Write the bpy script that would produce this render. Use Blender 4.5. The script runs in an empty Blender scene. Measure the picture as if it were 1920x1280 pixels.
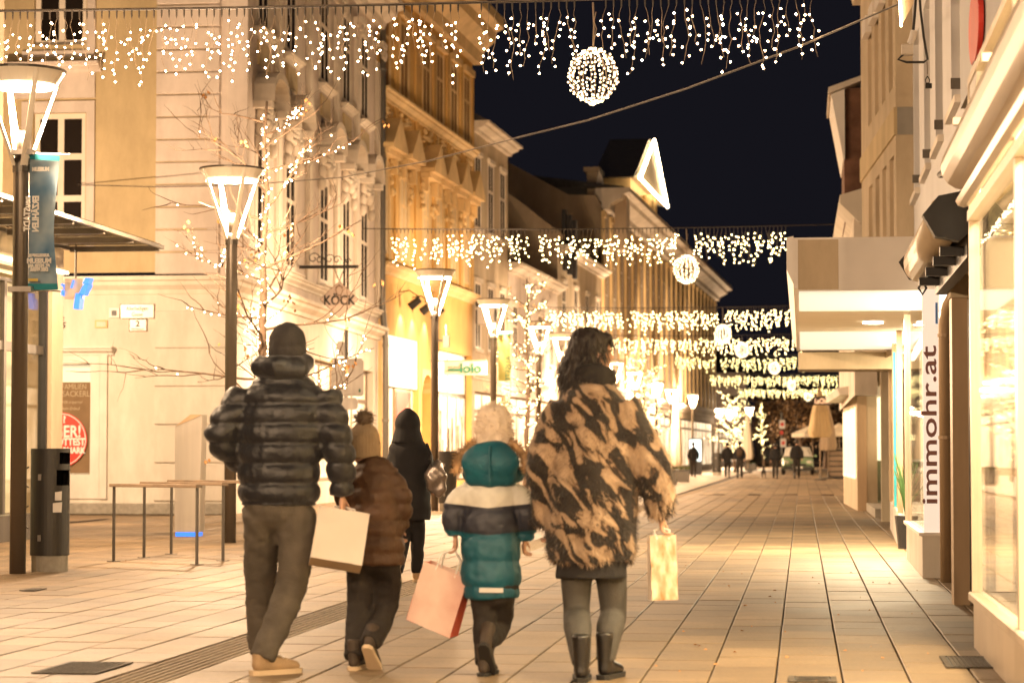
import bpy, bmesh, math, random
from mathutils import Vector, Matrix, noise as mnoise
random.seed(7)
sc = bpy.context.scene
col = sc.collection

# ------------------------------------------------------------------ camera
FPX = 4533.0                       # 85 mm on a 36 mm wide sensor, in pixels of a 1920 wide picture
PITCH, YAW, CAMZ = math.radians(2.6525), math.radians(6.837), 1.15
cam = bpy.data.objects.new('camera', bpy.data.cameras.new('camera'))
col.objects.link(cam)
cam.location = (0, 0, CAMZ)
cam.rotation_euler = (math.pi/2 + PITCH, 0, YAW)
cam.data.sensor_width = 36; cam.data.lens = 85
cam.data.clip_start = .1; cam.data.clip_end = 3000
cam.data.dof.use_dof = True
cam.data.dof.focus_distance = 20.5
cam.data.dof.aperture_fstop = 3.4
sc.camera = cam
CR = cam.rotation_euler.to_matrix()

# ------------------------------------------------------------------ night sky, exposure, render settings
w = bpy.data.worlds.new('World'); sc.world = w; w.use_nodes = True
bg = w.node_tree.nodes['Background']
bg.inputs[0].default_value = (.0048, .0046, .0068, 1); bg.inputs[1].default_value = 1.0
sc.view_settings.view_transform = 'Standard'; sc.view_settings.look = 'None'
sc.view_settings.exposure = 0.60; sc.view_settings.gamma = 1.0
cy = sc.cycles
cy.use_denoising = True
cy.max_bounces = 6; cy.diffuse_bounces = 3; cy.glossy_bounces = 3; cy.transmission_bounces = 3; cy.transparent_max_bounces = 10
cy.sample_clamp_indirect = 3.0; cy.sample_clamp_direct = 0.0
cy.caustics_reflective = False; cy.caustics_refractive = False
cy.use_light_tree = True
LAMP_W = 1350.0                     # street lamp, what escapes sideways
DISC_W = 260.0                    # street lamp, what its disc throws down
WARM = (1.0, .675, .40)

# ------------------------------------------------------------------ pixels of the photograph -> places
def ray(px, py):
    return CR @ Vector(((px-960)/FPX, -(py-640)/FPX, -1.0))
CO = Vector((0, 0, CAMZ))
def G(px, py, z=0.0):
    d = ray(px, py); t = (z-CAMZ)/d.z
    return CO + d*t
def atY(px, py, Y):
    d = ray(px, py); return CO + d*(Y/d.y)
def atX(px, py, X):
    d = ray(px, py); return CO + d*(X/d.x)
class Plane:
    """vertical plane through A and B: local u along A->B, n towards the inside (left of A->B)"""
    def __init__(s, A, B):
        s.A = Vector((A[0], A[1], 0)); s.B = Vector((B[0], B[1], 0))
        s.L = (s.B-s.A).length; s.d = (s.B-s.A)/s.L; s.n = Vector((-s.d.y, s.d.x, 0))
        s.M = Matrix(((s.d.x, s.n.x, 0, s.A.x), (s.d.y, s.n.y, 0, s.A.y), (0, 0, 1, 0), (0, 0, 0, 1)))
    def uv(s, px, py):
        d = ray(px, py); t = (s.A-CO).dot(s.n)/d.dot(s.n); p = CO+d*t
        return (p-s.A).dot(s.d), p.z
    def u(s, px, py=640): return s.uv(px, py)[0]
    def at(s, u, z=0, w=0): return s.A + s.d*u + s.n*w + Vector((0, 0, z))

# ------------------------------------------------------------------ mesh builder
class MB:
    def __init__(s, M=None): s.v = []; s.f = []; s.M = M
    def add(s, vs, fs):
        b = len(s.v)
        s.v += [(s.M @ Vector(p)) if s.M else Vector(p) for p in vs]
        s.f += [tuple(i+b for i in f) for f in fs]
        return s
    def box(s, x0, x1, y0, y1, z0, z1):
        if x1 < x0: x0, x1 = x1, x0
        if y1 < y0: y0, y1 = y1, y0
        if z1 < z0: z0, z1 = z1, z0
        return s.add([(x0,y0,z0),(x1,y0,z0),(x1,y1,z0),(x0,y1,z0),(x0,y0,z1),(x1,y0,z1),(x1,y1,z1),(x0,y1,z1)],
                     [(3,2,1,0),(4,5,6,7),(0,1,5,4),(1,2,6,5),(2,3,7,6),(3,0,4,7)])
    def cbox(s, x0, x1, y0, y1, z0, z1, c):
        """box with chamfered vertical and top edges on the -y side, used for trim"""
        prof = [(y1, z0), (y0+c, z0), (y0, z0+c), (y0, z1-c), (y0+c, z1), (y1, z1)]
        n = len(prof)
        vs = [(x0, a, b) for a, b in prof]+[(x1, a, b) for a, b in prof]
        fs = [(i, (i+1) % n, n+(i+1) % n, n+i) for i in range(n)]+[tuple(range(n))[::-1], tuple(range(n, 2*n))]
        return s.add(vs, fs)
    def prism(s, prof, x0, x1):
        """profile of (y,z) extruded along x"""
        n = len(prof)
        vs = [(x0, a, b) for a, b in prof]+[(x1, a, b) for a, b in prof]
        fs = [(i, (i+1) % n, n+(i+1) % n, n+i) for i in range(n)]+[tuple(range(n))[::-1], tuple(range(n, 2*n))]
        return s.add(vs, fs)
    def slab(s, poly, y0, y1):
        """polygon of (x,z) extruded along y"""
        n = len(poly)
        vs = [(a, y0, b) for a, b in poly]+[(a, y1, b) for a, b in poly]
        fs = [(i, n+i, n+(i+1) % n, (i+1) % n) for i in range(n)]+[tuple(range(n)), tuple(range(n, 2*n))[::-1]]
        return s.add(vs, fs)
    def plate(s, poly, z0, z1):
        n = len(poly)
        vs = [(a, b, z0) for a, b in poly]+[(a, b, z1) for a, b in poly]
        fs = [(i, (i+1) % n, n+(i+1) % n, n+i) for i in range(n)]+[tuple(range(n))[::-1], tuple(range(n, 2*n))]
        return s.add(vs, fs)
    def tube(s, pts, rs, n=8, cap=True, flat=1.0, up=None):
        """tube along points, radius r or (rx,ry) per point"""
        pts = [Vector(p) for p in pts]
        if not isinstance(rs, (list, tuple)): rs = [rs]*len(pts)
        vs = []; ref = None
        for i, p in enumerate(pts):
            t = (pts[min(i+1, len(pts)-1)]-pts[max(i-1, 0)])
            if t.length < 1e-9: t = Vector((0, 0, 1))
            t.normalize()
            if ref is None:
                ref = Vector(up) if up else (Vector((1, 0, 0)) if abs(t.x) < .8 else Vector((0, 1, 0)))
            a = ref - t*ref.dot(t)
            if a.length < 1e-6: a = Vector((0, 1, 0))-t*t.y
            a.normalize(); b = t.cross(a); ref = a
            r = rs[i]; rx, ry = r if isinstance(r, (tuple, list)) else (r, r*flat)
            for k in range(n):
                q = 2*math.pi*k/n
                vs.append(p + a*(math.cos(q)*rx) + b*(math.sin(q)*ry))
        fs = []
        for i in range(len(pts)-1):
            for k in range(n):
                k2 = (k+1) % n
                fs.append((i*n+k, i*n+k2, (i+1)*n+k2, (i+1)*n+k))
        if cap: fs += [tuple(range(n))[::-1], tuple(range((len(pts)-1)*n, len(pts)*n))]
        return s.add(vs, fs)
    def cyl(s, p0, p1, r0, r1=None, n=12): return s.tube([p0, p1], [r0, r0 if r1 is None else r1], n)
    def lathe(s, prof, n=20, c=(0, 0, 0)):
        """(r,z) profile turned about z"""
        vs = []; fs = []
        for r, z in prof:
            for k in range(n):
                q = 2*math.pi*k/n; vs.append((c[0]+r*math.cos(q), c[1]+r*math.sin(q), c[2]+z))
        for i in range(len(prof)-1):
            for k in range(n):
                k2 = (k+1) % n; fs.append((i*n+k, i*n+k2, (i+1)*n+k2, (i+1)*n+k))
        fs += [tuple(range(n))[::-1], tuple(range((len(prof)-1)*n, len(prof)*n))]
        return s.add(vs, fs)
    def ell(s, c, r, n=12, m=8, R=None):
        """ellipsoid"""
        c = Vector(c); vs = []; fs = []
        for j in range(m+1):
            th = math.pi*j/m
            for k in range(n):
                q = 2*math.pi*k/n
                p = Vector((r[0]*math.sin(th)*math.cos(q), r[1]*math.sin(th)*math.sin(q), r[2]*math.cos(th)))
                if R: p = R @ p
                vs.append(c+p)
        for j in range(m):
            for k in range(n):
                k2 = (k+1) % n
                fs.append((j*n+k, (j+1)*n+k, (j+1)*n+k2, j*n+k2))
        return s.add(vs, fs)
    def octa(s, c, r):
        c = Vector(c)
        return s.add([c+Vector(d)*r for d in ((1,0,0),(-1,0,0),(0,1,0),(0,-1,0),(0,0,1),(0,0,-1))],
                     [(0,2,4),(2,1,4),(1,3,4),(3,0,4),(2,0,5),(1,2,5),(3,1,5),(0,3,5)])
    def mesh(s, name, off=None):
        me = bpy.data.meshes.new(name)
        off = Vector(off) if off is not None else Vector((0, 0, 0))
        me.from_pydata([tuple(p-off) for p in s.v], [], s.f); me.update()
        return me
    def build(s, name, mat, parent=None, smooth=False, local=False):
        """one mesh object; world coordinates unless local (then already in the parent's space)"""
        off = None
        if parent is not None and not local: off = root_loc(parent)
        me = s.mesh(name, off)
        return put(name, me, mat, parent, smooth)
def root_loc(p):
    l = Vector((0, 0, 0))
    while p is not None:
        l = l+p.location; p = p.parent
    return l
def put(name, me, mat, parent=None, smooth=False, loc=None):
    o = bpy.data.objects.new(name, me); col.objects.link(o)
    if mat is not None and len(me.materials) == 0: me.materials.append(mat)
    if smooth:
        for p in me.polygons: p.use_smooth = True
    if parent is not None: o.parent = parent
    if loc is not None: o.location = loc
    return o
def tag(o, label=None, cat=None, group=None, kind=None):
    if label: o['label'] = label
    if cat: o['category'] = cat
    if group: o['group'] = group
    if kind: o['kind'] = kind
    return o
def thing(name, label, cat, loc=(0, 0, 0), rz=0.0, group=None, kind=None):
    o = bpy.data.objects.new(name, None); col.objects.link(o)
    o.location = loc; o.rotation_euler = (0, 0, rz); o.empty_display_size = .2
    return tag(o, label, cat, group, kind)
def copy_tree(o, parent=None):
    c = o.copy(); col.objects.link(c); c.parent = parent
    for ch in [x for x in o.children]: copy_tree(ch, c)
    return c
def fix_normals(me):
    bm = bmesh.new(); bm.from_mesh(me); bmesh.ops.recalc_face_normals(bm, faces=bm.faces); bm.to_mesh(me); bm.free()
def fuse(mb, voxel=.015, smooth=4, fn=None, name='mesh', fac=.5):
    """voxel union of everything in mb, smoothed; fn(co, no) -> offset along the normal"""
    me = mb.mesh('tmp'); fix_normals(me)
    o = bpy.data.objects.new('tmp', me); col.objects.link(o)
    m = o.modifiers.new('r', 'REMESH'); m.mode = 'VOXEL'; m.voxel_size = voxel
    if smooth:
        k = o.modifiers.new('s', 'SMOOTH'); k.factor = fac; k.iterations = smooth
    dg = bpy.context.evaluated_depsgraph_get()
    out = bpy.data.meshes.new_from_object(o.evaluated_get(dg))
    bpy.data.objects.remove(o); bpy.data.meshes.remove(me)
    out.name = name
    if fn:
        no = [v.normal.copy() for v in out.vertices]
        for v, n in zip(out.vertices, no):
            v.co = v.co + n*fn(v.co, n)
        out.update()
    for p in out.polygons: p.use_smooth = True
    return out
def text_mesh(s, size, ext=.004, bold=0.0, align='LEFT', shear=0.0, spacing=1.0, sx=1.0):
    cu = bpy.data.curves.new('t', 'FONT'); cu.body = s; cu.size = size; cu.extrude = ext; cu.offset = bold
    cu.align_x = align; cu.shear = shear; cu.space_character = spacing; cu.resolution_u = 3; cu.space_line = .85
    o = bpy.data.objects.new('t', cu); col.objects.link(o)
    dg = bpy.context.evaluated_depsgraph_get()
    me = bpy.data.meshes.new_from_object(o.evaluated_get(dg))
    bpy.data.objects.remove(o); bpy.data.curves.remove(cu)
    if sx != 1.0:
        for v in me.vertices: v.co.x *= sx
    return me
def put_text(name, me, mat, parent, origin, xdir, ydir):
    """lay text out so that its x runs along xdir and its y along ydir from origin (world)"""
    xd = Vector(xdir); yd = Vector(ydir); nd = xd.cross(yd)
    off = root_loc(parent) if parent is not None else Vector((0, 0, 0))
    for v in me.vertices:
        v.co = Vector(origin) + xd*v.co.x + yd*v.co.y + nd*v.co.z - off
    return put(name, me, mat, parent)

# ------------------------------------------------------------------ materials
def nodes(name):
    m = bpy.data.materials.new(name); m.use_nodes = True
    nt = m.node_tree; p = nt.nodes['Principled BSDF']
    return m, nt, p
def mat(name, c, rough=.7, metal=0.0, var=.12, scale=3.0, bump=.0, bscale=30.0, c2=None, dirt=0.0, spec=.4, detail=6.0, stretch=None, coat=0.0, rand=0.0, sheen=0.0):
    m, nt, p = nodes(name); N = nt.nodes; Lk = nt.links
    tc = N.new('ShaderNodeTexCoord'); src = tc.outputs['Object']
    if stretch:
        mp = N.new('ShaderNodeMapping'); mp.inputs['Scale'].default_value = stretch
        Lk.new(src, mp.inputs[0]); src = mp.outputs[0]
    nz = N.new('ShaderNodeTexNoise'); nz.inputs['Scale'].default_value = scale; nz.inputs['Detail'].default_value = detail
    Lk.new(src, nz.inputs[0])
    rp = N.new('ShaderNodeValToRGB'); Lk.new(nz.outputs[0], rp.inputs[0])
    a = [max(0, x*(1-var)) for x in c]; b = [min(1, x*(1+var)) for x in c]
    if c2: b = c2
    rp.color_ramp.elements[0].position = .32; rp.color_ramp.elements[1].position = .68
    rp.color_ramp.elements[0].color = (*a, 1); rp.color_ramp.elements[1].color = (*b, 1)
    out = rp.outputs[0]
    if dirt > 0:
        n2 = N.new('ShaderNodeTexNoise'); n2.inputs['Scale'].default_value = .7; n2.inputs['Detail'].default_value = 9; n2.inputs['Roughness'].default_value = .7
        mp2 = N.new('ShaderNodeMapping'); mp2.inputs['Scale'].default_value = (1, 1, .35); Lk.new(tc.outputs['Object'], mp2.inputs[0]); Lk.new(mp2.outputs[0], n2.inputs[0])
        r2 = N.new('ShaderNodeValToRGB'); r2.color_ramp.elements[0].position = .42; r2.color_ramp.elements[1].position = .62
        r2.color_ramp.elements[0].color = (1-dirt, 1-dirt*1.05, 1-dirt*1.15, 1); r2.color_ramp.elements[1].color = (1, 1, 1, 1)
        Lk.new(n2.outputs[0], r2.inputs[0])
        mx = N.new('ShaderNodeMix'); mx.data_type = 'RGBA'; mx.blend_type = 'MULTIPLY'; mx.inputs[0].default_value = 1
        Lk.new(out, mx.inputs[6]); Lk.new(r2.outputs[0], mx.inputs[7]); out = mx.outputs[2]
    if rand > 0:
        oi = N.new('ShaderNodeObjectInfo'); mr = N.new('ShaderNodeMapRange')
        mr.inputs[3].default_value = 1-rand; mr.inputs[4].default_value = 1+rand*.5
        Lk.new(oi.outputs['Random'], mr.inputs[0])
        mx = N.new('ShaderNodeMix'); mx.data_type = 'RGBA'; mx.blend_type = 'MULTIPLY'; mx.inputs[0].default_value = 1
        cc = N.new('ShaderNodeCombineColor')
        for i in range(3): Lk.new(mr.outputs[0], cc.inputs[i])
        Lk.new(out, mx.inputs[6]); Lk.new(cc.outputs[0], mx.inputs[7]); out = mx.outputs[2]
    Lk.new(out, p.inputs['Base Color'])
    p.inputs['Roughness'].default_value = rough; p.inputs['Metallic'].default_value = metal
    p.inputs['Specular IOR Level'].default_value = spec; p.inputs['Coat Weight'].default_value = coat
    if sheen: p.inputs['Sheen Weight'].default_value = sheen
    if bump > 0:
        n3 = N.new('ShaderNodeTexNoise'); n3.inputs['Scale'].default_value = bscale; n3.inputs['Detail'].default_value = 5
        Lk.new(src, n3.inputs[0])
        bp = N.new('ShaderNodeBump'); bp.inputs['Strength'].default_value = bump; bp.inputs['Distance'].default_value = .02
        Lk.new(n3.outputs[0], bp.inputs['Height']); Lk.new(bp.outputs[0], p.inputs['Normal'])
    return m
def emit(name, c, s, sampled=True, base=(.8, .8, .8)):
    m, nt, p = nodes(name)
    p.inputs['Base Color'].default_value = (*base, 1)
    p.inputs['Emission Color'].default_value = (*c, 1); p.inputs['Emission Strength'].default_value = s
    p.inputs['Roughness'].default_value = .5
    m.cycles.emission_sampling = 'AUTO' if sampled else 'NONE'
    return m
def lit(name, c, s, dark=.25, scale=(1.2, 1.2, .5), base=(.6, .5, .35)):
    """a lit shop seen from far: bright light broken by goods and shelves"""
    m, nt, p = nodes(name); N = nt.nodes; Lk = nt.links
    tc = N.new('ShaderNodeTexCoord'); mp = N.new('ShaderNodeMapping'); mp.inputs['Scale'].default_value = scale; Lk.new(tc.outputs['Object'], mp.inputs[0])
    nz = N.new('ShaderNodeTexNoise'); nz.inputs['Scale'].default_value = 1.6; nz.inputs['Detail'].default_value = 5; nz.inputs['Roughness'].default_value = .6; Lk.new(mp.outputs[0], nz.inputs[0])
    rp = N.new('ShaderNodeValToRGB'); Lk.new(nz.outputs[0], rp.inputs[0]); e = rp.color_ramp.elements
    e[0].position = .40; e[0].color = (c[0]*dark, c[1]*dark*.8, c[2]*dark*.6, 1); e[1].position = .60; e[1].color = (*c, 1)
    Lk.new(rp.outputs[0], p.inputs['Emission Color']); p.inputs['Emission Strength'].default_value = s
    p.inputs['Base Color'].default_value = (*base, 1); m.cycles.emission_sampling = 'NONE'
    return m
def glass(name, tint=(.9, .9, .88), refl=.12, rough=.02, ior=1.5):
    """a pane seen through: clear plus a mirror that grows at grazing angles"""
    m = bpy.data.materials.new(name); m.use_nodes = True; nt = m.node_tree; N = nt.nodes; Lk = nt.links
    N.clear()
    o = N.new('ShaderNodeOutputMaterial'); mx = N.new('ShaderNodeMixShader')
    t = N.new('ShaderNodeBsdfTransparent'); t.inputs[0].default_value = (*tint, 1)
    g = N.new('ShaderNodeBsdfGlossy'); g.inputs['Roughness'].default_value = rough; g.inputs[0].default_value = (.95, .95, .95, 1)
    lw = N.new('ShaderNodeLayerWeight'); lw.inputs[0].default_value = .5
    pw = N.new('ShaderNodeMath'); pw.operation = 'POWER'; pw.inputs[1].default_value = 4.0
    ma = N.new('ShaderNodeMath'); ma.operation = 'MULTIPLY_ADD'; ma.inputs[1].default_value = refl*4; ma.inputs[2].default_value = refl*.3; ma.use_clamp = True
    Lk.new(lw.outputs['Facing'], pw.inputs[0]); Lk.new(pw.outputs[0], ma.inputs[0]); Lk.new(ma.outputs[0], mx.inputs[0])
    Lk.new(t.outputs[0], mx.inputs[1]); Lk.new(g.outputs[0], mx.inputs[2]); Lk.new(mx.outputs[0], o.inputs[0])
    return m
M = {}
M['pink'] = mat('plaster_rose', (.68, .59, .53), .85, var=.06, scale=1.2, bump=.12, bscale=18, dirt=.22)
M['ochre'] = mat('plaster_ochre', (.56, .44, .26), .85, var=.08, scale=1.0, bump=.12, bscale=18, dirt=.22)
M['cream'] = mat('plaster_cream', (.72, .665, .59), .85, var=.05, scale=1.0, bump=.1, bscale=20, dirt=.22)
M['trim'] = mat('stucco_trim', (.74, .665, .575), .8, var=.06, scale=2.0, bump=.1, bscale=25, dirt=.22)
M['white'] = mat('plaster_white', (.72, .68, .62), .8, var=.05, scale=1.5, bump=.08, bscale=20, dirt=.16)
M['yellow'] = mat('plaster_yellow', (.70, .44, .15), .85, var=.08, scale=.8, bump=.12, bscale=15, dirt=.22)
M['yellowtrim'] = mat('stucco_yellow', (.76, .56, .29), .8, var=.08, scale=1.5, bump=.15, bscale=15, dirt=.22)
M['beige'] = mat('plaster_beige', (.55, .45, .32), .85, var=.06, scale=.7, bump=.1, bscale=15, dirt=.22)
M['brownwall'] = mat('plaster_brown', (.40, .31, .22), .9, var=.1, scale=.6, bump=.1, bscale=12, dirt=.2)
M['lightgrey'] = mat('plaster_grey', (.62, .61, .62), .8, var=.04, scale=1.0, bump=.06, bscale=25, dirt=.06)
M['greyband'] = mat('band_grey', (.25, .23, .2), .8, var=.1)
M['roof'] = mat('roof_tiles', (.03, .028, .03), .8, var=.3, scale=6, bump=.4, bscale=12)
M['redroof'] = mat('roof_brown', (.16, .08, .05), .85, var=.3, scale=4, bump=.3, bscale=10)
M['pane'] = mat('dark_pane', (.016, .012, .010), .25, var=.25, scale=.6, spec=.08)
M['winframe'] = mat('window_paint', (.72, .64, .54), .55, var=.05, scale=4)
M['steel'] = mat('brushed_steel', (.42, .38, .34), .38, metal=.85, var=.12, scale=8, stretch=(1, 1, .05), bump=.05)
M['darksteel'] = mat('dark_steel', (.10, .088, .075), .42, metal=.6, var=.15, scale=6, stretch=(1, 1, .1))
M['pole'] = mat('lamp_pole', (.17, .145, .12), .4, metal=.7, var=.12, scale=5, stretch=(1, 1, .06))
M['zinc'] = mat('zinc_pipe', (.26, .25, .23), .5, metal=.5, var=.15, scale=3, stretch=(1, 1, .15))
M['black'] = mat('black_paint', (.018, .017, .018), .45, var=.2, scale=5)
M['iron'] = mat('black_iron', (.012, .011, .011), .5, var=.2, scale=8)
M['cable'] = mat('cable', (.03, .024, .02), .6, var=.2)
M['wire'] = mat('bulb_wire', (.16, .12, .085), .6, var=.2)
M['bark'] = mat('bark', (.10, .065, .042), .85, var=.3, scale=14, bump=.5, bscale=40)
M['leaf'] = mat('dry_leaf', (.45, .22, .08), .8, var=.3, scale=20)
M['wood'] = mat('weathered_wood', (.22, .16, .11), .7, var=.25, scale=10, stretch=(.1, 1, 1), bump=.2, bscale=60)
M['concrete'] = mat('concrete', (.36, .33, .28), .9, var=.15, scale=12, bump=.2, bscale=60, dirt=.22)
M['bronze'] = mat('bronze_post', (.40, .28, .17), .5, metal=.15, var=.16, scale=5, stretch=(1, 1, .06), dirt=.2)
M['signwhite'] = mat('sign_white', (.74, .70, .66), .5, var=.04, scale=3)
M['signink'] = mat('sign_ink', (.02, .018, .018), .6)
M['purple'] = mat('letter_brown', (.24, .12, .11), .6, var=.06)
M['red'] = mat('red_print', (.62, .045, .03), .5, var=.08)
M['enamel'] = mat('enamel', (.74, .68, .6), .3, var=.05, scale=6)
M['rust'] = mat('brown_edge', (.12, .06, .03), .7)
M['teal'] = mat('teal_cloth', (.01, .20, .24), .7, var=.2, scale=5)
M['green'] = mat('green_print', (.01, .16, .10), .5)
M['skin'] = mat('skin', (.55, .32, .22), .55, var=.06, scale=12)
M['lampdisc'] = emit('lamp_disc', (1, .80, .52), 9.0, sampled=False)
M['lampcone'] = mat('lamp_reflector', (.78, .72, .62), .4, var=.03)
M['bulb'] = emit('bulb_warm', (1, .62, .32), 48, sampled=True)
M['treebulb'] = emit('tree_bulb', (1, .62, .30), 26, sampled=False)
M['bulbmid'] = emit('bulb_mid', (1, .74, .32), 16, sampled=False)
M['bulbfar'] = emit('bulb_far', (1, .78, .30), 11, sampled=False)
M['ballbulb'] = emit('bulb_ball', (1, .70, .38), 5, sampled=False)
M['ballfar'] = emit('bulb_ball_far', (1, .76, .44), 3.2, sampled=False)
M['blue'] = emit('blue_letters', (.02, .22, 1), .8, sampled=False, base=(.02, .1, .5))
M['glass'] = glass('shop_glass')
M['clearglass'] = glass('clear_glass', (.95, .93, .88), .20)
M['glass2'] = glass('canopy_glass', (.7, .68, .6), .25)

# ================================================================== ground and paving
def slab_material(name, by_object):
    m, nt, p = nodes(name); N = nt.nodes; Lk = nt.links
    tc = N.new('ShaderNodeTexCoord'); geo = N.new('ShaderNodeNewGeometry')
    n1 = N.new('ShaderNodeTexNoise'); n1.inputs['Scale'].default_value = 1.1; n1.inputs['Detail'].default_value = 8; n1.inputs['Roughness'].default_value = .65
    n2 = N.new('ShaderNodeTexNoise'); n2.inputs['Scale'].default_value = 42; n2.inputs['Detail'].default_value = 4
    Lk.new(geo.outputs['Position'], n1.inputs[0]); Lk.new(geo.outputs['Position'], n2.inputs[0])
    r1 = N.new('ShaderNodeValToRGB'); r1.color_ramp.elements[0].position = .3; r1.color_ramp.elements[1].position = .72
    r1.color_ramp.elements[0].color = (.19, .132, .074, 1); r1.color_ramp.elements[1].color = (.305, .215, .124, 1)
    Lk.new(n1.outputs[0], r1.inputs[0])
    r2 = N.new('ShaderNodeValToRGB'); r2.color_ramp.elements[0].position = .35; r2.color_ramp.elements[1].position = .6
    r2.color_ramp.elements[0].color = (.82, .80, .78, 1); r2.color_ramp.elements[1].color = (1, 1, 1, 1)
    Lk.new(n2.outputs[0], r2.inputs[0])
    mr = N.new('ShaderNodeMapRange'); mr.inputs[3].default_value = .66; mr.inputs[4].default_value = 1.1
    if by_object:
        oi = N.new('ShaderNodeObjectInfo'); Lk.new(oi.outputs['Random'], mr.inputs[0])
    else:
        at = N.new('ShaderNodeAttribute'); at.attribute_name = 'tone'; Lk.new(at.outputs['Fac'], mr.inputs[0])
    cc = N.new('ShaderNodeCombineColor')
    for i in range(3): Lk.new(mr.outputs[0], cc.inputs[i])
    def mul(a, b):
        x = N.new('ShaderNodeMix'); x.data_type = 'RGBA'; x.blend_type = 'MULTIPLY'; x.inputs[0].default_value = 1
        Lk.new(a, x.inputs[6]); Lk.new(b, x.inputs[7]); return x.outputs[2]
    vo = N.new('ShaderNodeTexVoronoi'); vo.inputs['Scale'].default_value = 3.3; Lk.new(geo.outputs['Position'], vo.inputs['Vector'])
    r3 = N.new('ShaderNodeValToRGB'); r3.color_ramp.elements[0].position = .055; r3.color_ramp.elements[1].position = .075
    r3.color_ramp.elements[0].color = (.62, .60, .58, 1); r3.color_ramp.elements[1].color = (1, 1, 1, 1); Lk.new(vo.outputs['Distance'], r3.inputs[0])
    n4 = N.new('ShaderNodeTexNoise'); n4.inputs['Scale'].default_value = .45; n4.inputs['Detail'].default_value = 10; n4.inputs['Roughness'].default_value = .75; Lk.new(geo.outputs['Position'], n4.inputs[0])
    r4 = N.new('ShaderNodeValToRGB'); r4.color_ramp.elements[0].position = .38; r4.color_ramp.elements[1].position = .56
    r4.color_ramp.elements[0].color = (.70, .67, .64, 1); r4.color_ramp.elements[1].color = (1, 1, 1, 1); Lk.new(n4.outputs[0], r4.inputs[0])
    Lk.new(mul(mul(mul(mul(r1.outputs[0], r2.outputs[0]), cc.outputs[0]), r3.outputs[0]), r4.outputs[0]), p.inputs['Base Color'])
    mr2 = N.new('ShaderNodeMapRange'); mr2.inputs[3].default_value = .42; mr2.inputs[4].default_value = .78; Lk.new(n4.outputs[0], mr2.inputs[0]); ROUGH = mr2.outputs[0]
    Lk.new(ROUGH, p.inputs['Roughness']); p.inputs['Specular IOR Level'].default_value = .4
    bp = N.new('ShaderNodeBump'); bp.inputs['Strength'].default_value = .25; bp.inputs['Distance'].default_value = .004
    Lk.new(n2.outputs[0], bp.inputs['Height']); Lk.new(bp.outputs[0], p.inputs['Normal'])
    return m
M['slab'] = slab_material('paving_slab', True)
M['slabs'] = slab_material('paving_field', False)
M['joint'] = mat('joint_dirt_groove_shade', (.055, .042, .032), .95, var=.3, scale=8)
M['groove'] = mat('tactile_stone', (.27, .205, .135), .75, var=.2, scale=8, bump=.2, bscale=60)

gr = MB().add([(-400, -60, -.035), (400, -60, -.035), (400, 1200, -.035), (-400, 1200, -.035)], [(0, 1, 2, 3)]).build('ground', M['joint'])
tag(gr, 'dark sandy bed under the whole shopping street', kind='structure')
pave = thing('paving', 'pale beige stone slabs paving the shopping street', None, (0, 0, 0), kind='structure')
SW, SL = .34, .62
X0 = -.141
def slab_mesh(w, l):
    gx, gy, c = .0055, .0035, .004
    x0, x1, y0, y1 = -w/2+gx, w/2-gx, -l/2+gy, l/2-gy
    mb = MB()
    vs = [(x0, y0, -.03), (x1, y0, -.03), (x1, y1, -.03), (x0, y1, -.03),
          (x0, y0, -c), (x1, y0, -c), (x1, y1, -c), (x0, y1, -c),
          (x0+c, y0+c, 0), (x1-c, y0+c, 0), (x1-c, y1-c, 0), (x0+c, y1-c, 0)]
    fs = [(0, 1, 5, 4), (1, 2, 6, 5), (2, 3, 7, 6), (3, 0, 4, 7), (4, 5, 9, 8), (5, 6, 10, 9), (6, 7, 11, 10), (7, 4, 8, 11), (8, 9, 10, 11)]
    return vs, fs
svs, sfs = slab_mesh(SW, SL)
slabme = bpy.data.meshes.new('slab'); slabme.from_pydata(svs, [], sfs); slabme.materials.append(M['slab'])
STRIPK = math.floor((-3.22-X0)/SW)          # the column that is the grooved strip
covers = [(-4.12, -3.52, 12.55, 13.25)]
cells = []
for k in range(-34, 6):
    xc = X0+(k+.5)*SW
    off = (0, .31, .18, .45)[k % 4]
    for j in range(-2, 92):
        yc = 10.6+j*SL+off
        if k == STRIPK: continue
        cells.append((xc, yc, k, j))
def on_screen(x, y):
    v = CR.transposed() @ (Vector((x, y, 0))-CO)
    if v.z >= -.1: return None
    px = 960+FPX*v.x/-v.z; py = 640-FPX*v.y/-v.z
    return (px, py) if (-70 < px < 1990 and py < 1320) else None
vis = [c for c in cells if on_screen(c[0], c[1])]
vis.sort(key=lambda c: c[1])
rng = random.Random(3)
near = vis[:298]; taken = set((c[2], c[3]) for c in near)
rest = [c for c in cells if (c[2], c[3]) not in taken]
for xc, yc, k, j in near:
    o = bpy.data.objects.new('slab', slabme); col.objects.link(o); o.parent = pave
    o.location = (xc+rng.uniform(-.001, .001), yc, rng.uniform(-.0022, .0012)); o.rotation_euler = (rng.uniform(-.0015, .0015), rng.uniform(-.002, .002), 0)
mb = MB(); tones = []
for xc, yc, k, j in rest:
    z = rng.uniform(-.002, .001)
    mb.add([(a+xc, b+yc, c+z) for a, b, c in svs], sfs); tones += [rng.random()]*len(sfs)
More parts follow.
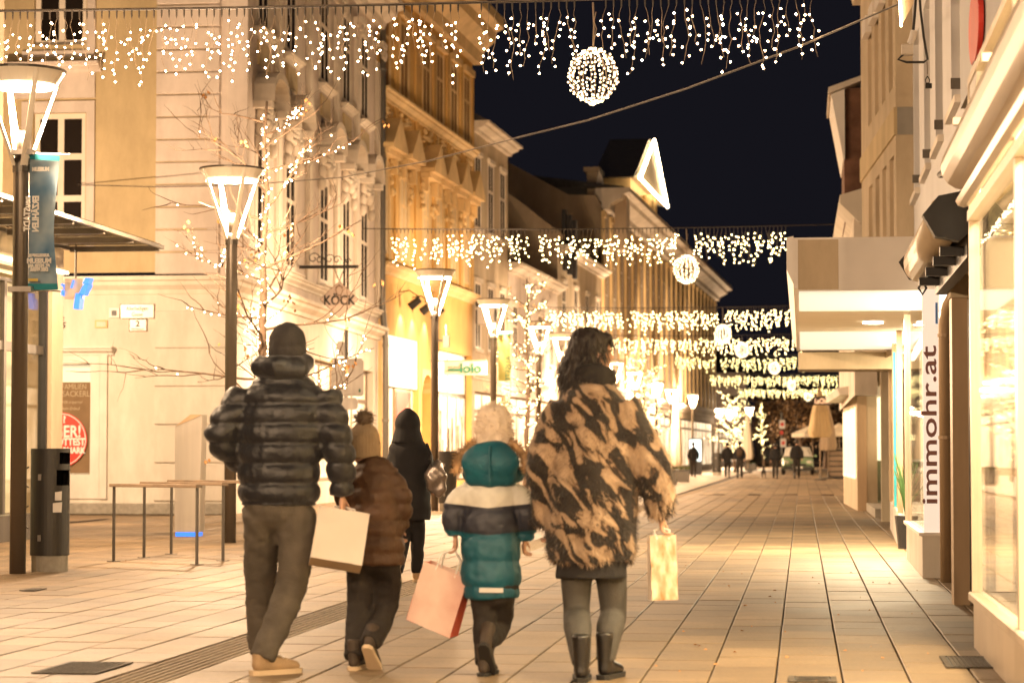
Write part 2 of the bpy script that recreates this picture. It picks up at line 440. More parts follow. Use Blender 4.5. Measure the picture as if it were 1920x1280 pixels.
# beyond, where single slabs can no longer be told apart, long runs of slabs
for k in range(-36, 8):
    xc = X0+(k+.5)*SW
    if k == STRIPK: continue
    for y in range(0, 48):
        y0 = 10.6+92*SL+y*3.0-.3+(k % 3)
        mb.add([(xc-SW/2+.006, y0, -.004), (xc+SW/2-.006, y0, -.004), (xc+SW/2-.006, y0+2.99, -.004), (xc-SW/2+.006, y0+2.99, -.004)], [(0, 1, 2, 3)]); tones.append(rng.random())
# the same paving outside the frame, in plain sheets
for (x0, x1, y0, y1) in ((-40, X0-34*SW, 9, 215), (X0+8*SW, 20, 60, 215), (-40, 20, -20, 9)):
    mb.add([(x0, y0, -.006), (x1, y0, -.006), (x1, y1, -.006), (x0, y1, -.006)], [(0, 1, 2, 3)]); tones.append(.5)
field = mb.build('slab_field', M['slabs'], pave)
at = field.data.attributes.new('tone', 'FLOAT', 'FACE')
at.data.foreach_set('value', tones)
field['kind'] = 'stuff'
# grooved guide strip for the blind
xs = X0+(STRIPK+.5)*SW
strip = thing('guide_strip', 'grooved brown guide strip running lengthways through the paving', None, (xs, 0, 0), kind='structure')
prof = [(-SW/2+.005, -.03)]
nr = 7; pitch = (SW-.01)/nr
for i in range(nr):
    a = -SW/2+.005+i*pitch
    prof += [(a, -.022), (a+pitch*.40, -.022), (a+pitch*.44, .0), (a+pitch*.94, .0), (a+pitch*.98, -.022)]
prof += [(SW/2-.005, -.022), (SW/2-.005, -.03)]
vs, fs = slab_mesh(SW, SL)
stone = MB()
for sgn in (0,):
    n = len(prof)
    stone.add([(a, -.295, b) for a, b in prof]+[(a, .295, b) for a, b in prof], [(i, (i+1), n+i+1, n+i) for i in range(n-1)]+[tuple(range(n))[::-1], tuple(range(n, 2*n))])
sme = stone.mesh('stone'); sme.materials.append(M['groove']); sme.materials.append(M['joint'])
for f_ in sme.polygons:
    if max(sme.vertices[v].co.z for v in f_.vertices) < -.01: f_.material_index = 1  # groove bottoms coloured dark, their shade put into the material
for j in range(0, 70):
    o = put('guide_stone', sme, None, strip, loc=(0, 11.0+j*.6, 0))
far = MB(); n = len(prof)
far.add([(a, 52.75, b) for a, b in prof]+[(a+.45, 118, b) for a, b in prof], [(i, (i+1), n+i+1, n+i) for i in range(n-1)])
far.build('far_stones', M['groove'], strip, local=True)['kind'] = 'stuff'
# leaves and crumbs on the paving
mb = MB()
for i in range(90):
    if i < 45: x, y = rng.uniform(-.8, .95), rng.uniform(12.3, 24)
    else: x, y = rng.uniform(-9, .5), rng.uniform(12.5, 40)
    a = rng.uniform(0, 6.28); l = rng.uniform(.006, .02)
    ca, sa = math.cos(a)*l, math.sin(a)*l
    mb.add([(x-ca, y-sa, .004), (x+sa*.5, y-ca*.5, .012), (x+ca, y+sa, .004), (x-sa*.5, y+ca*.5, .003)], [(0, 1, 2), (0, 2, 3)])
tag(mb.build('litter', M['leaf']), 'small dry leaves and crumbs scattered over the paving', 'leaves', kind='stuff')
# iron covers
M['coveriron'] = mat('cast_iron', (.065, .052, .04), .8, var=.4, scale=25)
def cover(label, p0, p1, rz=0, bars=9):
    r = thing('drain_cover', label, 'drain cover', ((p0[0]+p1[0])/2, (p0[1]+p1[1])/2, 0), rz, 'iron covers in the paving')
    w, l = abs(p1[0]-p0[0])/2, abs(p1[1]-p0[1])/2
    fr = MB().box(-w, w, -l, -l+.03, .003, .009).box(-w, w, l-.03, l, .003, .009).box(-w, -w+.03, -l+.03, l-.03, .003, .009).box(w-.03, w, -l+.03, l-.03, .003, .009)
    fr.build('frame', M['coveriron'], r, local=True)
    pl = MB().box(-w+.03, w-.03, -l+.03, l-.03, .002, .005)
    pl.build('plate', M['iron'], r, local=True)
    g = MB()
    for i in range(bars):
        x = -w+.05+(2*w-.1)*i/(bars-1)
        g.box(x-.008, x+.008, -l+.05, l-.05, .005, .009)
    g.build('ribs', M['coveriron'], r, local=True)
cover('wide patterned iron cover beside the grooved strip at lower left', G(58, 1263), G(250, 1243))
cover('pale iron grate at the foot of the nearest shop window', G(1775, 1252), G(1855, 1232))
cover('small iron grate at the bottom edge in mid paving', G(1478, 1279), G(1568, 1270), bars=14)
cover('thin black slot drain left of the litter bin lamp', G(36, 1108), G(88, 1104), bars=4)
cover('long dark grate along the foot of the rose wall', G(118, 980), G(205, 973), bars=12)

# ================================================================== walls with openings
def wall(mb, u0, u1, z0, z1, ops=(), depth=.22, y=0.0, back=True):
    """front sheet with real openings and reveals, local coordinates (x=u, y inside, z up)"""
    us = sorted(set([u0, u1]+[min(max(a, u0), u1) for o in ops for a in o[:2]]))
    zs = sorted(set([z0, z1]+[min(max(a, z0), z1) for o in ops for a in o[2:4]]))
    for i in range(len(us)-1):
        run = None
        for j in range(len(zs)-1):
            cu, cz = (us[i]+us[i+1])/2, (zs[j]+zs[j+1])/2
            hole = any(o[0] < cu < o[1] and o[2] < cz < o[3] for o in ops)
            if not hole:
                if run is None: run = zs[j]
                end = zs[j+1]
            if (hole or j == len(zs)-2) and run is not None:
                e = zs[j] if hole else end
                mb.add([(us[i], y, run), (us[i+1], y, run), (us[i+1], y, e), (us[i], y, e)], [(0, 1, 2, 3)]); run = None
    for a, b, c, d in [o[:4] for o in ops]:
        mb.add([(a, y, c), (b, y, c), (b, y, d), (a, y, d), (a, y+depth, c), (b, y+depth, c), (b, y+depth, d), (a, y+depth, d)],
               [(0, 4, 5, 1), (1, 5, 6, 2), (2, 6, 7, 3), (3, 7, 4, 0)])
    if back:
        mb.add([(u0, y, z0), (u1, y, z0), (u1, y, z1), (u0, y, z1), (u0, y+.4, z0), (u1, y+.4, z0), (u1, y+.4, z1), (u0, y+.4, z1)],
               [(0, 3, 7, 4), (1, 5, 6, 2), (3, 2, 6, 7)])
def window(root, P, u0, u1, z0, z1, d=.2, cols=2, rows=(.5,), fm='winframe', pm='pane', fw=.06, name='window', th=.06):
    """frame as the part, its panes as sub-parts"""
    mb = MB(P.M); y0, y1 = d-th, d; e1, e2, e3, e4 = th*.16, th*.05, th*.08, th*.1
    mb.box(u0, u0+fw, y0, y1, z0, z1).box(u1-fw, u1, y0, y1, z0, z1)
    mb.box(u0+fw, u1-fw, y0, y1, z0, z0+fw).box(u0+fw, u1-fw, y0, y1, z1-fw, z1)
    us = [u0+fw]+[u0+fw+(u1-u0-2*fw)*i/cols for i in range(1, cols)]+[u1-fw]
    zs = [z0+fw]+[z0+(z1-z0)*r for r in rows]+[z1-fw]
    b = fw*.6
    for u in us[1:-1]: mb.box(u-b, u+b, y0+e1, y1-e2, z0+fw, z1-fw)
    for z in zs[1:-1]:
        for i in range(cols):
            a = us[i]+(b if i else 0); c = us[i+1]-(b if i < cols-1 else 0)
            mb.box(a, c, y0+e3, y1-e4, z-b, z+b)
    o = mb.build(name, M[fm], root)
    for i in range(cols):
        for j in range(len(zs)-1):
            MB(P.M).box(us[i], us[i+1], y1-th*.45, y1-th*.2, zs[j], zs[j+1]).build('pane', M[pm], o)
    return o
def cornice(mb, u0, u1, z, h, out, inner=.0):
    """moulded ledge standing off the wall"""
    mb.prism([(inner+.05, z), (-out*.25, z), (-out*.3, z+h*.25), (-out*.7, z+h*.5), (-out*.75, z+h*.7), (-out, z+h*.78), (-out, z+h), (inner+.05, z+h)], u0, u1)

# ------------------------------------------------------------------ the rose corner house (side wall facing us, street front going back)
KA = G(425, 965); KB = G(708, 931)
KS = Plane((KA.x-14, KA.y), (KA.x, KA.y))        # side wall
KF = Plane(KA, KB)                                # street front
house = thing('corner_house', 'rose and ochre corner house with stuccoed windows behind the bare lit tree', 'building', (KA.x, KA.y, 0))
s = KS.uv
zc = s(300, 540)[1]                               # ledge between the storeys
uq0, uq1 = s(293, 400)[0], s(411, 400)[0]
wx0, wx1 = s(62, 300)[0], s(160, 300)[0]
w1z0, w1z1 = s(120, 450)[1], s(120, 212)[1]
mb = MB(KS.M)
sw0, sw1, swz0, swz1 = s(60, 700)[0], s(170, 700)[0], s(140, 889)[1], s(140, 683)[1]
top2 = 15.0
wall(mb, 0, KS.L, 0, zc, [(sw0, sw1, swz0, swz1)], .25)
mb.build('lower_wall', M['cream'], house)
mb = MB(KS.M)
w2z0 = s(120, 84)[1]
wall(mb, 0, KS.L, zc+.3, top2, [(wx0, wx1, w1z0, w1z1), (wx0, wx1, w2z0, w2z0+2.2)], .25)
mb.build('upper_wall', M['ochre'], house)
mb = MB(KS.M); cornice(mb, 0, KS.L+.12, zc-.12, .34, .22)
mb.build('ledge', M['trim'], house)
mb = MB(KS.M); mb.cbox(0, KS.L+.03, -.06, .1, 0, .22, .02)
mb.build('plinth', M['concrete'], house)
# quoins: grooved plaster blocks, every one its own piece
qh = .4275
for lvl, (a, b, ztop) in enumerate(((uq0, uq1, top2), )):
    z = zc+.25; i = 0
    while z < 10.5:
        MB(KS.M).cbox(a, b, -.055, .02, z+.012, z+qh-.012, .018).build('quoin', M['pink'], house)
        z += qh; i += 1
for i in range(5):
    z = .25+i*.72
    MB(KS.M).cbox(uq0, KS.L-.02, -.045, .02, z+.01, z+.72-.01, .014).build('quoin', M['cream'], house)
mb = MB(KS.M); mb.box(uq1+.12, uq1+.42, -.05, .02, zc+.25, top2); mb.box(uq1+.55, KS.L+.0, -.09, .02, zc+.25, top2)
mb.build('corner_pilaster', M['pink'], house)
# first floor window with its surround and hood
window(house, KS, wx0, wx1, w1z0, w1z1, .16, 2, (.33, .66), fw=.1)
window(house, KS, wx0, wx1, w2z0, w2z0+2.2, .16, 2, (.5,), fw=.1, pm='pane')
sur = MB(KS.M)
a, b = wx0-.12, s(178, 300)[0]
sur.box(b-.16, b, -.05, .02, w1z0-.2, w1z1).box(a-.1, a+.1, -.05, .02, w1z0-.2, w1z1)
sur.box(a-.1, b, -.05, .02, w1z1, w1z1+.22)
hz = s(120, 190)[1]; hz2 = s(120, 137)[1]
sur.box(a-.3, b+.0, -.045, .02, w1z1+.28, hz2)
sur.build('window_surround', M['pink'], house)
mb = MB(KS.M); cornice(mb, a-.4, b+.12, hz2, .18, .28); mb.build('window_hood', M['pink'], house)
mb = MB(KS.M); zz = w2z0-.12
mb.box(a-.1, s(178, 80)[0], -.05, .02, zz-.12, zz); mb.box(b-.16, b, -.05, .02, zz+.0, zz+2.6)
mb.build('window_sill', M['pink'], house)
# shop window in the side wall
mb = MB(KS.M)
e = s(205, 700)[0]; f0 = s(186, 700)[0]
mb.box(sw1+.02, f0+.02, -.03, .02, .3, swz1+.28).box(f0+.03, e-.03, -.05, .02, .3, swz1+.28).box(sw0-.3, sw1+.02, -.03, .02, swz1+.02, swz1+.28).box(sw0-.3, sw1+.02, -.03, .02, .3, swz0-.02)
mb.build('shop_window_frame', M['white'], house)
mb = MB(KS.M); cornice(mb, sw0-.4, s(214, 660)[0], s(180, 666)[1], .16, .2); mb.build('shop_window_hood', M['white'], house)
M['display'] = emit('lit_display', (1, .82, .55), .75, sampled=False, base=(.7, .6, .45))
MB(KS.M).box(sw0+.01, sw1-.01, .2, .22, swz0+.01, swz1-.01).build('shop_back', M['display'], house)
MB(KS.M).box(sw0+.01, sw1-.01, .06, .068, swz0+.01, swz1-.01).build('shop_pane', M['glass'], house)
KN = Vector((0, -1, 0))
def side_text(txt, px, py, hpx, mt, parent, out=.01, ext=.004, **k):
    u, z = s(px, py); h = hpx/FPX*KA.y
    me = text_mesh(txt, h*1.45, ext, **k)
    return put_text('lettering', me, M[mt], parent, KS.at(u, z, -out), (1, 0, 0), (0, 0, 1))
M['display2'] = mat('poster_tan', (.34, .22, .13), .7)
pz0, pz1 = s(140, 889)[1], s(140, 716)[1]
MB(KS.M).box(s(112, 700)[0], s(167, 700)[0], .085, .095, swz0+.02, pz1).build('poster', M['display2'], house)
M['posterink'] = mat('poster_letters', (.7, .6, .45), .7)
side_text('FAMILIEN', 113, 729, 10, 'posterink', house, -.083, .001, sx=.82)
side_text('SACKERL', 114, 743, 11, 'posterink', house, -.083, .001, sx=.85)
side_text('10% ersparnis!', 113, 756, 6, 'posterink', house, -.083, .001, shear=.3, sx=.8)
side_text('beim Einkauf', 113, 768, 6, 'posterink', house, -.083, .001, shear=.3, sx=.8)
# red round sticker
u, z = s(112, 824); rr = 53/FPX*KA.y
disc = MB(KS.M); n = 40
disc.add([(u, .042, z)]+[(u+rr*math.cos(6.2832*i/n), .042, z+rr*math.sin(6.2832*i/n)) for i in range(n)], [(0, 1+i, 1+(i+1) % n) for i in range(n)])
sticker = disc.build('round_sticker', M['red'], house)
ring = MB(KS.M)
for i in range(n):
    q0, q1 = 6.2832*i/n, 6.2832*(i+1)/n
    ring.add([(u+r*math.cos(q), .039, z+r*math.sin(q)) for r, q in ((rr*.93, q0), (rr*.96, q0), (rr*.96, q1), (rr*.93, q1))], [(0, 1, 2, 3)])
ring.build('ring', M['signwhite'], sticker)
for t_, px, py, h in (('?', 117, 792, 13), ('GER!', 99, 819, 22), ('ROTTEST', 97, 834, 13), ('RMARK', 117, 849, 11)):
    side_text(t_, px, py, h, 'signwhite', sticker, -.036, .001, bold=.008, sx=.82)
# lettering and plates on the wall
M['letterblack'] = mat('letter_black', (.03, .025, .02), .6)
side_text('seit', 102, 601, 9, 'letterblack', house, .005, .01, shear=.25, bold=.004)
side_text('1955', 93, 615, 11, 'letterblack', house, .005, .01, shear=.15, bold=.004)
def plate(name, label, px0, py0, px1, py1, lines, cat='sign', ink='signink'):
    u0, z1 = s(px0, py0); u1, z0 = s(px1, py1)
    r = thing(name, label, cat, KS.at((u0+u1)/2, z0, -.02))
    MB(KS.M).cbox(u0, u1, -.03, -.002, z0, z1, .004).build('panel', M['enamel'], r)
    t = .012
    MB(KS.M).box(u0, u1, -.034, -.03, z0, z0+t).box(u0, u1, -.034, -.03, z1-t, z1).box(u0, u0+t, -.034, -.03, z0+t, z1-t).box(u1-t, u1, -.034, -.03, z0+t, z1-t).build('rim', M['rust'], r)
    for tx, px, py, h, k in lines:
        u, z = s(px, py); me = text_mesh(tx, h/FPX*KA.y*1.45, .002, align='CENTER', **k)
        put_text('lettering', me, M[ink], r, KS.at(u, z, -.033), (1, 0, 0), (0, 0, 1))
    return r
plate('street_sign', 'white enamel street name sign on the rose corner house', 226, 570, 290, 597, [('Allerheiligen', 258, 582, 8, dict(sx=.75)), ('Gasse', 258, 593, 8, dict(sx=.8))])
plate('house_number_sign', 'small white house number plate below the street name sign', 243, 598, 276, 621, [('2', 259, 612, 11, dict(bold=.004)), ('Allerheiligengasse', 259, 618, 3, dict(sx=.8))])
u0, z1 = s(206, 577); u1, z0 = s(225, 596)
r = thing('doorbell_box', 'small square box with black lens left of the street sign', 'box', KS.at(u0, z0, -.02))
MB(KS.M).cbox(u0, u1, -.05, -.002, z0, z1, .01).build('case', M['signwhite'], r); MB(KS.M).box(u0+.05, u1-.05, -.056, -.05, z0+.04, z1-.05).build('lens', M['black'], r)
u0, z1 = s(179, 600); u1, z0 = s(202, 615)
r = thing('wall_plate', 'blank cream plate on the wall below the black lens box', 'plate', KS.at(u0, z0, -.02))
MB(KS.M).cbox(u0, u1, -.035, -.002, z0, z1, .01).build('panel', M['yellowtrim'], r); MB(KS.M).box(u0+.03, u1-.03, -.04, -.035, z0+.03, z1-.03).build('face', M['cream'], r)

# street front of the corner house
f = KF.uv
wins = []
for (xa, xb) in ((480, 500), (534, 552), (599, 614), (641, 655), (677, 687)):
    wins.append((KF.u(xa), KF.u(xb)))
wins = [((a+b)/2-.55, (a+b)/2+.55) for a, b in wins]
z1f, z1t, z2f, z2t = 5.1, 7.45, 9.75, 11.9
mb = MB(KF.M)
ops = [(a, b, z1f, z1t) for a, b in wins]+[(a, b, z2f, z2t) for a, b in wins]
wall(mb, 0, KF.L, zc+.2, top2, ops, .22)
mb.build('front_wall', M['pink'], house)
sh0 = KF.u(590); sh1 = KF.u(702)
mb = MB(KF.M); wall(mb, 0, KF.L, 0, zc-.12, [(sh0, sh0+3.2, .5, 3.3), (sh0+3.9, sh1-.2, .1, 3.3)], .3)
mb.build('front_lower_wall', M['cream'], house)
M['shopglow'] = lit('lit_shop', (1, .80, .52), 1.0)
for a, b, c in ((sh0, sh0+3.2, .5), (sh0+3.9, sh1-.2, .1)):
    window(house, KF, a, b, c, 3.3, .22, 2, (.75,), fm='wood', pm='shopglow', fw=.09, name='shop_window')
mb = MB(KF.M); cornice(mb, -.1, KF.L, zc-.12, .34, .3); mb.build('front_ledge', M['trim'], house)
mb = MB(KF.M); cornice(mb, 0, KF.L, 4.75, .2, .18); mb.build('sill_course', M['trim'], house)
for (a, b) in wins:
    c = (a+b)/2
    for zf, zt in ((z1f, z1t), (z2f, z2t)):
        window(house, KF, a, b, zf, zt, .014, 2, (.62,), fw=.075, th=.024)
        mb = MB(KF.M)
        mb.box(a-.2, a, -.012, .02, zf-.1, zt+.1).box(b, b+.2, -.012, .02, zf-.1, zt+.1).box(a, b, -.012, .02, zt, zt+.1)
        mb.build('window_surround', M['trim'], house)
        mb = MB(KF.M); cornice(mb, a-.28, b+.28, zf-.22, .14, .2); mb.build('window_sill', M['trim'], house)
    # curved hood with scrolls over a carved shell
    hood = MB(KF.M); n = 10; pts = []
    for i in range(n+1):
        q = math.pi*i/n; pts.append((c-.85*math.cos(q), 8.15+.55*math.sin(q)**.8))
    outer = [(x, zz+.14) for x, zz in pts]
    for i in range(n):
        hood.slab([pts[i], pts[i+1], outer[i+1], outer[i]], -.42, .02)
    hood.slab([(c-.95, 8.02), (c-.6, 8.02), (c-.6, 8.16), (c-.95, 8.16)], -.36, .02).slab([(c+.6, 8.02), (c+.95, 8.02), (c+.95, 8.16), (c+.6, 8.16)], -.36, .02)
    hood.build('window_hood', M['trim'], house)
    orn = MB(KF.M)
    for i in range(9):
        q = math.pi*(i+.5)/9
        orn.tube([(c, -.06, 7.75), (c-.3*math.cos(q), -.16, 7.75+.36*math.sin(q)), (c-.52*math.cos(q), -.08, 7.75+.5*math.sin(q))], [.05, .075, .03], 6)
    for sx in (-1, 1):
        for k in range(3):
            orn.ell((c+sx*(.62+.06*k), -.08, 7.9-.28*k), (.11-.02*k, .1, .16), 8, 6)
    orn.ell((c, -.12, 7.72), (.16, .12, .2), 8, 6)
    orn.build('carved_shell', M['trim'], house, smooth=True)
    mb = MB(KF.M); mb.cbox(a-.02, b+.02, -.05, .02, 8.95, 9.45, .02); mb.build('apron_panel', M['ochre'], house)
mids = [0.25]+[(wins[i][1]+wins[i+1][0])/2 for i in range(4)]+[KF.L-.35]
for i, m_ in enumerate(mids):
    mb = MB(KF.M); mb.cbox(m_-.3, m_+.3, -.06, .02, 4.95, 11.6, .02).cbox(m_-.2, m_+.2, -.085, -.055, 5.3, 11.4, .01)
    mb.build('pilaster', M['trim'], house)
    cap = MB(KF.M)
    for sx in (-1, 1):
        for k in range(9):
            q0 = k*.8; r0 = .17-.015*k
            q1 = (k+1)*.8; r1 = .17-.015*(k+1)
            cap.tube([(m_+sx*(.2+r0*math.cos(q0)), -.2, 11.75+r0*math.sin(q0)), (m_+sx*(.2+r1*math.cos(q1)), -.2, 11.75+r1*math.sin(q1))], [.045, .045], 6)
    cap.box(m_-.36, m_+.36, -.24, .02, 11.95, 12.1)
    cap.build('capital', M['trim'], house)
mb = MB(KF.M); cornice(mb, -.3, KF.L, 12.5, .7, .7); mb.build('eaves_cornice', M['trim'], house)
mb = MB(KF.M); mb.prism([(-.6, 15.0), (8, 19.5), (8, 15.0)], -.4, KF.L); mb.build('roof', M['roof'], house)
# downpipe on the seam
P0 = KF.at(KF.L-.05, 0, -.12)
dp = thing('downpipe', 'tall grey downpipe between the rose house and the yellow house', 'downpipe', (P0.x, P0.y, 0))
kink = KF.uv(715, 605)[1]
MB().tube([P0+Vector((.1, 0, .0)), P0+Vector((.1, 0, kink-.5)), P0+Vector((.04, 0, kink)), P0+Vector((0, 0, kink+.5)), P0+Vector((0, 0, 12.6))], .085, 10).build('pipe', M['zinc'], dp, smooth=True)
for zz in (2, 4, 6.5, 9, 11.4):
    MB().cyl(P0+Vector((.1 if zz < kink else 0, 0, zz)), P0+Vector((.1 if zz < kink else 0, 0, zz+.06)), .105, n=10).build('clamp', M['zinc'], dp)

# ------------------------------------------------------------------ yellow house
YA = KF.at(KF.L+.02); YB = G(885, 916.4)
YF = Plane(YA, YB)
yh = thing('yellow_house', 'tall yellow stuccoed house with pointed window gables beside the grey downpipe', 'building', (YA.x, YA.y, 0))
yw = [YF.u(px) for px in (721, 757, 799, 824, 851, 875)]
z1, z2 = (6.6, 8.9), (11.05, 13.3)
ops = [(c-.5, c+.5, *z1) for c in yw]+[(c-.52, c+.52, *z2) for c in yw]
mb = MB(YF.M); wall(mb, 0, YF.L, 4.7, 15.3, ops, .25); mb.build('front_wall', M['yellow'], yh)
M['blind'] = mat('pale_blind', (.60, .47, .28), .7, var=.06, stretch=(1, 1, 8), scale=3)
M['darkpane'] = mat('amber_pane', (.26, .155, .065), .5, var=.2, spec=.1)
for c in yw:
    window(yh, YF, c-.5, c+.5, *z1, .014, 2, (.65,), fm='yellowtrim', pm='blind', fw=.07, th=.024)
    window(yh, YF, c-.52, c+.52, *z2, .014, 2, (.65,), fm='yellowtrim', pm='darkpane', fw=.07, th=.024)
    mb = MB(YF.M)
    mb.box(c-.72, c-.5, -.02, .02, 6.4, 9.1).box(c+.5, c+.72, -.02, .02, 6.4, 9.1).box(c-.5, c+.5, -.02, .02, 8.9, 9.1)
    mb.build('window_surround', M['yellowtrim'], yh)
    mb = MB(YF.M)
    mb.slab([(c-.95, 9.35), (c+.95, 9.35), (c+.95, 9.47), (c, 10.25), (c-.95, 9.47)], -.45, .02)
    mb.box(c-.9, c+.9, -.3, .02, 9.2, 9.34).box(c-.8, c-.62, -.22, .02, 8.8, 9.19).box(c+.62, c+.8, -.22, .02, 8.8, 9.19)
    mb.build('pointed_gable', M['yellowtrim'], yh)
    orn = MB(YF.M); rg = random.Random(int(c*10))
    for k in range(16):
        orn.ell((c+rg.uniform(-.65, .65), -.04, 10.3+rg.uniform(-.05, .35)), (rg.uniform(.05, .13), .07, rg.uniform(.04, .1)), 6, 5)
    for k in range(14):
        orn.ell((c+rg.choice((-1, 1))*rg.uniform(.55, .95), -.05, rg.uniform(8.2, 9.2)), (.08, .08, .1), 6, 5)
    orn.build('leaf_ornament', M['yellowtrim'], yh, smooth=True)['kind'] = 'stuff'
    mb = MB(YF.M); mb.box(c-.7, c-.53, -.02, .02, 11.05, 13.4).box(c+.53, c+.7, -.02, .02, 11.05, 13.4).box(c-.8, c+.8, -.14, .02, 13.4, 13.6)
    mb.build('window_surround', M['yellowtrim'], yh)
for px in (706, 741, 779, 812, 838, 863, 884):
    c = YF.u(px)
    mb = MB(YF.M); mb.cbox(c-.2, c+.2, -.05, .02, 6.2, 13.6, .02); mb.build('pilaster', M['yellow'], yh)
mb = MB(YF.M); cornice(mb, 0, YF.L, 10.72, .3, .28); mb.build('sill_course', M['yellowtrim'], yh)
mb = MB(YF.M); cornice(mb, 0, YF.L, 6.0, .3, .3); mb.build('first_floor_ledge', M['yellowtrim'], yh)
mb = MB(YF.M); cornice(mb, 0, YF.L+.3, 13.9, 1.5, 1.0); mb.build('eaves_cornice', M['yellowtrim'], yh)
mb = MB(YF.M); mb.box(YF.L-.4, YF.L, .41, 6, 0, 15.2); mb.build('end_wall', M['brownwall'], yh)
mb = MB(YF.M); mb.prism([(-.9, 15.42), (8, 18), (8, 15.42)], 0, YF.L); mb.build('roof', M['roof'], yh)
# its shops: bright fascia under spotlights, red poster, arch, toy shop
a0, a1, a2, a3 = YF.u(716), YF.u(788), YF.u(814), YF.L-.1
mb = MB(YF.M)
wall(mb, 0, YF.L, 0, 4.7, [(a0+.1, a1-.2, .15, 4.4), (a1+.25, a2-.25, .0, 3.6), (a2+.2, a3, .3, 4.3)], .35)
mb.build('lower_wall', M['yellow'], yh)
M['fascia'] = emit('fascia_glow', (1, .83, .58), .6, sampled=False, base=(.75, .68, .55))  # glow put into the fascia on top of the spotlights' light
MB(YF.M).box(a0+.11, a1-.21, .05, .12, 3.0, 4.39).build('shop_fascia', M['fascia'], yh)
MB(YF.M).box(a0+.11, a1-.21, .18, .26, .16, 2.98).build('shop_front_panel', M['white'], yh)
pu0, pu1 = YF.u(750), YF.u(777); pz0, pz1 = 1.3, 3.0
fr = MB(YF.M).box(pu0-.1, pu1+.1, .12, .18, pz0-.1, pz1-.02).build('poster_frame', M['bronze'], yh)
MB(YF.M).add([(pu0, .11, pz0), (pu1, .11, pz0), (pu1, .11, pz1-.12), (pu0, .11, pz1-.12)], [(0, 1, 2, 3)]).build('poster', mat('poster_pink', (.62, .22, .17), .6, var=.1), fr)
MB(YF.M).add([(pu0, .104, pz0+.35), (pu1, .104, pz1-.2), (pu1, .104, pz1-.12), (pu0, .104, pz1-.12)], [(0, 1, 2, 3)]).build('red_wedge', M['red'], fr)
MB(YF.M).box(a1+.26, a2-.26, .3, .34, 0, 3.55).build('niche_back', M['yellow'], yh)
ar = MB(YF.M); c = (a1+a2)/2; rw = (a2-a1)/2-.24
for i in range(10):
    q0, q1 = math.pi*i/10, math.pi*(i+1)/10
    ar.slab([(c-rw*math.cos(q0), 2.9+rw*math.sin(q0)*.7), (c-rw*math.cos(q1), 2.9+rw*math.sin(q1)*.7), (c-rw*math.cos(q1), 3.62), (c-rw*math.cos(q0), 3.62)], -.02, .28)
ar.build('arch', M['yellowtrim'], yh)
M['toyglow'] = lit('toy_shop_light', (1, .84, .6), 1.2, .15, (2.5, 2.5, 1.2))
window(yh, YF, a2+.2, a3, .3, 3.0, .25, 4, (), fm='darksteel', pm='toyglow', fw=.07, name='shop_window')
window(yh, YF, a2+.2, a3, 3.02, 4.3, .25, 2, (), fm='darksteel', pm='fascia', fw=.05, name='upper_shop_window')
dsp = MB(YF.M); rg = random.Random(5)
for k in range(22):
    u = rg.uniform(a2+.4, a3-.3); h = rg.uniform(.3, 1.9); z = rg.uniform(.35, .9)
    dsp.box(u, u+rg.uniform(.08, .3), .19, .225, z, z+h)
dsp.build('display_goods', mat('goods', (.22, .12, .08), .6, var=.8, scale=1.5, c2=(.6, .5, .4)), yh)
for px, py, which in ((751, 561, 'left'), (773, 571, 'middle'), (796, 578, 'right')):
    q = YF.uv(px, py); p = YF.at(q[0], q[1], -.55)
    sp = thing('spotlight', which+' one of three black spotlights above the bright shop fascia', 'spotlight', p, group='spotlights over the bright shop fascia')
    MB().tube([p, p+YF.n*.28+Vector((0, 0, -.22))], [.1, .12], 10).build('housing', M['black'], sp)
    MB().tube([p+Vector((0, 0, .05)), p+YF.n*.3+Vector((0, 0, .25)), p+YF.n*.56+Vector((0, 0, .2))], .018, 6).build('arm', M['black'], sp)
    l = bpy.data.lights.new('spotlight_beam', 'SPOT'); l.energy = 45; l.color = (1, .78, .5); l.spot_size = 1.9; l.spot_blend = .6; l.shadow_soft_size = .05
    lo = bpy.data.objects.new('spotlight_beam', l); col.objects.link(lo); lo.parent = sp
    d = (YF.n*.45+Vector((0, 0, -.8))).normalized(); lo.location = d*.42; lo.rotation_euler = d.to_track_quat('-Z', 'Y').to_euler()

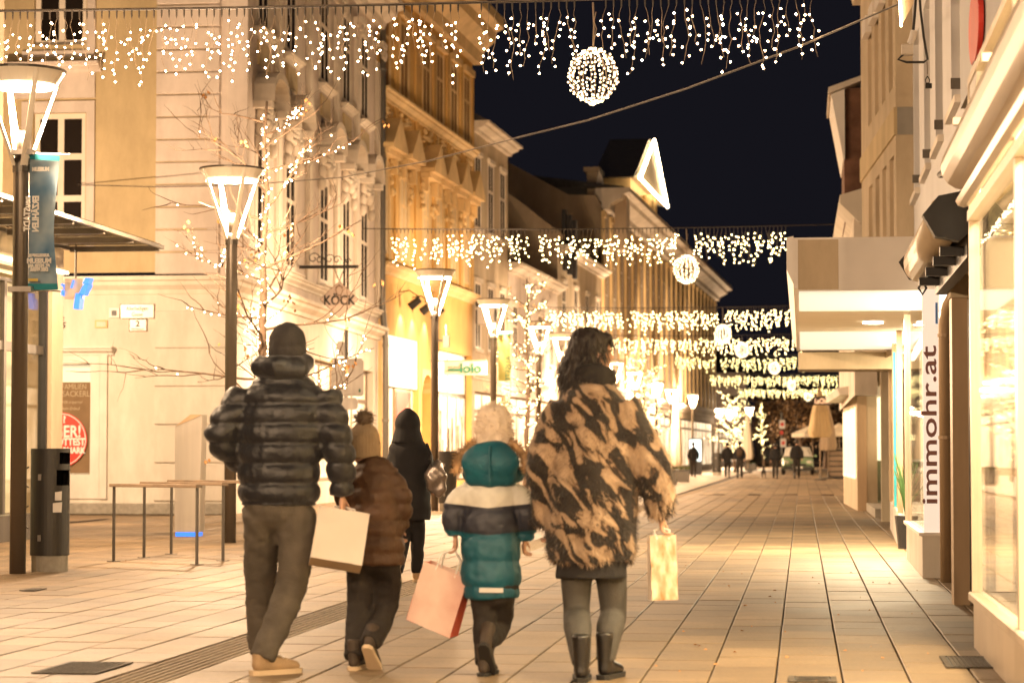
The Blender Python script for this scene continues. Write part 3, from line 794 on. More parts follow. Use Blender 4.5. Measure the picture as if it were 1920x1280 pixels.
# ------------------------------------------------------------------ further houses on the left
def house_front(name, label, A, B, H, wm, rows, cols, roofm='roof', slope=3.5, ww=1.0, sx=None, pm='pane', eave=.5, lower=None, hood=False):
    P = Plane(A, B); r = thing(name, label, 'building', (A[0], A[1], 0))
    cs = sx if sx else [P.L*(i+.5)/cols for i in range(cols)]
    ops = [(c-ww/2, c+ww/2, za, zb) for c in cs for za, zb in rows]
    lo = [(.4, P.L-.4, .3, 3.2)]
    mb = MB(P.M); wall(mb, 0, P.L, 0, H, ops+lo, .2); mb.build('front_wall', M[wm], r)
    for o in ops: window(r, P, *o, .014, 2, (.6,), fw=.07, pm=pm, th=.024)
    n = max(2, int(P.L/2.2))
    window(r, P, .4, P.L-.4, .3, 3.2, .18, n, (.78,), fm='wood', pm=lower or 'shopglow', fw=.09, name='shop_window')
    mb = MB(P.M); cornice(mb, 0, P.L, H, .35, eave); mb.build('eaves_cornice', M['trim'], r)
    mb = MB(P.M); cornice(mb, 0, P.L, 3.6, .2, .2); mb.build('ledge', M['trim'], r)
    if slope: mb = MB(P.M); mb.prism([(-eave*.9, H+.36), (6, H+.36+slope), (6, H+.36)], 0, P.L); mb.build('roof', M[roofm], r)
    for za, zb in rows:
        for c in cs:
            mb = MB(P.M); mb.box(c-ww/2-.12, c-ww/2, -.015, .02, za, zb).box(c+ww/2, c+ww/2+.12, -.015, .02, za, zb).box(c-ww/2-.14, c+ww/2+.14, -.08, .02, zb, zb+.14).box(c-ww/2-.14, c+ww/2+.14, -.1, .02, za-.12, za)
            mb.build('window_surround', M['trim'], r)
    return r, P
DA = YF.at(YF.L+.1); DB = G(952, 911)
DP = Plane(DA, DB)
dr, DP = house_front('narrow_house', 'narrow ochre house with three tall upper windows beside the yellow house', DA, DB, 11.7, 'beige', [(8.6, 11.0), (4.6, 6.8)], 3, sx=[DP.u(896, 340), DP.u(920, 360), DP.u(942, 380)], eave=.55)
MB(DP.M).box(DP.L-.3, DP.L, .41, 9, 0, 12.0).build('end_wall', M['beige'], dr)
q = DP.uv(898, 592); p = DP.at(q[0], q[1], -.3)
ac = thing('air_conditioner', 'pale air conditioning unit with round fan on the narrow house', 'air conditioner', p)
MB(DP.M).box(q[0]-.45, q[0]+.45, -.55, -.02, q[1]-.3, q[1]+.3).build('case', M['signwhite'], ac)
MB().tube([DP.at(q[0], q[1], -.551), DP.at(q[0], q[1], -.58)], .22, 14).build('fan', M['black'], ac)
EA = DP.at(DP.L+.1); EB = G(1045, 903.3)
er, EP = house_front('low_house', 'low two-storey house behind the second light curtain', EA, EB, 7.6, 'pink', [(4.6, 6.5)], 4, slope=2.6)
E2A = EP.at(EP.L+.1); E2B = G(1130, 896.3)
e2, E2P = house_front('gabled_house', 'brown house with sloping side wall below the great pediment', E2A, E2B, 9.3, 'beige', [(6.2, 8.2), (3.9, 5.4)], 4, slope=3.6)
# its side wall, seen above the low house
S2 = Plane((E2A.x-16, E2A.y), (E2A.x, E2A.y)); g = S2.uv
pts = [g(1056, 440), g(1018, 412), g(985, 385), g(940, 352), g(905, 330)]
poly = [(S2.L, 0), (S2.L, 9.0)]+pts+[(pts[-1][0], 0)]
MB(S2.M).slab(poly, 0, .4).build('side_wall', M['brownwall'], e2)
for i in range(3):
    a_, b_ = g(1046+10*i, 386+10*i), g(1054+10*i, 432+8*i)
    MB(S2.M).box(a_[0], b_[0], 1.5, 2.0, b_[1]-1.5, a_[1]).build('chimney', M['roof'], e2)
# great pediment house
FA = E2P.at(E2P.L+.1); FB = G(1340, 879)
FP = Plane(FA, FB); fr_ = thing('pediment_house', 'long stately house with a gable outlined in lights high over the street', 'building', (FA.x, FA.y, 0))
H = 12.6
pw = [FP.L*(i+.5)/22 for i in range(22)]
ops = [(c-.55, c+.55, 8.6, 11.2) for c in pw]+[(c-.55, c+.55, 4.9, 7.3) for c in pw]
mb = MB(FP.M); wall(mb, 0, FP.L, 0, H, ops+[(.6, FP.L-.6, .3, 3.4)], .25); mb.build('front_wall', M['beige'], fr_)
for o in ops: window(fr_, FP, *o, .014, 2, (.6,), fw=.08, pm='darkpane', th=.024)
window(fr_, FP, .6, FP.L-.6, .3, 3.4, .2, 24, (.8,), fm='wood', pm='shopglow', fw=.1, name='shop_window')
for i in range(23):
    c = FP.L*i/22
    mb = MB(FP.M); mb.cbox(c-.3, c+.3, -.1, .02, 4.4, 12.2, .03).box(c-.4, c+.4, -.16, .02, 12.2, 12.5); mb.build('pilaster', M['yellowtrim'], fr_)
mb = MB(FP.M); cornice(mb, 0, FP.L+1, 12.6, 1.0, 1.3); mb.build('eaves_cornice', M['trim'], fr_)
mb = MB(FP.M); cornice(mb, 0, FP.L, 3.8, .4, .4); mb.build('ledge', M['trim'], fr_)
mb = MB(FP.M); mb.prism([(-1.0, 13.65), (6, 14.6), (6, 13.65)], 0, FP.L); mb.build('roof', M['roof'], fr_)
FW = Plane((FA.x-30, FA.y), (FA.x, FA.y)); g = FW.uv
poly = [(FW.L, 0), (FW.L, 12.6), g(1117, 366), g(1066, 365), g(952, 304), g(880, 266), (g(880, 800)[0], 0)]
MB(FW.M).slab(poly, 0, .5).build('fire_wall', M['brownwall'], fr_)
# raised centre with the lit triangle
FPo = Plane(FP.at(0, 0, -1.0), FP.at(FP.L, 0, -1.0))
ua, ub = FPo.uv(1199, 330)[0]+.5, FPo.uv(1249, 372)[0]-.5
za_, zap = FPo.uv(1196, 328)[1], FPo.uv(1226, 268)[1]
mb = MB(FP.M); wall(mb, ua, ub, 13.6, za_, [((ua+ub)/2-1.2, (ua+ub)/2+1.2, 14.0, za_-.6)], .4, y=-.5); mb.box(ua, ua+.4, -.1, 1.1, 13.7, za_); mb.build('raised_centre', M['yellowtrim'], fr_)
cmid = (ua+ub)/2
mb = MB(FP.M); mb.slab([(ua-.6, za_), (ub+.6, za_), (cmid, zap)], -.9, 1.2); mb.build('gable', M['beige'], fr_)
mb = MB(FP.M); mb.slab([(ua-.9, za_-.05), (cmid, zap+.2), (cmid, zap+.05), (ua-.6, za_-.05)], -.8, 1.3); mb.slab([(ub+1.0, za_-.05), (ub+.6, za_-.05), (cmid, zap+.05), (cmid, zap+.2)], -.8, 1.3); mb.build('gable_roof', M['greyband'], fr_)
for dx in (-.9, .9):
    MB(FP.M).tube([(cmid+dx, -.8, 13.8), (cmid+dx, -.8, za_-.3)], .3, 10).build('column', M['yellowtrim'], fr_, smooth=True)
lt = thing('gable_light_string', 'triangle of bright bulbs outlining the gable of the pediment house', 'light string', FP.at(cmid, za_, -1.0))
mb = MB(FP.M)
for (p0, p1) in (((ua-.7, za_-.1), (cmid, zap+.1)), ((cmid, zap+.1), (ub+.7, za_-.1)), ((ub+.7, za_-.1), (ua-.7, za_-.1))):
    for i in range(46):
        t = i/46; mb.octa((p0[0]+(p1[0]-p0[0])*t, -1.05, p0[1]+(p1[1]-p0[1])*t), .085)
mb.build('bulbs', emit('gable_bulbs', (1, .72, .40), 40, sampled=True), lt)['kind'] = 'stuff'
tw = MB(FP.M); tw.tube([(ua-.7, -1.03, za_-.1), (cmid, -1.03, zap+.1), (ub+.7, -1.03, za_-.1), (ua-.7, -1.03, za_-.1)], .02, 5); tw.build('cable', M['cable'], lt)
# dormers on the fire wall house
for px0, px1, py0, py1 in ((1098, 1117, 318, 372), (1150, 1172, 362, 425)):
    a_, b_ = FW.uv(px0, py1), FW.uv(px1, py0)
    d_ = MB(FW.M); d_.box(a_[0], b_[0], .8, 3, a_[1]-1, b_[1]); d_.box(a_[0]-.15, b_[0]+.15, .6, 3.1, b_[1], b_[1]+.2); d_.build('dormer', M['brownwall'], fr_)
a_ = FW.uv(1122, 312); MB(FW.M).slab([(a_[0]-.3, a_[1]-1.6), (a_[0]+.2, a_[1]-1.6), (a_[0]+.15, a_[1]-.5), (a_[0]-.02, a_[1])], .6, 1.0).build('finial', M['trim'], fr_)

# ------------------------------------------------------------------ glass shop at the left edge
LX = -10.35
lc = atX(102, 1000, LX)
LP = Plane((LX, 22.0), (LX, lc.y))
ls = thing('corner_shop', 'glass-fronted shop under the flat glass canopy at the left edge', 'building', (LX, lc.y, 0))
L = LP.L
M['olive'] = emit('shop_interior_left', (1, .78, .40), .45, sampled=False, base=(.4, .34, .2))
MB(LP.M).box(0, L-.02, -.04, .3, 0, .34).build('plinth', M['darksteel'], ls)
MB(LP.M).box(0, L-.3, .5, .55, .34, 3.5).build('display_back', M['olive'], ls)
for i in range(6):
    u0, u1 = L-.55-(i+1)*1.7, L-.55-i*1.7
    fr = MB(LP.M).box(u0, u0+.05, -.03, .06, .36, 3.45).box(u1-.05, u1, -.03, .06, .36, 3.45).box(u0+.05, u1-.05, -.03, .06, 3.4, 3.45).box(u0+.05, u1-.05, -.02, .05, 2.5, 2.62).build('shop_window', M['darksteel'], ls)
    MB(LP.M).box(u0+.05, u1-.05, .0, .012, .36, 2.5).build('pane', M['glass'], fr)
    MB(LP.M).box(u0+.05, u1-.05, .0, .012, 2.62, 3.4).build('pane', M['glass'], fr)
MB(LP.M).box(L-.5, L, -.1, .3, .34, 4.0).build('corner_post', M['beige'], ls)
MB(LP.M).box(L-.62, L-.56, -.06, .05, .3, 3.9).build('black_post', M['black'], ls)
MB(LP.M).box(0, L-.02, -.02, .3, 3.5, 4.3).build('fascia', M['beige'], ls)
MB(LP.M).box(0, L-.6, .3, 8, 4.25, 4.4).build('flat_roof', M['roof'], ls)
zc_ = 4.02; cx0, cx1 = .12, 1.45
can = MB(LP.M)
can.box(1.0, L+.35, -cx1, -cx1+.05, zc_, zc_+.05).box(1.0, L+.35, -.1, -.04, zc_, zc_+.05)
can.build('canopy_frame', M['pole'], ls)
for i in range(8):
    u = L+.3-i*1.35
    MB(LP.M).box(u-.03, u+.03, -cx1+.06, -.1, zc_-.03, zc_+.05).build('canopy_beam', M['pole'], ls)
    if i: MB(LP.M).box(u+.035, u+1.315, -cx1+.02, -.05, zc_+.055, zc_+.065).build('canopy_pane', M['glass2'], ls)
MB(LP.M).box(1.0, L-.4, -.3, -.2, 3.62, 3.66).build('light_strip', emit('strip_light', (1, .85, .55), 2, sampled=False), ls)
up = atX(9, 200, LX)
MB().box(LX-3, LX-.02, 22, up.y, 4.42, 14).build('upper_wall', M['brownwall'], ls)
# blue letter sign on its rod
p = atY(142, 520, 32.8)
bs = thing('blue_letter_sign', 'small hanging sign of glowing blue letters under the glass canopy', 'sign', p)
MB().cyl(p+Vector((0, 0, -.02)), p+Vector((0, 0, .62)), .014, n=6).build('rod', M['darksteel'], bs)
k = 32.8/FPX
MB().box(p.x-.14, p.x+.12, p.y-.05, p.y+.05, p.z-.3, p.z-.02).build('bracket', M['steel'], bs)
for (x0, x1, y0, y1) in ((156, 170, 521, 532), (153, 168, 533, 543), (148, 163, 543, 553), (104, 118, 532, 542), (104, 120, 544, 554), (133, 138, 525, 540)):
    a, b = atY(x0, y1, 32.7), atY(x1, y0, 32.7)
    MB().slab([(a.x, a.z), (b.x-.03, a.z), (b.x, b.z), (a.x+.04, b.z)], 32.66, 32.86).build('letter', M['blue'], bs)
a, b = atY(139, 579, 32.7), atY(153, 550, 32.7)
MB().slab([(a.x, a.z), (b.x-.03, a.z), (b.x, b.z), (a.x+.03, b.z)], 32.66, 32.86).build('letter', M['blue'], bs)

# ================================================================== right side
# ------------------------------------------------------------------ nearest shop: big lit window
RX = 1.01; RY = 14.7
rs = thing('bright_shop', 'brightly lit shop with a full-height window along the right edge', 'building', (RX, RY, 0))
RP = Plane((RX, RY), (RX, 3.0))       # u runs towards us, inside is to the right
M['interior'] = mat('shop_wall_cream', (.80, .72, .58), .8, var=.04)
M['blinds'] = mat('olive_blind', (.20, .17, .10), .8, var=.15, stretch=(6, 6, .2))
M['frame'] = mat('shop_frame', (.66, .56, .45), .35, metal=.3, var=.06)
M['shopfloor'] = mat('shop_floor', (.5, .42, .32), .5, var=.1)
MB(RP.M).box(0, RP.L, 0, .25, 0, .27).build('plinth', M['frame'], rs)
MB(RP.M).cbox(-.01, RP.L, -.03, .12, .272, .33, .01).build('sill', M['frame'], rs)
us = [0.0, RY-11.55, RY-8.2, RY-4.6, RP.L]
for i in range(4):
    u0, u1 = us[i], us[i+1]
    fr = MB(RP.M).box(u0, u0+.045, -.01, .07, .332, 3.4).box(u1-.045, u1, -.01, .07, .332, 3.4).box(u0+.045, u1-.045, -.01, .07, 3.35, 3.4).build('shop_window', M['frame'], rs)
    MB(RP.M).box(u0+.045, u1-.045, .02, .03, .332, 3.35).build('pane', M['clearglass'], fr)
room = MB(RP.M)
room.add([(0.02, .09, .1), (RP.L, .09, .1), (RP.L, 4, .1), (.02, 4, .1), (.02, .09, 3.45), (RP.L, .09, 3.45), (RP.L, 4, 3.45), (.02, 4, 3.45)],
         [(0, 1, 2, 3), (4, 7, 6, 5), (3, 2, 6, 7), (0, 3, 7, 4), (1, 5, 6, 2)])
room.build('shop_room', M['interior'], rs)
MB(RP.M).box(.03, .06, .1, 1.6, 2.45, 3.3).build('blind', M['blinds'], rs)
MB(RP.M).box(.05, .35, .5, 1.1, .1, 1.05).build('counter', M['wood'], rs)
for i_, (w0, w1, z0_, z1_, mt_) in enumerate(((.12, .22, .34, 1.3, 'frame'), (.24, .30, .34, 1.75, 'blinds'), (.32, .42, .9, 1.5, 'paperless'), (.44, .5, .34, 2.1, 'frame'))):
    MB(RP.M).box(.07+.03*i_, .16+.03*i_, w0, w1, z0_, z1_).build('display_stand', M.get(mt_, M['frame']), rs)
for z_ in (.9, 1.35, 1.8): MB(RP.M).box(.03, .07, .12, 1.2, z_, z_+.03).build('shelf', M['frame'], rs)
for i, u in enumerate((1.2, 3.6, 6.2, 8.8)):
    lp = MB(RP.M).box(u-.5, u+.5, .7, 1.5, 3.38, 3.43).build('ceiling_lamp', emit('ceiling_panel%d' % i, (1, .84, .58), 6, sampled=False), rs)
    l = bpy.data.lights.new('ceiling_light', 'AREA'); l.shape = 'RECTANGLE'; l.size = 1.0; l.size_y = .8; l.energy = 120 if i == 0 else 520; l.color = (1, .80, .52)
    lo = bpy.data.objects.new('ceiling_light', l); col.objects.link(lo); lo.parent = rs; lo.location = RP.at(u, 3.36, 1.1)-rs.location
wg = thing('reflection_bulbs', 'row of tiny bulbs imitating lights reflected in the bright shop window', 'light string', RP.at(.1, 2.42, .06))  # added bulbs imitate street lights mirrored in the glass
mb = MB(RP.M); rg = random.Random(4)
for i in range(90): mb.octa((.06+i*.035, .07+rg.uniform(-.012, .012), 2.42+rg.uniform(-.015, .015)), .006)
mb.build('bulbs', emit('reflection_bulb', (1, .8, .5), 25, sampled=False), wg)['kind'] = 'stuff'
MB(RP.M).tube([(.05, .075, 2.425), (3.2, .075, 2.425)], .004, 5).build('wire', M['wire'], wg)
# facade above with rolled awning, light box and red sign
MB(RP.M).box(-1.4, RP.L, .04, .4, 3.42, 9).build('upper_wall', M['lightgrey'], rs)
aw = MB(RP.M)
prof = [(-.04+.14*math.cos(q), 2.86+.14*math.sin(q)) for q in [i*math.pi/8 for i in range(16)]]
aw.prism(prof, .1, RP.L)
aw_r = thing('rolled_awning', 'cream rolled awning above the bright shop window at the right edge', 'awning', RP.at(.1, 2.8, -.1))
aw.build('cassette', mat('awning_cream', (.40, .31, .21), .4, var=.05, scale=2), aw_r, smooth=True)
MB(RP.M).prism([(-.04+.05*math.cos(q), 2.66+.04*math.sin(q)) for q in [i*math.pi/4 for i in range(8)]], .05, RP.L).build('front_bar', M['frame'], aw_r, smooth=True)
MB(RP.M).prism([(-.02, 2.54), (.05, 2.54), (.05, 2.6), (-.02, 2.6)], .02, RP.L).build('rail', M['frame'], aw_r)
for u in (1.0, 3.2, 6):
    MB(RP.M).box(u-.03, u+.03, -.16, .04, 2.99, 3.03).build('bracket', M['frame'], aw_r)
lb = thing('light_box', 'glowing white light box sign at the top right corner', 'light box', RP.at(2.7, 3.4, -.1))
prof = [(-.02, 3.42), (-.12, 3.42), (-.2, 3.5), (-.2, 4.3), (-.12, 4.4), (-.02, 4.4)]
MB(RP.M).prism(prof, 2.7, 7).build('case', emit('light_box_face', (1, .86, .62), 1.4, sampled=False), lb)
rsn = thing('red_shop_sign', 'red oval sign on the grey wall above the rolled awning', 'sign', RP.at(.2, 4, 0))
def oval(mb, u, z, ru, rz, y, n=28, tilt=0):
    mb.add([(u+ru*math.cos(6.2832*i/n)+tilt*math.sin(6.2832*i/n), y, z+rz*math.sin(6.2832*i/n)) for i in range(n)]+[(u+ru*math.cos(6.2832*i/n)+tilt*math.sin(6.2832*i/n), y+.03, z+rz*math.sin(6.2832*i/n)) for i in range(n)],
           [tuple(range(n))]+[(i, n+i, n+(i+1) % n, (i+1) % n) for i in range(n)])
cu, cz = RP.uv(1825, 62)[0], RP.uv(1825, 50)[1]
mb = MB(RP.M); oval(mb, cu, cz, .42, .22, -.0); mb.build('red_face', M['red'], rsn)
mb = MB(RP.M); oval(mb, cu-.1, cz-.3, .34, .1, .0); mb.build('pale_face', M['signwhite'], rsn)
# second rolled awning with black end
Y0, Y1 = 15.7, 19.4
A2 = Plane((1.02, Y1), (1.02, Y0))
aw2 = thing('black_capped_awning', 'cream rolled awning with black end cap over the brown posts', 'awning', A2.at(0, 2.5))
prof = [(-.10+.115*math.cos(q), 2.66+.15*math.sin(q)) for q in [i*math.pi/8 for i in range(16)]]
MB(A2.M).prism(prof, 0, A2.L).build('cassette', bpy.data.materials['awning_cream'], aw2, smooth=True)
prof2 = [(-.25, 2.67), (-.15, 2.79), (.0, 2.82), (.06, 2.78), (.06, 2.57), (-.02, 2.5), (-.17, 2.53)]
MB(A2.M).prism(prof2, A2.L, A2.L+.14).build('end_cap', M['black'], aw2)
MB(A2.M).prism(prof2, -.03, 0).build('end_cap', M['black'], aw2)
MB(A2.M).prism([(.03, 2.4), (.12, 2.4), (.12, 2.9), (.03, 2.9)], .1, A2.L+.1).build('mounting_rail', M['black'], aw2)
for u in (.6, 1.6, 2.6, 3.4):
    MB(A2.M).box(u-.04, u+.04, -.12, .05, 2.44, 2.5).build('arm', M['black'], aw2)
MB(A2.M).tube([(A2.L+.1, -.1, 2.95), (A2.L-.2, -.12, 2.96), (A2.L-.25, .05, 3.0)], .022, 6).build('hinge', M['black'], aw2)
MB(A2.M).tube([(.3, -.08, 2.5), (.3, -.11, 2.44), (.3, -.08, 2.39), (.3, -.05, 2.44), (.3, -.08, 2.5)], .01, 5).build('crank_ring', M['black'], aw2)
# brown post and bent pipe
p = G(1804, 1134)
po = thing('brown_post', 'square brown post beside the bright shop window', 'post', (p.x, p.y, 0))
MB().box(p.x-.06, p.x+.06, p.y, p.y+.3, 0, 2.34).build('shaft', M['bronze'], po); MB().box(p.x-.07, p.x+.1, p.y-.02, p.y+.32, 2.34, 2.52).build('head', M['beige'], po)
MB().box(p.x+.075, p.x+.5, p.y+.05, p.y+.25, 0, 3.0).build('back_panel', M['bronze'], po)
p = G(1777, 1090)
pp = thing('brown_downpipe', 'fat brown downpipe with a bent top beside the white vertical sign', 'downpipe', (p.x, p.y, 0))
MB().tube([p, p+Vector((0, 0, 2.32)), p+Vector((.03, -.06, 2.48)), p+Vector((.1, -.2, 2.62)), p+Vector((.22, -.5, 2.85))], .066, 12).build('pipe', M['bronze'], pp, smooth=True)
for z in (1.28, 2.2): MB().cyl(p+Vector((0, 0, z)), p+Vector((0, 0, z+.03)), .074, n=12).build('joint', M['bronze'], pp)
MB().box(p.x+.07, p.x+.6, p.y+.08, p.y+.2, 0, 2.7).build('back_panel', M['bronze'], pp)

# ------------------------------------------------------------------ grey house with the white canopy
gh = thing('grey_house', 'pale grey house rising above the white canopy on the right', 'building', (1.62, 23, 0))
GP = Plane((1.62, 35.2), (1.62, 16.2))
wy = [(27.9, 29.4), (30.6, 32.1), (33.4, 34.9), (24.8, 26.3)]
ops = [(35.2-b, 35.2-a, 4.8, 7.0) for a, b in wy]+[(35.2-b, 35.2-a, 8.4, 10.4) for a, b in wy]
mb = MB(GP.M); wall(mb, 0, GP.L-5.2, 2.6, 13, ops, .2); mb.build('front_wall', M['lightgrey'], gh)
mb = MB(GP.M); mb.box(GP.L-5.18, GP.L-3.2, -.03, .3, 2.6, 13); mb.build('cream_strip', M['trim'], gh)
mb = MB(GP.M); mb.box(GP.L-3.18, GP.L, .05, .3, 2.6, 13); mb.build('dark_recess', M['darksteel'], gh)
for o in ops:
    window(gh, GP, *o, .16, 2, (), fw=.07)
    mb = MB(GP.M); mb.box(o[0]-.1, o[1]+.1, -.07, .02, o[2]-.1, o[2]-.02); mb.build('window_sill', M['trim'], gh)
    mb = MB(GP.M); mb.add([(o[1]-.02, .0, o[2]+.05), (o[1]-.02, -.1, o[2]+.05), (o[1]-.02, -.1, o[2]+.16), (o[1]-.02, 0, o[2]+.16), (o[1]+.01, .0, o[2]+.05), (o[1]+.01, -.1, o[2]+.05), (o[1]+.01, -.1, o[2]+.16), (o[1]+.01, 0, o[2]+.16)], [(0, 1, 2, 3), (7, 6, 5, 4), (0, 4, 5, 1), (1, 5, 6, 2), (2, 6, 7, 3)])
    mb.build('open_vent', M['darksteel'], gh)
MB(GP.M).tube([(GP.L-6.2, -.06, 2.7), (GP.L-6.2, -.06, 13)], .04, 8).build('downpipe', M['zinc'], gh)
# canopy
cn0, cn1 = 23.0, 37.0
a, b = atY(1492, 545, cn0), atY(1748, 443, cn0)
cp = thing('white_canopy', 'white box canopy with bright soffit over the pavement on the right', 'canopy', (a.x, cn0, 0))
zl, zt = a.z, b.z
MB().box(a.x+.02, b.x+.35, cn0, cn0+.06, zl, zt).build('front_fascia', M['signwhite'], cp)
w0 = atY(1572, 500, cn0-.004).x
MB().box(a.x+.022, w0, cn0-.006, cn0-.001, zl+.01, zt-.02).build('fascia_panel', M['beige'], cp)
MB().plate([(a.x, cn0+.06), (b.x+.35, cn0+.06), (b.x+.35, cn1), (a.x, cn1)], zl+.022, zl+.06).build('soffit', mat('soffit_white', (.78, .74, .68), .6, var=.03), cp)
MB().box(a.x-.02, a.x+.02, cn0, cn1, zl+.02, zt).build('side_fascia', M['signwhite'], cp)
MB().prism([(cn0, zt), (cn0, zt+.02), (cn1, zt+.02), (cn1, zt)], 0, 0)
e = MB(); n = [(a.x-.02, zl+.06), (a.x-.085, zl+.2), (a.x-.085, zt+.0), (a.x-.02, zt+.015)]
m4 = len(n); e.add([(x, cn0-.01, z) for x, z in n]+[(x, cn1, z) for x, z in n], [(i, m4+i, m4+(i+1) % m4, (i+1) % m4) for i in range(m4)]+[tuple(range(m4)), tuple(range(m4, 2*m4))[::-1]])
e.build('edge_trim', M['signwhite'], cp)
MB().box(a.x-.02, b.x+.35, cn0+.06, cn1, zt-.05, zt).build('top_deck', M['roof'], cp)
MB().box(a.x, b.x+.3, cn1-.02, cn1+1.2, zl-.26, zl+.0).build('rear_beam', M['beige'], cp)
for y0_, y1_ in ((23.4, 26.4), (31.2, 36.2)):
    MB().box(a.x+.03, b.x+.2, y0_, y1_, zl+.004, zl+.018).build('soffit_glow', emit('soffit_glow', (1, .84, .64), .5, sampled=True), cp)  # glowing sheets added to brighten bands of the soffit
for i, y in enumerate((28.9,)):
    x = .84
    MB().lathe([(.0, 0), (.12, 0), (.12, .02), (0, .02)], 16, (x, y, zl-.003)).build('downlight', emit('downlight%d' % i, (1, .85, .6), 8, sampled=False), cp)
    l = bpy.data.lights.new('downlight_beam', 'AREA'); l.shape = 'DISK'; l.size = .3; l.energy = 420; l.color = (1, .78, .48)
    lo = bpy.data.objects.new('downlight_beam', l); col.objects.link(lo); lo.parent = cp; lo.location = Vector((x, y, zl-.02))-cp.location
# shop under the canopy with the white vertical sign
c0 = G(1730, 1083); c1 = G(1700, 1048)
sh = thing('estate_office', 'glazed office under the white canopy with tall white corner sign', 'building', (c0.x, c0.y, 0))
zt1 = .39
OP = Plane((c1.x, c1.y), (c0.x, c0.y))
MB(OP.M).box(0, OP.L, 0, .5, 0, zt1).build('plinth', M['white'], sh)
MB(OP.M).box(-.02, OP.L+.01, -.03, .5, zt1, zt1+.03).build('sill', M['signwhite'], sh)
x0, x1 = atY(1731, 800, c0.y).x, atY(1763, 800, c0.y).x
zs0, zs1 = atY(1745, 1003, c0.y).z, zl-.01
MB().box(x0, x1, c0.y+.01, c0.y+.05, zs0, zs1).build('sign_panel', emit('brightened_panel', (1, .84, .68), .42, sampled=False, base=(.7, .66, .62)), sh)  # emission added to brighten the white panel
hgt = (950-655)/FPX*c0.y
me = text_mesh('immohr.at', .16, .004, bold=.002); wdt = max(v.co.x for v in me.vertices)
for v in me.vertices: v.co.x *= hgt/wdt; v.co.y *= 1.28
pt = atY(1757, 947, c0.y)
put_text('sign_lettering', me, M['purple'], sh, (pt.x, c0.y+.004, pt.z), (0, 0, 1), (-1, 0, 0))
q0, q1 = atY(1754, 607, c0.y), atY(1758, 567, c0.y)
MB().box(q0.x, q1.x, c0.y-.001, c0.y+.008, q0.z, q1.z).build('blue_logo', mat('blue_print', (.12, .3, .75), .5), sh)
MB(OP.M).box(.04, OP.L-.04, .02, .03, zt1+.03, zl-.03).build('window_pane', M['glass'], sh)
MB(OP.M).box(-.04, .04, -.01, .06, zt1+.03, zl-.02).build('window_post', M['frame'], sh)
MB(OP.M).box(0, OP.L, .46, .5, zt1, zl-.02).build('display_back', M['shopglow'], sh)
c2, c3 = G(1685, 1026), G(1669, 991)
OP2 = Plane((c3.x, c3.y), (c2.x, c2.y))
MB(OP2.M).box(0, OP2.L, 0, .5, 0, .42).build('plinth', M['white'], sh)
fr = MB(OP2.M).box(0, .1, -.01, .06, .42, zl-.02).box(OP2.L-.1, OP2.L, -.01, .06, .42, zl-.02).box(OP2.L*.5-.04, OP2.L*.5+.04, -.01, .06, .42, zl-.02).build('shop_window', M['bronze'], sh)
MB(OP2.M).box(.1, OP2.L-.1, .02, .03, .44, zl-.05).build('pane', M['glass'], fr)
MB(OP2.M).box(0, OP2.L, .46, .5, .42, zl-.02).build('display_back', M['shopglow'], sh)
MB(OP2.M).box(OP2.L-.16, OP2.L-.04, -.05, -.02, .5, 2.4).build('teal_poster', M['teal'], sh)
for PL, ln in ((OP, OP.L), (OP2, OP2.L)):
    MB(PL.M).box(.1, ln-.1, .3, .38, zl-.12, zl-.08).build('display_lamp', emit('display_lamp', (1, .84, .58), 6, sampled=False), sh)
    l = bpy.data.lights.new('display_light', 'AREA'); l.shape = 'RECTANGLE'; l.size = ln*.8; l.size_y = .1; l.energy = 130; l.color = (1, .80, .52)
    lo = bpy.data.objects.new('display_light', l); col.objects.link(lo); lo.parent = sh; lo.location = PL.at(ln/2, zl-.13, .30)-sh.location
    dv = (-PL.n*.8-Vector((0, 0, 1))).normalized(); lo.rotation_euler = dv.to_track_quat('-Z', 'X').to_euler()
    lo.rotation_euler = (Matrix((PL.d, dv.cross(PL.d)*-1, -dv)).transposed()).to_euler()
# plants in the recess
pl = thing('potted_plant', 'green spiky plant in a dark pot beside the office window', 'plant', (c2.x+.08, c2.y-.35, 0))
MB().lathe([(.1, 0), (.14, .4), (.12, .4)], 12, (c2.x+.08, c2.y-.35, 0)).build('pot', M['black'], pl)
lf = MB(); rg = random.Random(2)
for i in range(26):
    q = rg.uniform(0, 6.28); r_ = rg.uniform(.05, .22); h = rg.uniform(.35, .8); b0 = Vector((c2.x+.08, c2.y-.35, .38))
    lf.tube([b0, b0+Vector((r_*.4*math.cos(q), r_*.4*math.sin(q), h*.6)), b0+Vector((r_*math.cos(q), r_*math.sin(q), h))], [.012, .012, .002], 4)
lf.build('leaves', mat('plant_green', (.05, .10, .03), .6, var=.3), pl)
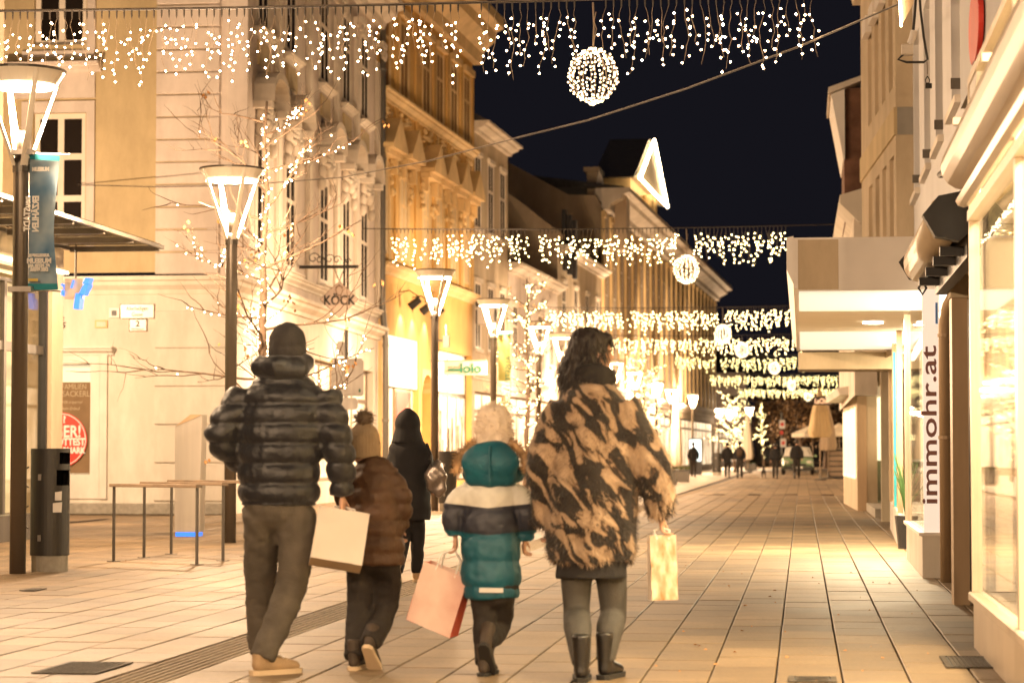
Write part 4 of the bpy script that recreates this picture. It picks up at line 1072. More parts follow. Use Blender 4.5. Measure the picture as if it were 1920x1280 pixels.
# curtained window and step
k0, k1 = G(1627, 943), G(1667, 970)
CP = Plane((k0.x, k0.y), (k1.x, k1.y))
cw = thing('curtained_shop', 'shop with a lit curtained window and a pale step', 'building', (k1.x, k1.y, 0))
MB(CP.M).box(0, CP.L, -.25, .2, 0, .16).build('step', M['concrete'], cw)
MB(CP.M).box(0, CP.L, .1, .3, .16, 1.0).build('panel', M['wood'], cw)
cv = MB(CP.M); n = 40
for i in range(n):
    u0, u1 = CP.L*i/n, CP.L*(i+1)/n; w_ = lambda u: .22+.03*math.sin(u*9)
    cv.add([(u0, w_(u0), 1.0), (u1, w_(u1), 1.0), (u1, w_(u1), 2.5), (u0, w_(u0), 2.5)], [(0, 1, 2, 3)])
cv.build('curtain', emit('lit_curtain', (1, .84, .55), .9, sampled=False, base=(.8, .7, .5)), cw)
MB(CP.M).box(0, CP.L, .0, .2, 2.5, 3.4).build('fascia', M['beige'], cw)
MB(CP.M).box(-.4, 0, -.05, .3, 0, 2.6).build('dark_gap', M['black'], cw)  # black box put in where the gap looks dark
bl = thing('bulb_column', 'vertical string of round bulbs beside the curtained window', 'light string', CP.at(CP.L, 0, 0))
mb = MB()
for i in range(26):
    z = .25+i*.088; p = CP.at(CP.L-.05, z, -.05); mb.octa(p, .03)
mb.build('bulbs', emit('column_bulbs', (1, .85, .55), 14, sampled=False), bl)['kind'] = 'stuff'
MB().cyl(CP.at(CP.L-.05, .16, -.02), CP.at(CP.L-.05, 2.5, -.02), .012, n=6).build('cord', M['cable'], bl)
# kiosk with green panes
d0, d1, d2 = G(1582, 943), G(1608, 957), G(1625, 956)
kz = atY(1610, 742, d1.y).z
ki = thing('green_kiosk', 'small kiosk with green lit panes and a flat pale roof', 'kiosk', (d1.x, d1.y, 0))
KP = Plane((d0.x, d0.y), (d1.x, d1.y))
M['greenglow'] = emit('green_pane', (.10, .30, .06), .55, sampled=False, base=(.06, .2, .05))
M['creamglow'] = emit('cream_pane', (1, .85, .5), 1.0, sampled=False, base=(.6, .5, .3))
wall_ = MB(KP.M); ops = [(KP.L*.08, KP.L*.3, .7, 2.1), (KP.L*.38, KP.L*.62, .7, 2.1), (KP.L*.7, KP.L*.92, .7, 2.1)]
wall(wall_, 0, KP.L, 0, kz, ops, .1); wall_.box(KP.L-.001, KP.L+.0, .0, .2, 0, kz); wall_.build('side_wall', M['beige'], ki)
MB().box(d1.x+.002, d2.x, d1.y-.05, d1.y+.3, 0, kz).build('front_wall', M['bronze'], ki)
for o in ops:
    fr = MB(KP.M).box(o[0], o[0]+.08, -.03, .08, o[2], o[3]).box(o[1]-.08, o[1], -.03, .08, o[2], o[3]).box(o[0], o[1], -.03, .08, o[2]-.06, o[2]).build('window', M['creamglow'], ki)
    MB(KP.M).box(o[0]+.08, o[1]-.08, .04, .06, o[2], 1.5).build('green_pane', M['greenglow'], fr)
    MB(KP.M).box(o[0]+.08, o[1]-.08, .04, .06, 1.5, o[3]).build('lit_pane', M['creamglow'], fr)
MB(KP.M).prism([(-.35, kz+.02), (-.4, kz+.16), (.5, kz+.3), (.5, kz)], -.5, KP.L+.1).build('roof', M['white'], ki)
# ------------------------------------------------------------------ beige house
BN = Vector((1.37, 35.2, 0)); BFp = Vector((1.03, 41.4, 0))
BP = Plane(BFp, BN)
bh = thing('beige_house', 'beige house with four narrow windows per floor above the canopy', 'building', (BN.x, BN.y, 0))
bw = [BP.u(px, 300) for px in (1632, 1645, 1658, 1672)]
ops = [(c-.36, c+.36, 3.7, 5.5) for c in bw]+[(c-.36, c+.36, 6.5, 8.2) for c in bw]
mb = MB(BP.M); wall(mb, 0, BP.L, 2.6, 8.9, ops, .15); mb.build('front_wall', M['beige'], bh)
for o in ops:
    window(bh, BP, *o, .12, 1, (.5,), fw=.05, pm='darkpane')
    if o[2] > 6: MB(BP.M).box(o[0]-.03, o[1]+.03, -.1, .0, o[3]-.25, o[3]+.02).build('shutter_box', M['signwhite'], bh)
MB(BP.M).box(0, BP.L+.01, -.03, .02, 5.75, 6.15).build('band', M['ochre'], bh)
MB().box(BN.x+.015, 1.618, 35.2, 35.6, 2.6, 9.0).build('side_wall', M['beige'], bh)
MB().box(BN.x+.02, 1.617, 35.18, 35.2, 5.75, 6.15).build('side_band', M['greyband'], bh)
mb = MB(BP.M); cornice(mb, -.6, BP.L+.1, 8.9, .35, .35); mb.build('eaves_cornice', M['beige'], bh)
MB(BP.M).prism([(-.3, 9.26), (4, 11.5), (4, 9.26)], -.5, BP.L).build('roof', M['roof'], bh)
MB(BP.M).box(-.1, 0, .3, 4, 0, 9.0).build('end_wall', M['beige'], bh)
# ------------------------------------------------------------------ cream house with brown turret, further back
cr = thing('cream_house', 'cream house with overhanging roof and a brown turret behind the beige house', 'building', (.95, 44, 0))
a, b = atY(1600, 300, 44), atY(1552, 345, 60)
CPn = Plane((b.x+.25, 60), (a.x, 44))
h1 = 5.4
mb = MB(CPn.M); wall(mb, 0, CPn.L, 2.2, h1, [(2+i*3.4, 3.1+i*3.4, 3.3, 4.7) for i in range(4)], .2); mb.build('front_wall', M['trim'], cr)
for i in range(4): window(cr, CPn, 2+i*3.4, 3.1+i*3.4, 3.3, 4.7, .15, 2, (), fw=.06)
mb = MB(CPn.M); mb.prism([(.1, h1-.1), (-.25, h1+.25), (-.25, h1+.4), (2.5, h1+1.2), (2.5, h1-.1)], -.2, CPn.L+.2); mb.build('eaves', M['cream'], cr)
t0, t1 = atY(1583, 300, 46), atY(1613, 165, 46)
MB().box(t0.x, t1.x+.5, 46, 49, 5.5, t1.z).build('turret_wall', M['redroof'], cr)
v0, v1, v2 = atY(1558, 180, 46), atY(1584, 300, 46), atY(1614, 158, 46)
MB().slab([(v0.x, v0.z), (v1.x-.03, v1.z), (v1.x, v1.z), (v1.x, v0.z+.1)], 45.8, 49).build('turret_verge', M['signwhite'], cr)
MB().slab([(v0.x-.05, v0.z), (v2.x, v2.z+.02), (v2.x, v2.z+.12), (v0.x-.05, v0.z+.12)], 45.7, 49.2).build('turret_roof', M['trim'], cr)
# far right row
fr2, FR2 = house_front('far_right_house', 'pale house beyond the kiosk on the right side', Vector((3.2, 140, 0)), Vector((2.0, 62, 0)), 5.8, 'cream', [(3.9, 5.2)], 14, slope=2.5)
# end of the street
fe, FE = house_front('end_house', 'peach house closing the view at the far end of the street', Vector((-16, 238, 0)), Vector((-5.4, 234, 0)), 8.6, 'pink', [(4.6, 6.8)], 5, slope=2.5)
fe2, FE2 = house_front('dark_end_house', 'dim house in shade beyond the parked car', Vector((-5.0, 262, 0)), Vector((16, 262, 0)), 6.4, 'brownwall', [(3.6, 5.2)], 7, slope=3, lower='pane')

# ================================================================== street lamps
LAMPX = -7.35
def make_lamp():
    r = thing('street_lamp', '', 'street lamp', (0, 0, 0), group='dish street lamps along the left side')
    MB().lathe([(.078, 0), (.076, 3.95), (.076, 4.0)], 16).build('pole', M['pole'], r, smooth=True, local=True)
    MB().lathe([(.052, 4.0), (.052, 4.26), (.0, 4.26)], 14).build('light_head', M['pole'], r, smooth=True, local=True)
    MB().lathe([(.085, 3.86), (.085, 3.94)], 16).build('collar', M['darksteel'], r, local=True)
    for i in range(4):
        q = math.radians(38+90*i); c, s_ = math.cos(q), math.sin(q)
        MB().tube([(c*.07, s_*.07, 3.92), (c*.40, s_*.40, 4.84)], [(.012, .04), (.014, .026)], 8, up=(c, s_, 0)).build('strut', M['lampcone'], r, local=True)
    MB().lathe([(.33, 4.70), (.405, 4.82), (.415, 4.835), (.415, 4.85), (.0, 4.87)], 28).build('dish', M['lampcone'], r, smooth=False, local=True)
    MB().lathe([(.416, 4.832), (.422, 4.832), (.422, 4.856), (.416, 4.856)], 28).build('rim', M['darksteel'], r, local=True)
    MB().lathe([(.0, 4.69), (.335, 4.69), (.335, 4.705), (0, 4.705)], 28).build('lit_disc', M['lampdisc'], r, local=True)
    l = bpy.data.lights.new('lamp_light', 'POINT'); l.energy = LAMP_W; l.color = WARM; l.shadow_soft_size = .06
    lo = bpy.data.objects.new('lamp_light', l); col.objects.link(lo); lo.parent = r; lo.location = (0, 0, 4.335)
    l = bpy.data.lights.new('disc_light', 'AREA'); l.shape = 'DISK'; l.size = .6; l.energy = DISC_W; l.color = WARM
    lo = bpy.data.objects.new('disc_light', l); col.objects.link(lo); lo.parent = r; lo.location = (0, 0, 4.68)
    return r
lampspots = [(33, 'nearest street lamp, carrying the blue museum banner, beside the litter bin'), (432, 'street lamp just left of the lit bare tree'),
             (815, 'street lamp in front of the yellow house with a small bin at its foot'), (925, 'street lamp with a green banner beside the toy shop sign'),
             (1010, 'street lamp tangled in the second lit tree'), (1053, 'street lamp just left of the dark-haired woman\'s head'),
             (1107, 'street lamp mostly hidden behind the woman\'s head'), (1153, 'street lamp mostly hidden behind the woman\'s collar'), (1231, 'added street lamp in the lights of the third bare tree'), (1258, 'added street lamp between the third bare tree and the folded white parasol'),  # these four are added to brighten the far house fronts
             (1190, 'street lamp right of the woman\'s head among lit twigs'), (1299, 'street lamp above the glowing advertising screen'),
             (1348, 'street lamp between the screen and the walking couple'), (1368, 'faint street lamp above the walking couple'), (1405, 'farthest street lamp right of the round lit tree')]
proto = make_lamp()
lamp_at = {}
for i, (px, lab) in enumerate(lampspots):
    r = proto if i == 0 else copy_tree(proto)
    p = atX(px, 870, LAMPX) if i else G(33, 1075)
    if px > 1260: p = atY(px, 870, {1299: 150, 1348: 196, 1368: 206, 1405: 190}[px])
    r.location = (p.x, p.y, 0); r['label'] = lab; lamp_at[px] = Vector((p.x, p.y, 0))
    if px > 700:
        for ch in r.children:
            if ch.type == 'LIGHT':
                ch.data = ch.data.copy(); ch.data.energy *= 4.0 if ch.data.type == 'AREA' else (2.0 if px > 1180 else .65)
for pos, lab in (((LAMPX, 14.6), 'added unseen street lamp just outside the picture on the left'), ((LAMPX, 6.4), 'added street lamp beside the camera, left of the picture'), ((LAMPX, -2.0), 'added street lamp a little behind the camera'), ((LAMPX, -11.0), 'added street lamp well behind the camera'), ((1.2, -7.0), 'added street lamp behind the camera on the right side'), ((-14.6, 38.6), 'added street lamp in the side street, left of the picture')):  # unseen lamps added to light the walls and the walkers' backs
    off = copy_tree(proto); off.location = (*pos, 0); off['label'] = lab
    for ch in off.children:
        if ch.type == 'LIGHT': ch.data = ch.data.copy(); ch.data.energy *= 1.25 if pos[1] > 30 else (.4 if pos[1] > 0 else 1.8)

# banner on the nearest lamp (seen from behind, so its print is mirrored)
P1 = lamp_at[33]; by = P1.y
M['banner'] = mat('banner_print', (.03, .12, .24), .6, c2=(.30, .36, .38), scale=2.2, detail=3)
bn = thing('museum_banner', 'blue museum banner with mirrored lettering on the nearest lamp', 'banner', P1+Vector((.1, 0, 3)))
cor = [(57, 292), (113, 296), (107, 543), (53, 543)]
mb = MB(); n = 14
def bpt(t, s_, push=0):
    xl = 56-3*t; xr = 113-14*math.sin(min(1, t*1.15)*math.pi*.55)+ (10*max(0, t-.55)/.45)
    y = (290+4*s_)*(1-t)+543*t
    p = atY(xl+(xr-xl)*s_, y, by); p.y += .05*math.sin(s_*3.1)*math.sin(t*3.1)+push
    return p
vs = [bpt(j/n, i/8) for j in range(n+1) for i in range(9)]
mb.add(vs, [(j*9+i, j*9+i+1, (j+1)*9+i+1, (j+1)*9+i) for j in range(n) for i in range(8)])
mb.build('cloth', M['banner'], bn, smooth=True)
for t0, t1 in ((-.005, .035), (.955, 1.003)):
    h = MB(); h.add([bpt(t0, 0, -.012), bpt(t0, 1, -.012), bpt(t1, 1, -.012), bpt(t1, 0, -.012)], [(0, 1, 2, 3)]); h.build('hem', M['teal'], bn)
for py, ln in ((287, 78), (543, 62)):
    a = atY(28, py, by); b = atY(28+ln+25, py+3, by)
    MB().tube([a, b], .008, 6).build('rod', M['steel'], bn)
    MB().box(P1.x-.09, P1.x+.14, by-.1, by+.1, a.z-.025, a.z+.025).build('clamp', M['steel'], bn)
M['bannerink'] = mat('banner_letters', (.62, .60, .56), .6)
def btext(txt, px, py, hpx, vertical=False, sx=1.0, ink='bannerink', align='CENTER', bold=.004):
    me = text_mesh(txt, hpx/FPX*by*1.45, .001, align=align, sx=sx, bold=bold)
    p = atY(px, py, by); p.y -= .062
    if vertical: put_text('lettering', me, M[ink], bn, p, (0, 0, -1), (-1, 0, 0))
    else: put_text('lettering', me, M[ink], bn, p, (-1, 0, 0), (0, 0, 1))
btext('MUSEUM', 80, 322, 7, sx=.85)
btext('ERZÄHLEN', 76, 402, 12, True, sx=.82)
btext('neuSTADT', 60, 402, 12, True, sx=.85)
btext('AUSSTELLUNG IM', 77, 482, 5, sx=.7); btext('MUSEUM', 77, 494, 9, sx=.95); btext('ST. PETER AN', 77, 502, 6, sx=.8); btext('DER SPERR', 77, 509, 6, sx=.85)
MB().box(atY(57, 530, by).x, atY(75, 530, by).x, by-.066, by-.062, atY(60, 528, by).z, atY(60, 523, by).z).build('yellow_logo', mat('logo_yellow', (.6, .45, .1), .6), bn)

M['binsteel'] = mat('bin_steel', (.05, .046, .042), .45, metal=.4, var=.15, scale=5, stretch=(1, 1, .1))
M['pitch'] = mat('pitch_black', (.003, .003, .003), 1.0, spec=0)
# ------------------------------------------------------------------ litter bin
def litter_bin(label, p, k=1.0, group=None):
    r = thing('litter_bin', label, 'litter bin', p, group=group)
    R = .19*k; n = 40; h0, h1 = .16, 1.2
    mb = MB()
    rows = [h0, .3, .5, .7, .82, .84, .90, .97, .99, 1.03, 1.05, 1.11, 1.16, h1]
    holes = lambda q, z: (-.55 < q < .35) and (.84 <= z < .985)
    holes2 = lambda q, z: (-.5 < q < .5) and (1.05 <= z < 1.15)
    vs = [(R*math.cos(6.2832*i/n), R*math.sin(6.2832*i/n), z) for z in rows for i in range(n)]
    fs = []
    for j in range(len(rows)-1):
        for i in range(n):
            q = 6.2832*(i+.5)/n; q = q-6.2832 if q > math.pi else q
            q += .35; z = (rows[j]+rows[j+1])/2
            if holes(q, z) or holes2(q, z): continue
            fs.append((j*n+i, j*n+(i+1) % n, (j+1)*n+(i+1) % n, (j+1)*n+i))
    fs.append(tuple(range(n))[::-1]); fs.append(tuple(range((len(rows)-1)*n, len(rows)*n)))
    mb.add(vs, fs); mb.build('drum', M['binsteel'], r, local=True)
    MB().lathe([(R-.07, .17), (R-.07, 1.18)], 24).build('liner', M['pitch'], r, local=True)  # pure black, imitates the darkness inside the openings
    MB().lathe([(R*.93, 0), (R*.93, .16)], 24).build('base', M['concrete'], r, local=True)
    for z in (.33, .92):
        MB().box(-.06, -.03, -R-.012, -R+.02, z-.03, z+.03).build('hinge', M['steel'], r, local=True)
    for z0, z1 in ((.42, .64), (.82, 1.02)):
        MB().tube([(-R-.01, -.05, z0), (-R-.045, -.05, z0+.02), (-R-.045, -.05, z1-.02), (-R-.01, -.05, z1)], .009, 6).build('handle', M['darksteel'], r, local=True)
    return r
lbp = G(84, 1072)
lb_ = litter_bin('tall dark cylindrical litter bin beside the nearest lamp', (lbp.x, lbp.y+.15, 0))
st = MB()
for (q, z, s1, s2) in ((-.9, .63, .045, .05), (-.85, .74, .035, .045)):
    c, s_ = math.cos(q)*.192, math.sin(q)*.192
    d = Vector((-math.sin(q), math.cos(q), 0))
    st = MB(); o = Vector((c, s_, z)); st.add([o-d*s1-Vector((0, 0, s2)), o+d*s1-Vector((0, 0, s2)), o+d*s1*1.1+Vector((0, 0, s2)), o-d*s1+Vector((0, 0, s2*.8))], [(0, 1, 2, 3)])
    st.build('sticker', M['signwhite'], lb_, local=True)
b3 = lamp_at[815]; litter_bin('dark litter bin at the foot of the lamp before the yellow house', (b3.x+.28, b3.y-.1, 0), .95)
for px, z in ((1344, 890),):
    p = G(px, z); litter_bin('far dark litter bin between the screen and the walking couple', p, 1.3)

# ------------------------------------------------------------------ bicycle stands
def stand(px0, py0, px1, py1, ht, label):
    a, b = G(px0, py0), G(px1, py1)
    r = thing('bicycle_stand', label, 'bicycle stand', (a+b)/2, group='bicycle stands before the rose wall')
    d = (b-a); d.z = 0; L_ = d.length; d.normalize(); w_ = Vector((-d.y, d.x, 0))
    h = ht
    mb = MB(); c = (a+b)/2
    Mx = Matrix(((d.x, w_.x, 0, c.x), (d.y, w_.y, 0, c.y), (0, 0, 1, 0), (0, 0, 0, 1)))
    MB(Mx).cbox(-L_/2-.03, L_/2+.03, -.045, .045, h-.035, h, .005).build('top_rail', M['wood'], r)
    for s_ in (-1, 1):
        MB(Mx).cyl((s_*L_/2, 0, 0), (s_*L_/2, 0, h-.036), .017, n=10).build('leg', M['darksteel'], r)
        MB(Mx).box(s_*L_/2-.05, s_*L_/2+.05, -.05, .05, .0, .006).build('foot_plate', M['darksteel'], r)
stand(213, 1052, 369, 1058, .83, 'nearest of three wooden-topped bicycle stands')
stand(270, 1045, 418, 1051, .84, 'middle of three wooden-topped bicycle stands')
stand(321, 1038, 462, 1043, .85, 'farthest of three wooden-topped bicycle stands')
# ------------------------------------------------------------------ information stele
a, b = G(327, 1005), G(372, 1005)
sl = thing('information_stele', 'tall brushed metal stele with a slanted top and glowing blue foot', 'stele', (a+b)/2)
k = a.y
t0, t1 = atY(327, 800, k).z, atY(380, 777, k).z
wd = b.x-a.x
mb = MB(); mb.slab([(a.x, .06), (b.x+.02, .06), (b.x+.05, t1), (a.x+.22, t1), (a.x, t0)], k, k+.3); mb.build('body', M['steel'], sl)
MB().slab([(a.x, t0+.003), (a.x+.22, t1+.003), (b.x+.05, t1+.003), (b.x+.02, t1-.02)], k-.012, k-.002).build('top_edge', M['bronze'], sl)
MB().box(a.x+.02, b.x, k-.02, k+.28, 0, .058).build('blue_foot', M['blue'], sl)
# ------------------------------------------------------------------ backs of road signs
py_ = 44.0
b0 = atY(649, 700, py_)
sg = thing('road_sign', 'road signs seen from behind on a pole before the lit shop windows', 'sign', (b0.x, py_, 0))
MB().cyl((b0.x, py_, 0), (b0.x, py_, atY(649, 618, py_).z), .035, n=10).build('pole', M['zinc'], sg)
def rrect(x0, x1, z0, z1, y, r=.06):
    mb = MB(); pts = []
    for cx, cz, q0 in ((x1-r, z0+r, -math.pi/2), (x1-r, z1-r, 0), (x0+r, z1-r, math.pi/2), (x0+r, z0+r, math.pi)):
        for i in range(5): q = q0+math.pi/2*i/4; pts.append((cx+r*math.cos(q), cz+r*math.sin(q)))
    return mb.slab(pts, y, y+.012)
for nm, x0, y0, x1, y1 in (('sign_back', 622, 672, 683, 743), ('small_sign_back', 629, 745, 672, 768), ('narrow_sign_back', 632, 640, 648, 668)):
    p0, p1 = atY(x0, y1, py_), atY(x1, y0, py_); rrect(p0.x, p1.x, p0.z, p1.z, py_-.06).build(nm, M['steel'], sg)
p0 = atY(674, 735, py_); MB().box(p0.x, p0.x+.03, py_-.065, py_-.061, p0.z, p0.z+.06).build('green_tag', M['green'], sg)
# ------------------------------------------------------------------ diamond sign on its iron arm
ky = 52.0
c = atY(636, 561, ky); e1 = atY(601, 561, ky); tp = atY(636, 527, ky)
ks = thing('diamond_shop_sign', 'diamond-shaped hanging sign with a portrait and black name on an iron arm', 'sign', (c.x, ky, c.z))
wd, hd = c.x-e1.x, tp.z-c.z
MB().slab([(c.x-wd, c.z), (c.x, c.z-hd), (c.x+wd, c.z), (c.x, c.z+hd)], ky, ky+.04).build('panel', mat('sign_rose', (.52, .42, .37), .6, var=.05), ks)
edge = MB()
cs = [(c.x-wd, c.z), (c.x, c.z-hd), (c.x+wd, c.z), (c.x, c.z+hd)]
edge.tube([(x, ky+.02, z) for x, z in cs+cs[:1]], .014, 6); edge.build('edge', M['rust'], ks)
me = text_mesh('KÖCK', 20/FPX*ky*1.25, .003, align='CENTER', bold=.008, sx=.86)
pt = atY(636, 571, ky-.01); put_text('lettering', me, M['signink'], ks, pt, (1, 0, 0), (0, 0, 1))
face = MB(); fx, fz = c.x, atY(636, 545, ky).z
face.tube([(fx-.05, ky-.006, fz-.07), (fx-.075, ky-.006, fz+.02), (fx-.04, ky-.006, fz+.1), (fx+.04, ky-.006, fz+.1), (fx+.075, ky-.006, fz+.02), (fx+.05, ky-.006, fz-.07), (fx, ky-.006, fz-.1), (fx-.05, ky-.006, fz-.07)], .008, 5)
face.tube([(fx-.08, ky-.006, fz+.06), (fx, ky-.006, fz+.13), (fx+.08, ky-.006, fz+.06)], .014, 5).tube([(fx-.1, ky-.006, fz-.14), (fx, ky-.006, fz-.1), (fx+.1, ky-.006, fz-.14)], .01, 5)
face.build('portrait', mat('portrait_line', (.24, .15, .10), .7), ks)
a0, a1 = atY(545, 501, ky), atY(672, 501, ky)
MB().box(a0.x, a1.x, ky-.02, ky+.02, a0.z-.035, a0.z+.035).build('arm', M['iron'], ks)
for sx in (-.5, .5):
    MB().cyl((c.x+sx*wd*.6, ky, a0.z), (c.x, ky, c.z+hd), .01, n=5).build('chain', M['iron'], ks)
sc_ = MB()
for (px, r0) in ((588, .14), (600, .1), (618, .12), (632, .1), (652, .07)):
    p = atY(px, 490, ky); pts = []
    for i in range(14):
        q = i*.55; rr_ = r0*(1-i/16); pts.append((p.x+rr_*math.cos(q), ky, a0.z+.05+r0+rr_*math.sin(q)))
    sc_.tube(pts, .011, 5)
sc_.build('scrollwork', M['iron'], ks)
# ------------------------------------------------------------------ toy shop sign and green banner
ty = 68.0
p0, p1 = atY(832, 703, ty), atY(912, 677, ty)
ts = thing('toy_shop_sign', 'white projecting shop sign with dark green lettering', 'sign', (p0.x, ty, p0.z))
MB().box(p0.x, p1.x, ty, ty+.12, p0.z, p1.z).build('panel', emit('sign_lit_face', (1, .8, .5), .08, sampled=False, base=(.7, .6, .45)), ts)
MB().box(p0.x-.4, p1.x, ty+.02, ty+.1, p1.z+.002, p1.z+.04).build('rail', M['bronze'], ts)
h = p1.z-p0.z; zz = p0.z+h*.28
MB().slab([(p0.x+.08, zz), (p0.x+.5, zz), (p0.x+.5, zz+.07), (p0.x+.14, zz+.07)], ty-.012, ty-.002).build('green_bar', M['green'], ts)
me = text_mesh('lolo', h*1.0, .004, bold=.01, sx=1.05); put_text('lettering', me, M['green'], ts, (p0.x+.46, ty-.006, p0.z+h*.18), (1, 0, 0), (0, 0, 1))
me = text_mesh('SPIELZEUG', h*.18, .002); put_text('small_lettering', me, M['rust'], ts, (p0.x+.12, ty-.006, p0.z+h*.52), (1, 0, 0), (0, 0, 1))
P4 = lamp_at[925]; y4 = P4.y
p0, p1 = atY(934, 714, y4), atY(957, 628, y4)
gb = thing('green_banner', 'yellow-green banner hanging on a lamp beside the toy shop sign', 'banner', (P4.x, y4, p0.z))
vs = [(p0.x+(p1.x-p0.x)*i/4, y4+.04*math.sin(i*1.4+j), p0.z+(p1.z-p0.z)*j/8) for j in range(9) for i in range(5)]
MB().add(vs, [(j*5+i, j*5+i+1, (j+1)*5+i+1, (j+1)*5+i) for j in range(8) for i in range(4)]).build('cloth', mat('banner_yellow', (.42, .42, .10), .7, c2=(.55, .5, .2), scale=2), gb, smooth=True)
MB().box(p0.x, p1.x, y4-.03, y4+.05, p1.z, p1.z+.05).build('hem', M['green'], gb); MB().tube([(P4.x, y4, p1.z+.06), (p1.x+.05, y4, p1.z+.06)], .012, 6).build('rod', M['steel'], gb)
me = text_mesh('AUSSTELLUNG', .2, .001, sx=.9); put_text('lettering', me, M['green'], gb, (p0.x+.32, y4-.05, p1.z-.5), (0, 0, -1), (-1, 0, 0))
# antenna box on the third lamp
p = atY(838, 640, lamp_at[815].y)
ab = thing('antenna_box', 'small white antenna box clamped to the lamp before the yellow house', 'antenna', p)
MB().box(p.x-.07, p.x+.05, p.y-.05, p.y+.05, p.z-.12, p.z+.12).build('case', M['signwhite'], ab); MB().cyl((p.x-.01, p.y, p.z+.12), (p.x-.01, p.y, p.z+.34), .022, n=8).build('rod', M['signwhite'], ab); MB().box(lamp_at[815].x+.05, p.x-.07, p.y-.02, p.y+.02, p.z+.0, p.z+.04).build('arm', M['steel'], ab)

# ================================================================== light curtains over the street
M['socket'] = M['cable']
def strand(rg, x, y, z, drop, pts_out, wire, nb, jx=.04):
    pts = [Vector((x, y, z))]; n = max(3, int(drop/.07)); cx = x; cy_ = y
    for i in range(1, n+1):
        cx += rg.uniform(-jx, jx); cy_ += rg.uniform(-.02, .02)
        pts.append(Vector((cx+.3*(x-cx), cy_, z-drop*i/n)))
    wire.tube(pts, .002 if nb > .1 else .003, 4, cap=False)
    for i in range(1, len(pts)):
        if rg.random() < (.35 if i == 1 else .88):
            pts_out.append(pts[i]+Vector((rg.uniform(-.045, .045), rg.uniform(-.03, .03), rg.uniform(-.03, .03))))
def cable_z(t, z, sag): return z-sag*4*t*(1-t)*.5
def curtain(label, Y, x0, x1, z, ballpx, gaps, first=False, seed=1, xa=None, xb=None, dx=.1):
    rg = random.Random(seed)
    r = thing('light_curtain', label, 'light curtain', ((x0+x1)/2, Y, z), group='light curtains strung across the street')
    xa = x0-.6 if xa is None else xa; xb = x1+.6 if xb is None else xb
    top = [(xa+(xb-xa)*i/24, Y, z+.02+.06*(2*i/24-1)**2) for i in range(25)]
    MB().tube(top, .010 if first else .012, 6).build('cable', M['cable'], r)
    if first: MB().tube([(p[0], p[1]+.04, p[2]+.02) for p in top], .008, 6).build('steel_cable', M['steel'], r)
    n = int((x1-x0)/dx)
    sock = MB(); wires = MB(); bl = []
    for i in range(n):
        x = x0+(i+.5)*dx
        if any(a < x < b for a, b in gaps): continue
        ph = (i*dx) % 1.6/1.6
        drop = (.46, .8, .62, .72, .5, .85, .58, .76)[i % 8]*rg.uniform(.72, .9)
        zt = z+.06*(2*(x-xa)/(xb-xa)-1)**2
        sock.tube([(x, Y, zt+.02), (x, Y, zt-.05), (x, Y, zt-.075)], [.011, .009, .004], 5)
        if first:
            sw = MB(); pts = []
            strand(rg, x, Y, zt-.06, drop, pts, sw, .2)
            so = sw.build('strand', M['wire'], r)
            bm_ = MB()
            for p in pts: bm_.octa(p, .0115)
            if pts: bm_.build('bulbs', M['bulb'], so)['kind'] = 'stuff'
        else:
            pts = []
            strand(rg, x, Y, zt-.06, drop, pts, wires, .05); bl += pts
    sock.build('sockets', M['socket'], r)['kind'] = 'stuff'
    if not first:
        wires.build('strands', M['wire'], r)['kind'] = 'stuff'
        bm_ = MB(); rad = .012+.00006*Y
        for p in bl: bm_.octa(p, rad)
        bm_.build('bulbs', M['bulbmid' if Y < 110 else 'bulbfar'], r)['kind'] = 'stuff'
    return r
def ball(label, px, py, Y, zc, near):
    p = atY(px, py, Y)
    r = thing('light_ball', label, 'light ball', p, group='light balls hanging under the curtains')
    R, RZ = .25, .275
    fr = MB()
    for k in range(12):
        q = math.pi*2*k/12
        fr.tube([(p.x+R*math.sin(t)*math.cos(q), p.y+R*math.sin(t)*math.sin(q), p.z+RZ*math.cos(t)) for t in [math.pi*i/8 for i in range(9)]], .006, 4, cap=False)
    fr.build('wire_frame', M['wire'], r)
    rg = random.Random(int(px)); b = MB()
    for k in range(16):
        q = math.pi*2*k/16
        for i in range(20):
            t = math.pi*(i+.5+rg.uniform(-.3, .3))/20
            rr_ = 1.0+rg.uniform(-.06, .09); qq = q+rg.uniform(-.06, .06)
            c = (p.x+R*rr_*math.sin(t)*math.cos(qq), p.y+R*rr_*math.sin(t)*math.sin(qq), p.z+RZ*rr_*math.cos(t))
            if math.sin(t) < .35 and rg.random() < .4: continue
            if near: b.ell(c, (.0105, .0105, .0105), 6, 4)
            else: b.octa(c, .016)
    b.build('bulbs', M['ballbulb' if near else 'ballfar'], r)['kind'] = 'stuff'
    cab = MB(); cab.tube([(p.x, p.y, p.z+RZ), (p.x+.01, p.y, (p.z+RZ+zc)/2), (p.x, p.y, zc)], .009, 6)
    if near: cab.tube([(p.x, p.y-.01, p.z+RZ+.05), (p.x+.035, p.y, p.z+RZ+.22), (p.x+.01, p.y, p.z+RZ+.3), (p.x+.03, p.y, zc-.1)], .005, 5)
    cab.build('cord', M['wire'], r)
    return r
def xat(px, Y): return atY(px, 600, Y).x
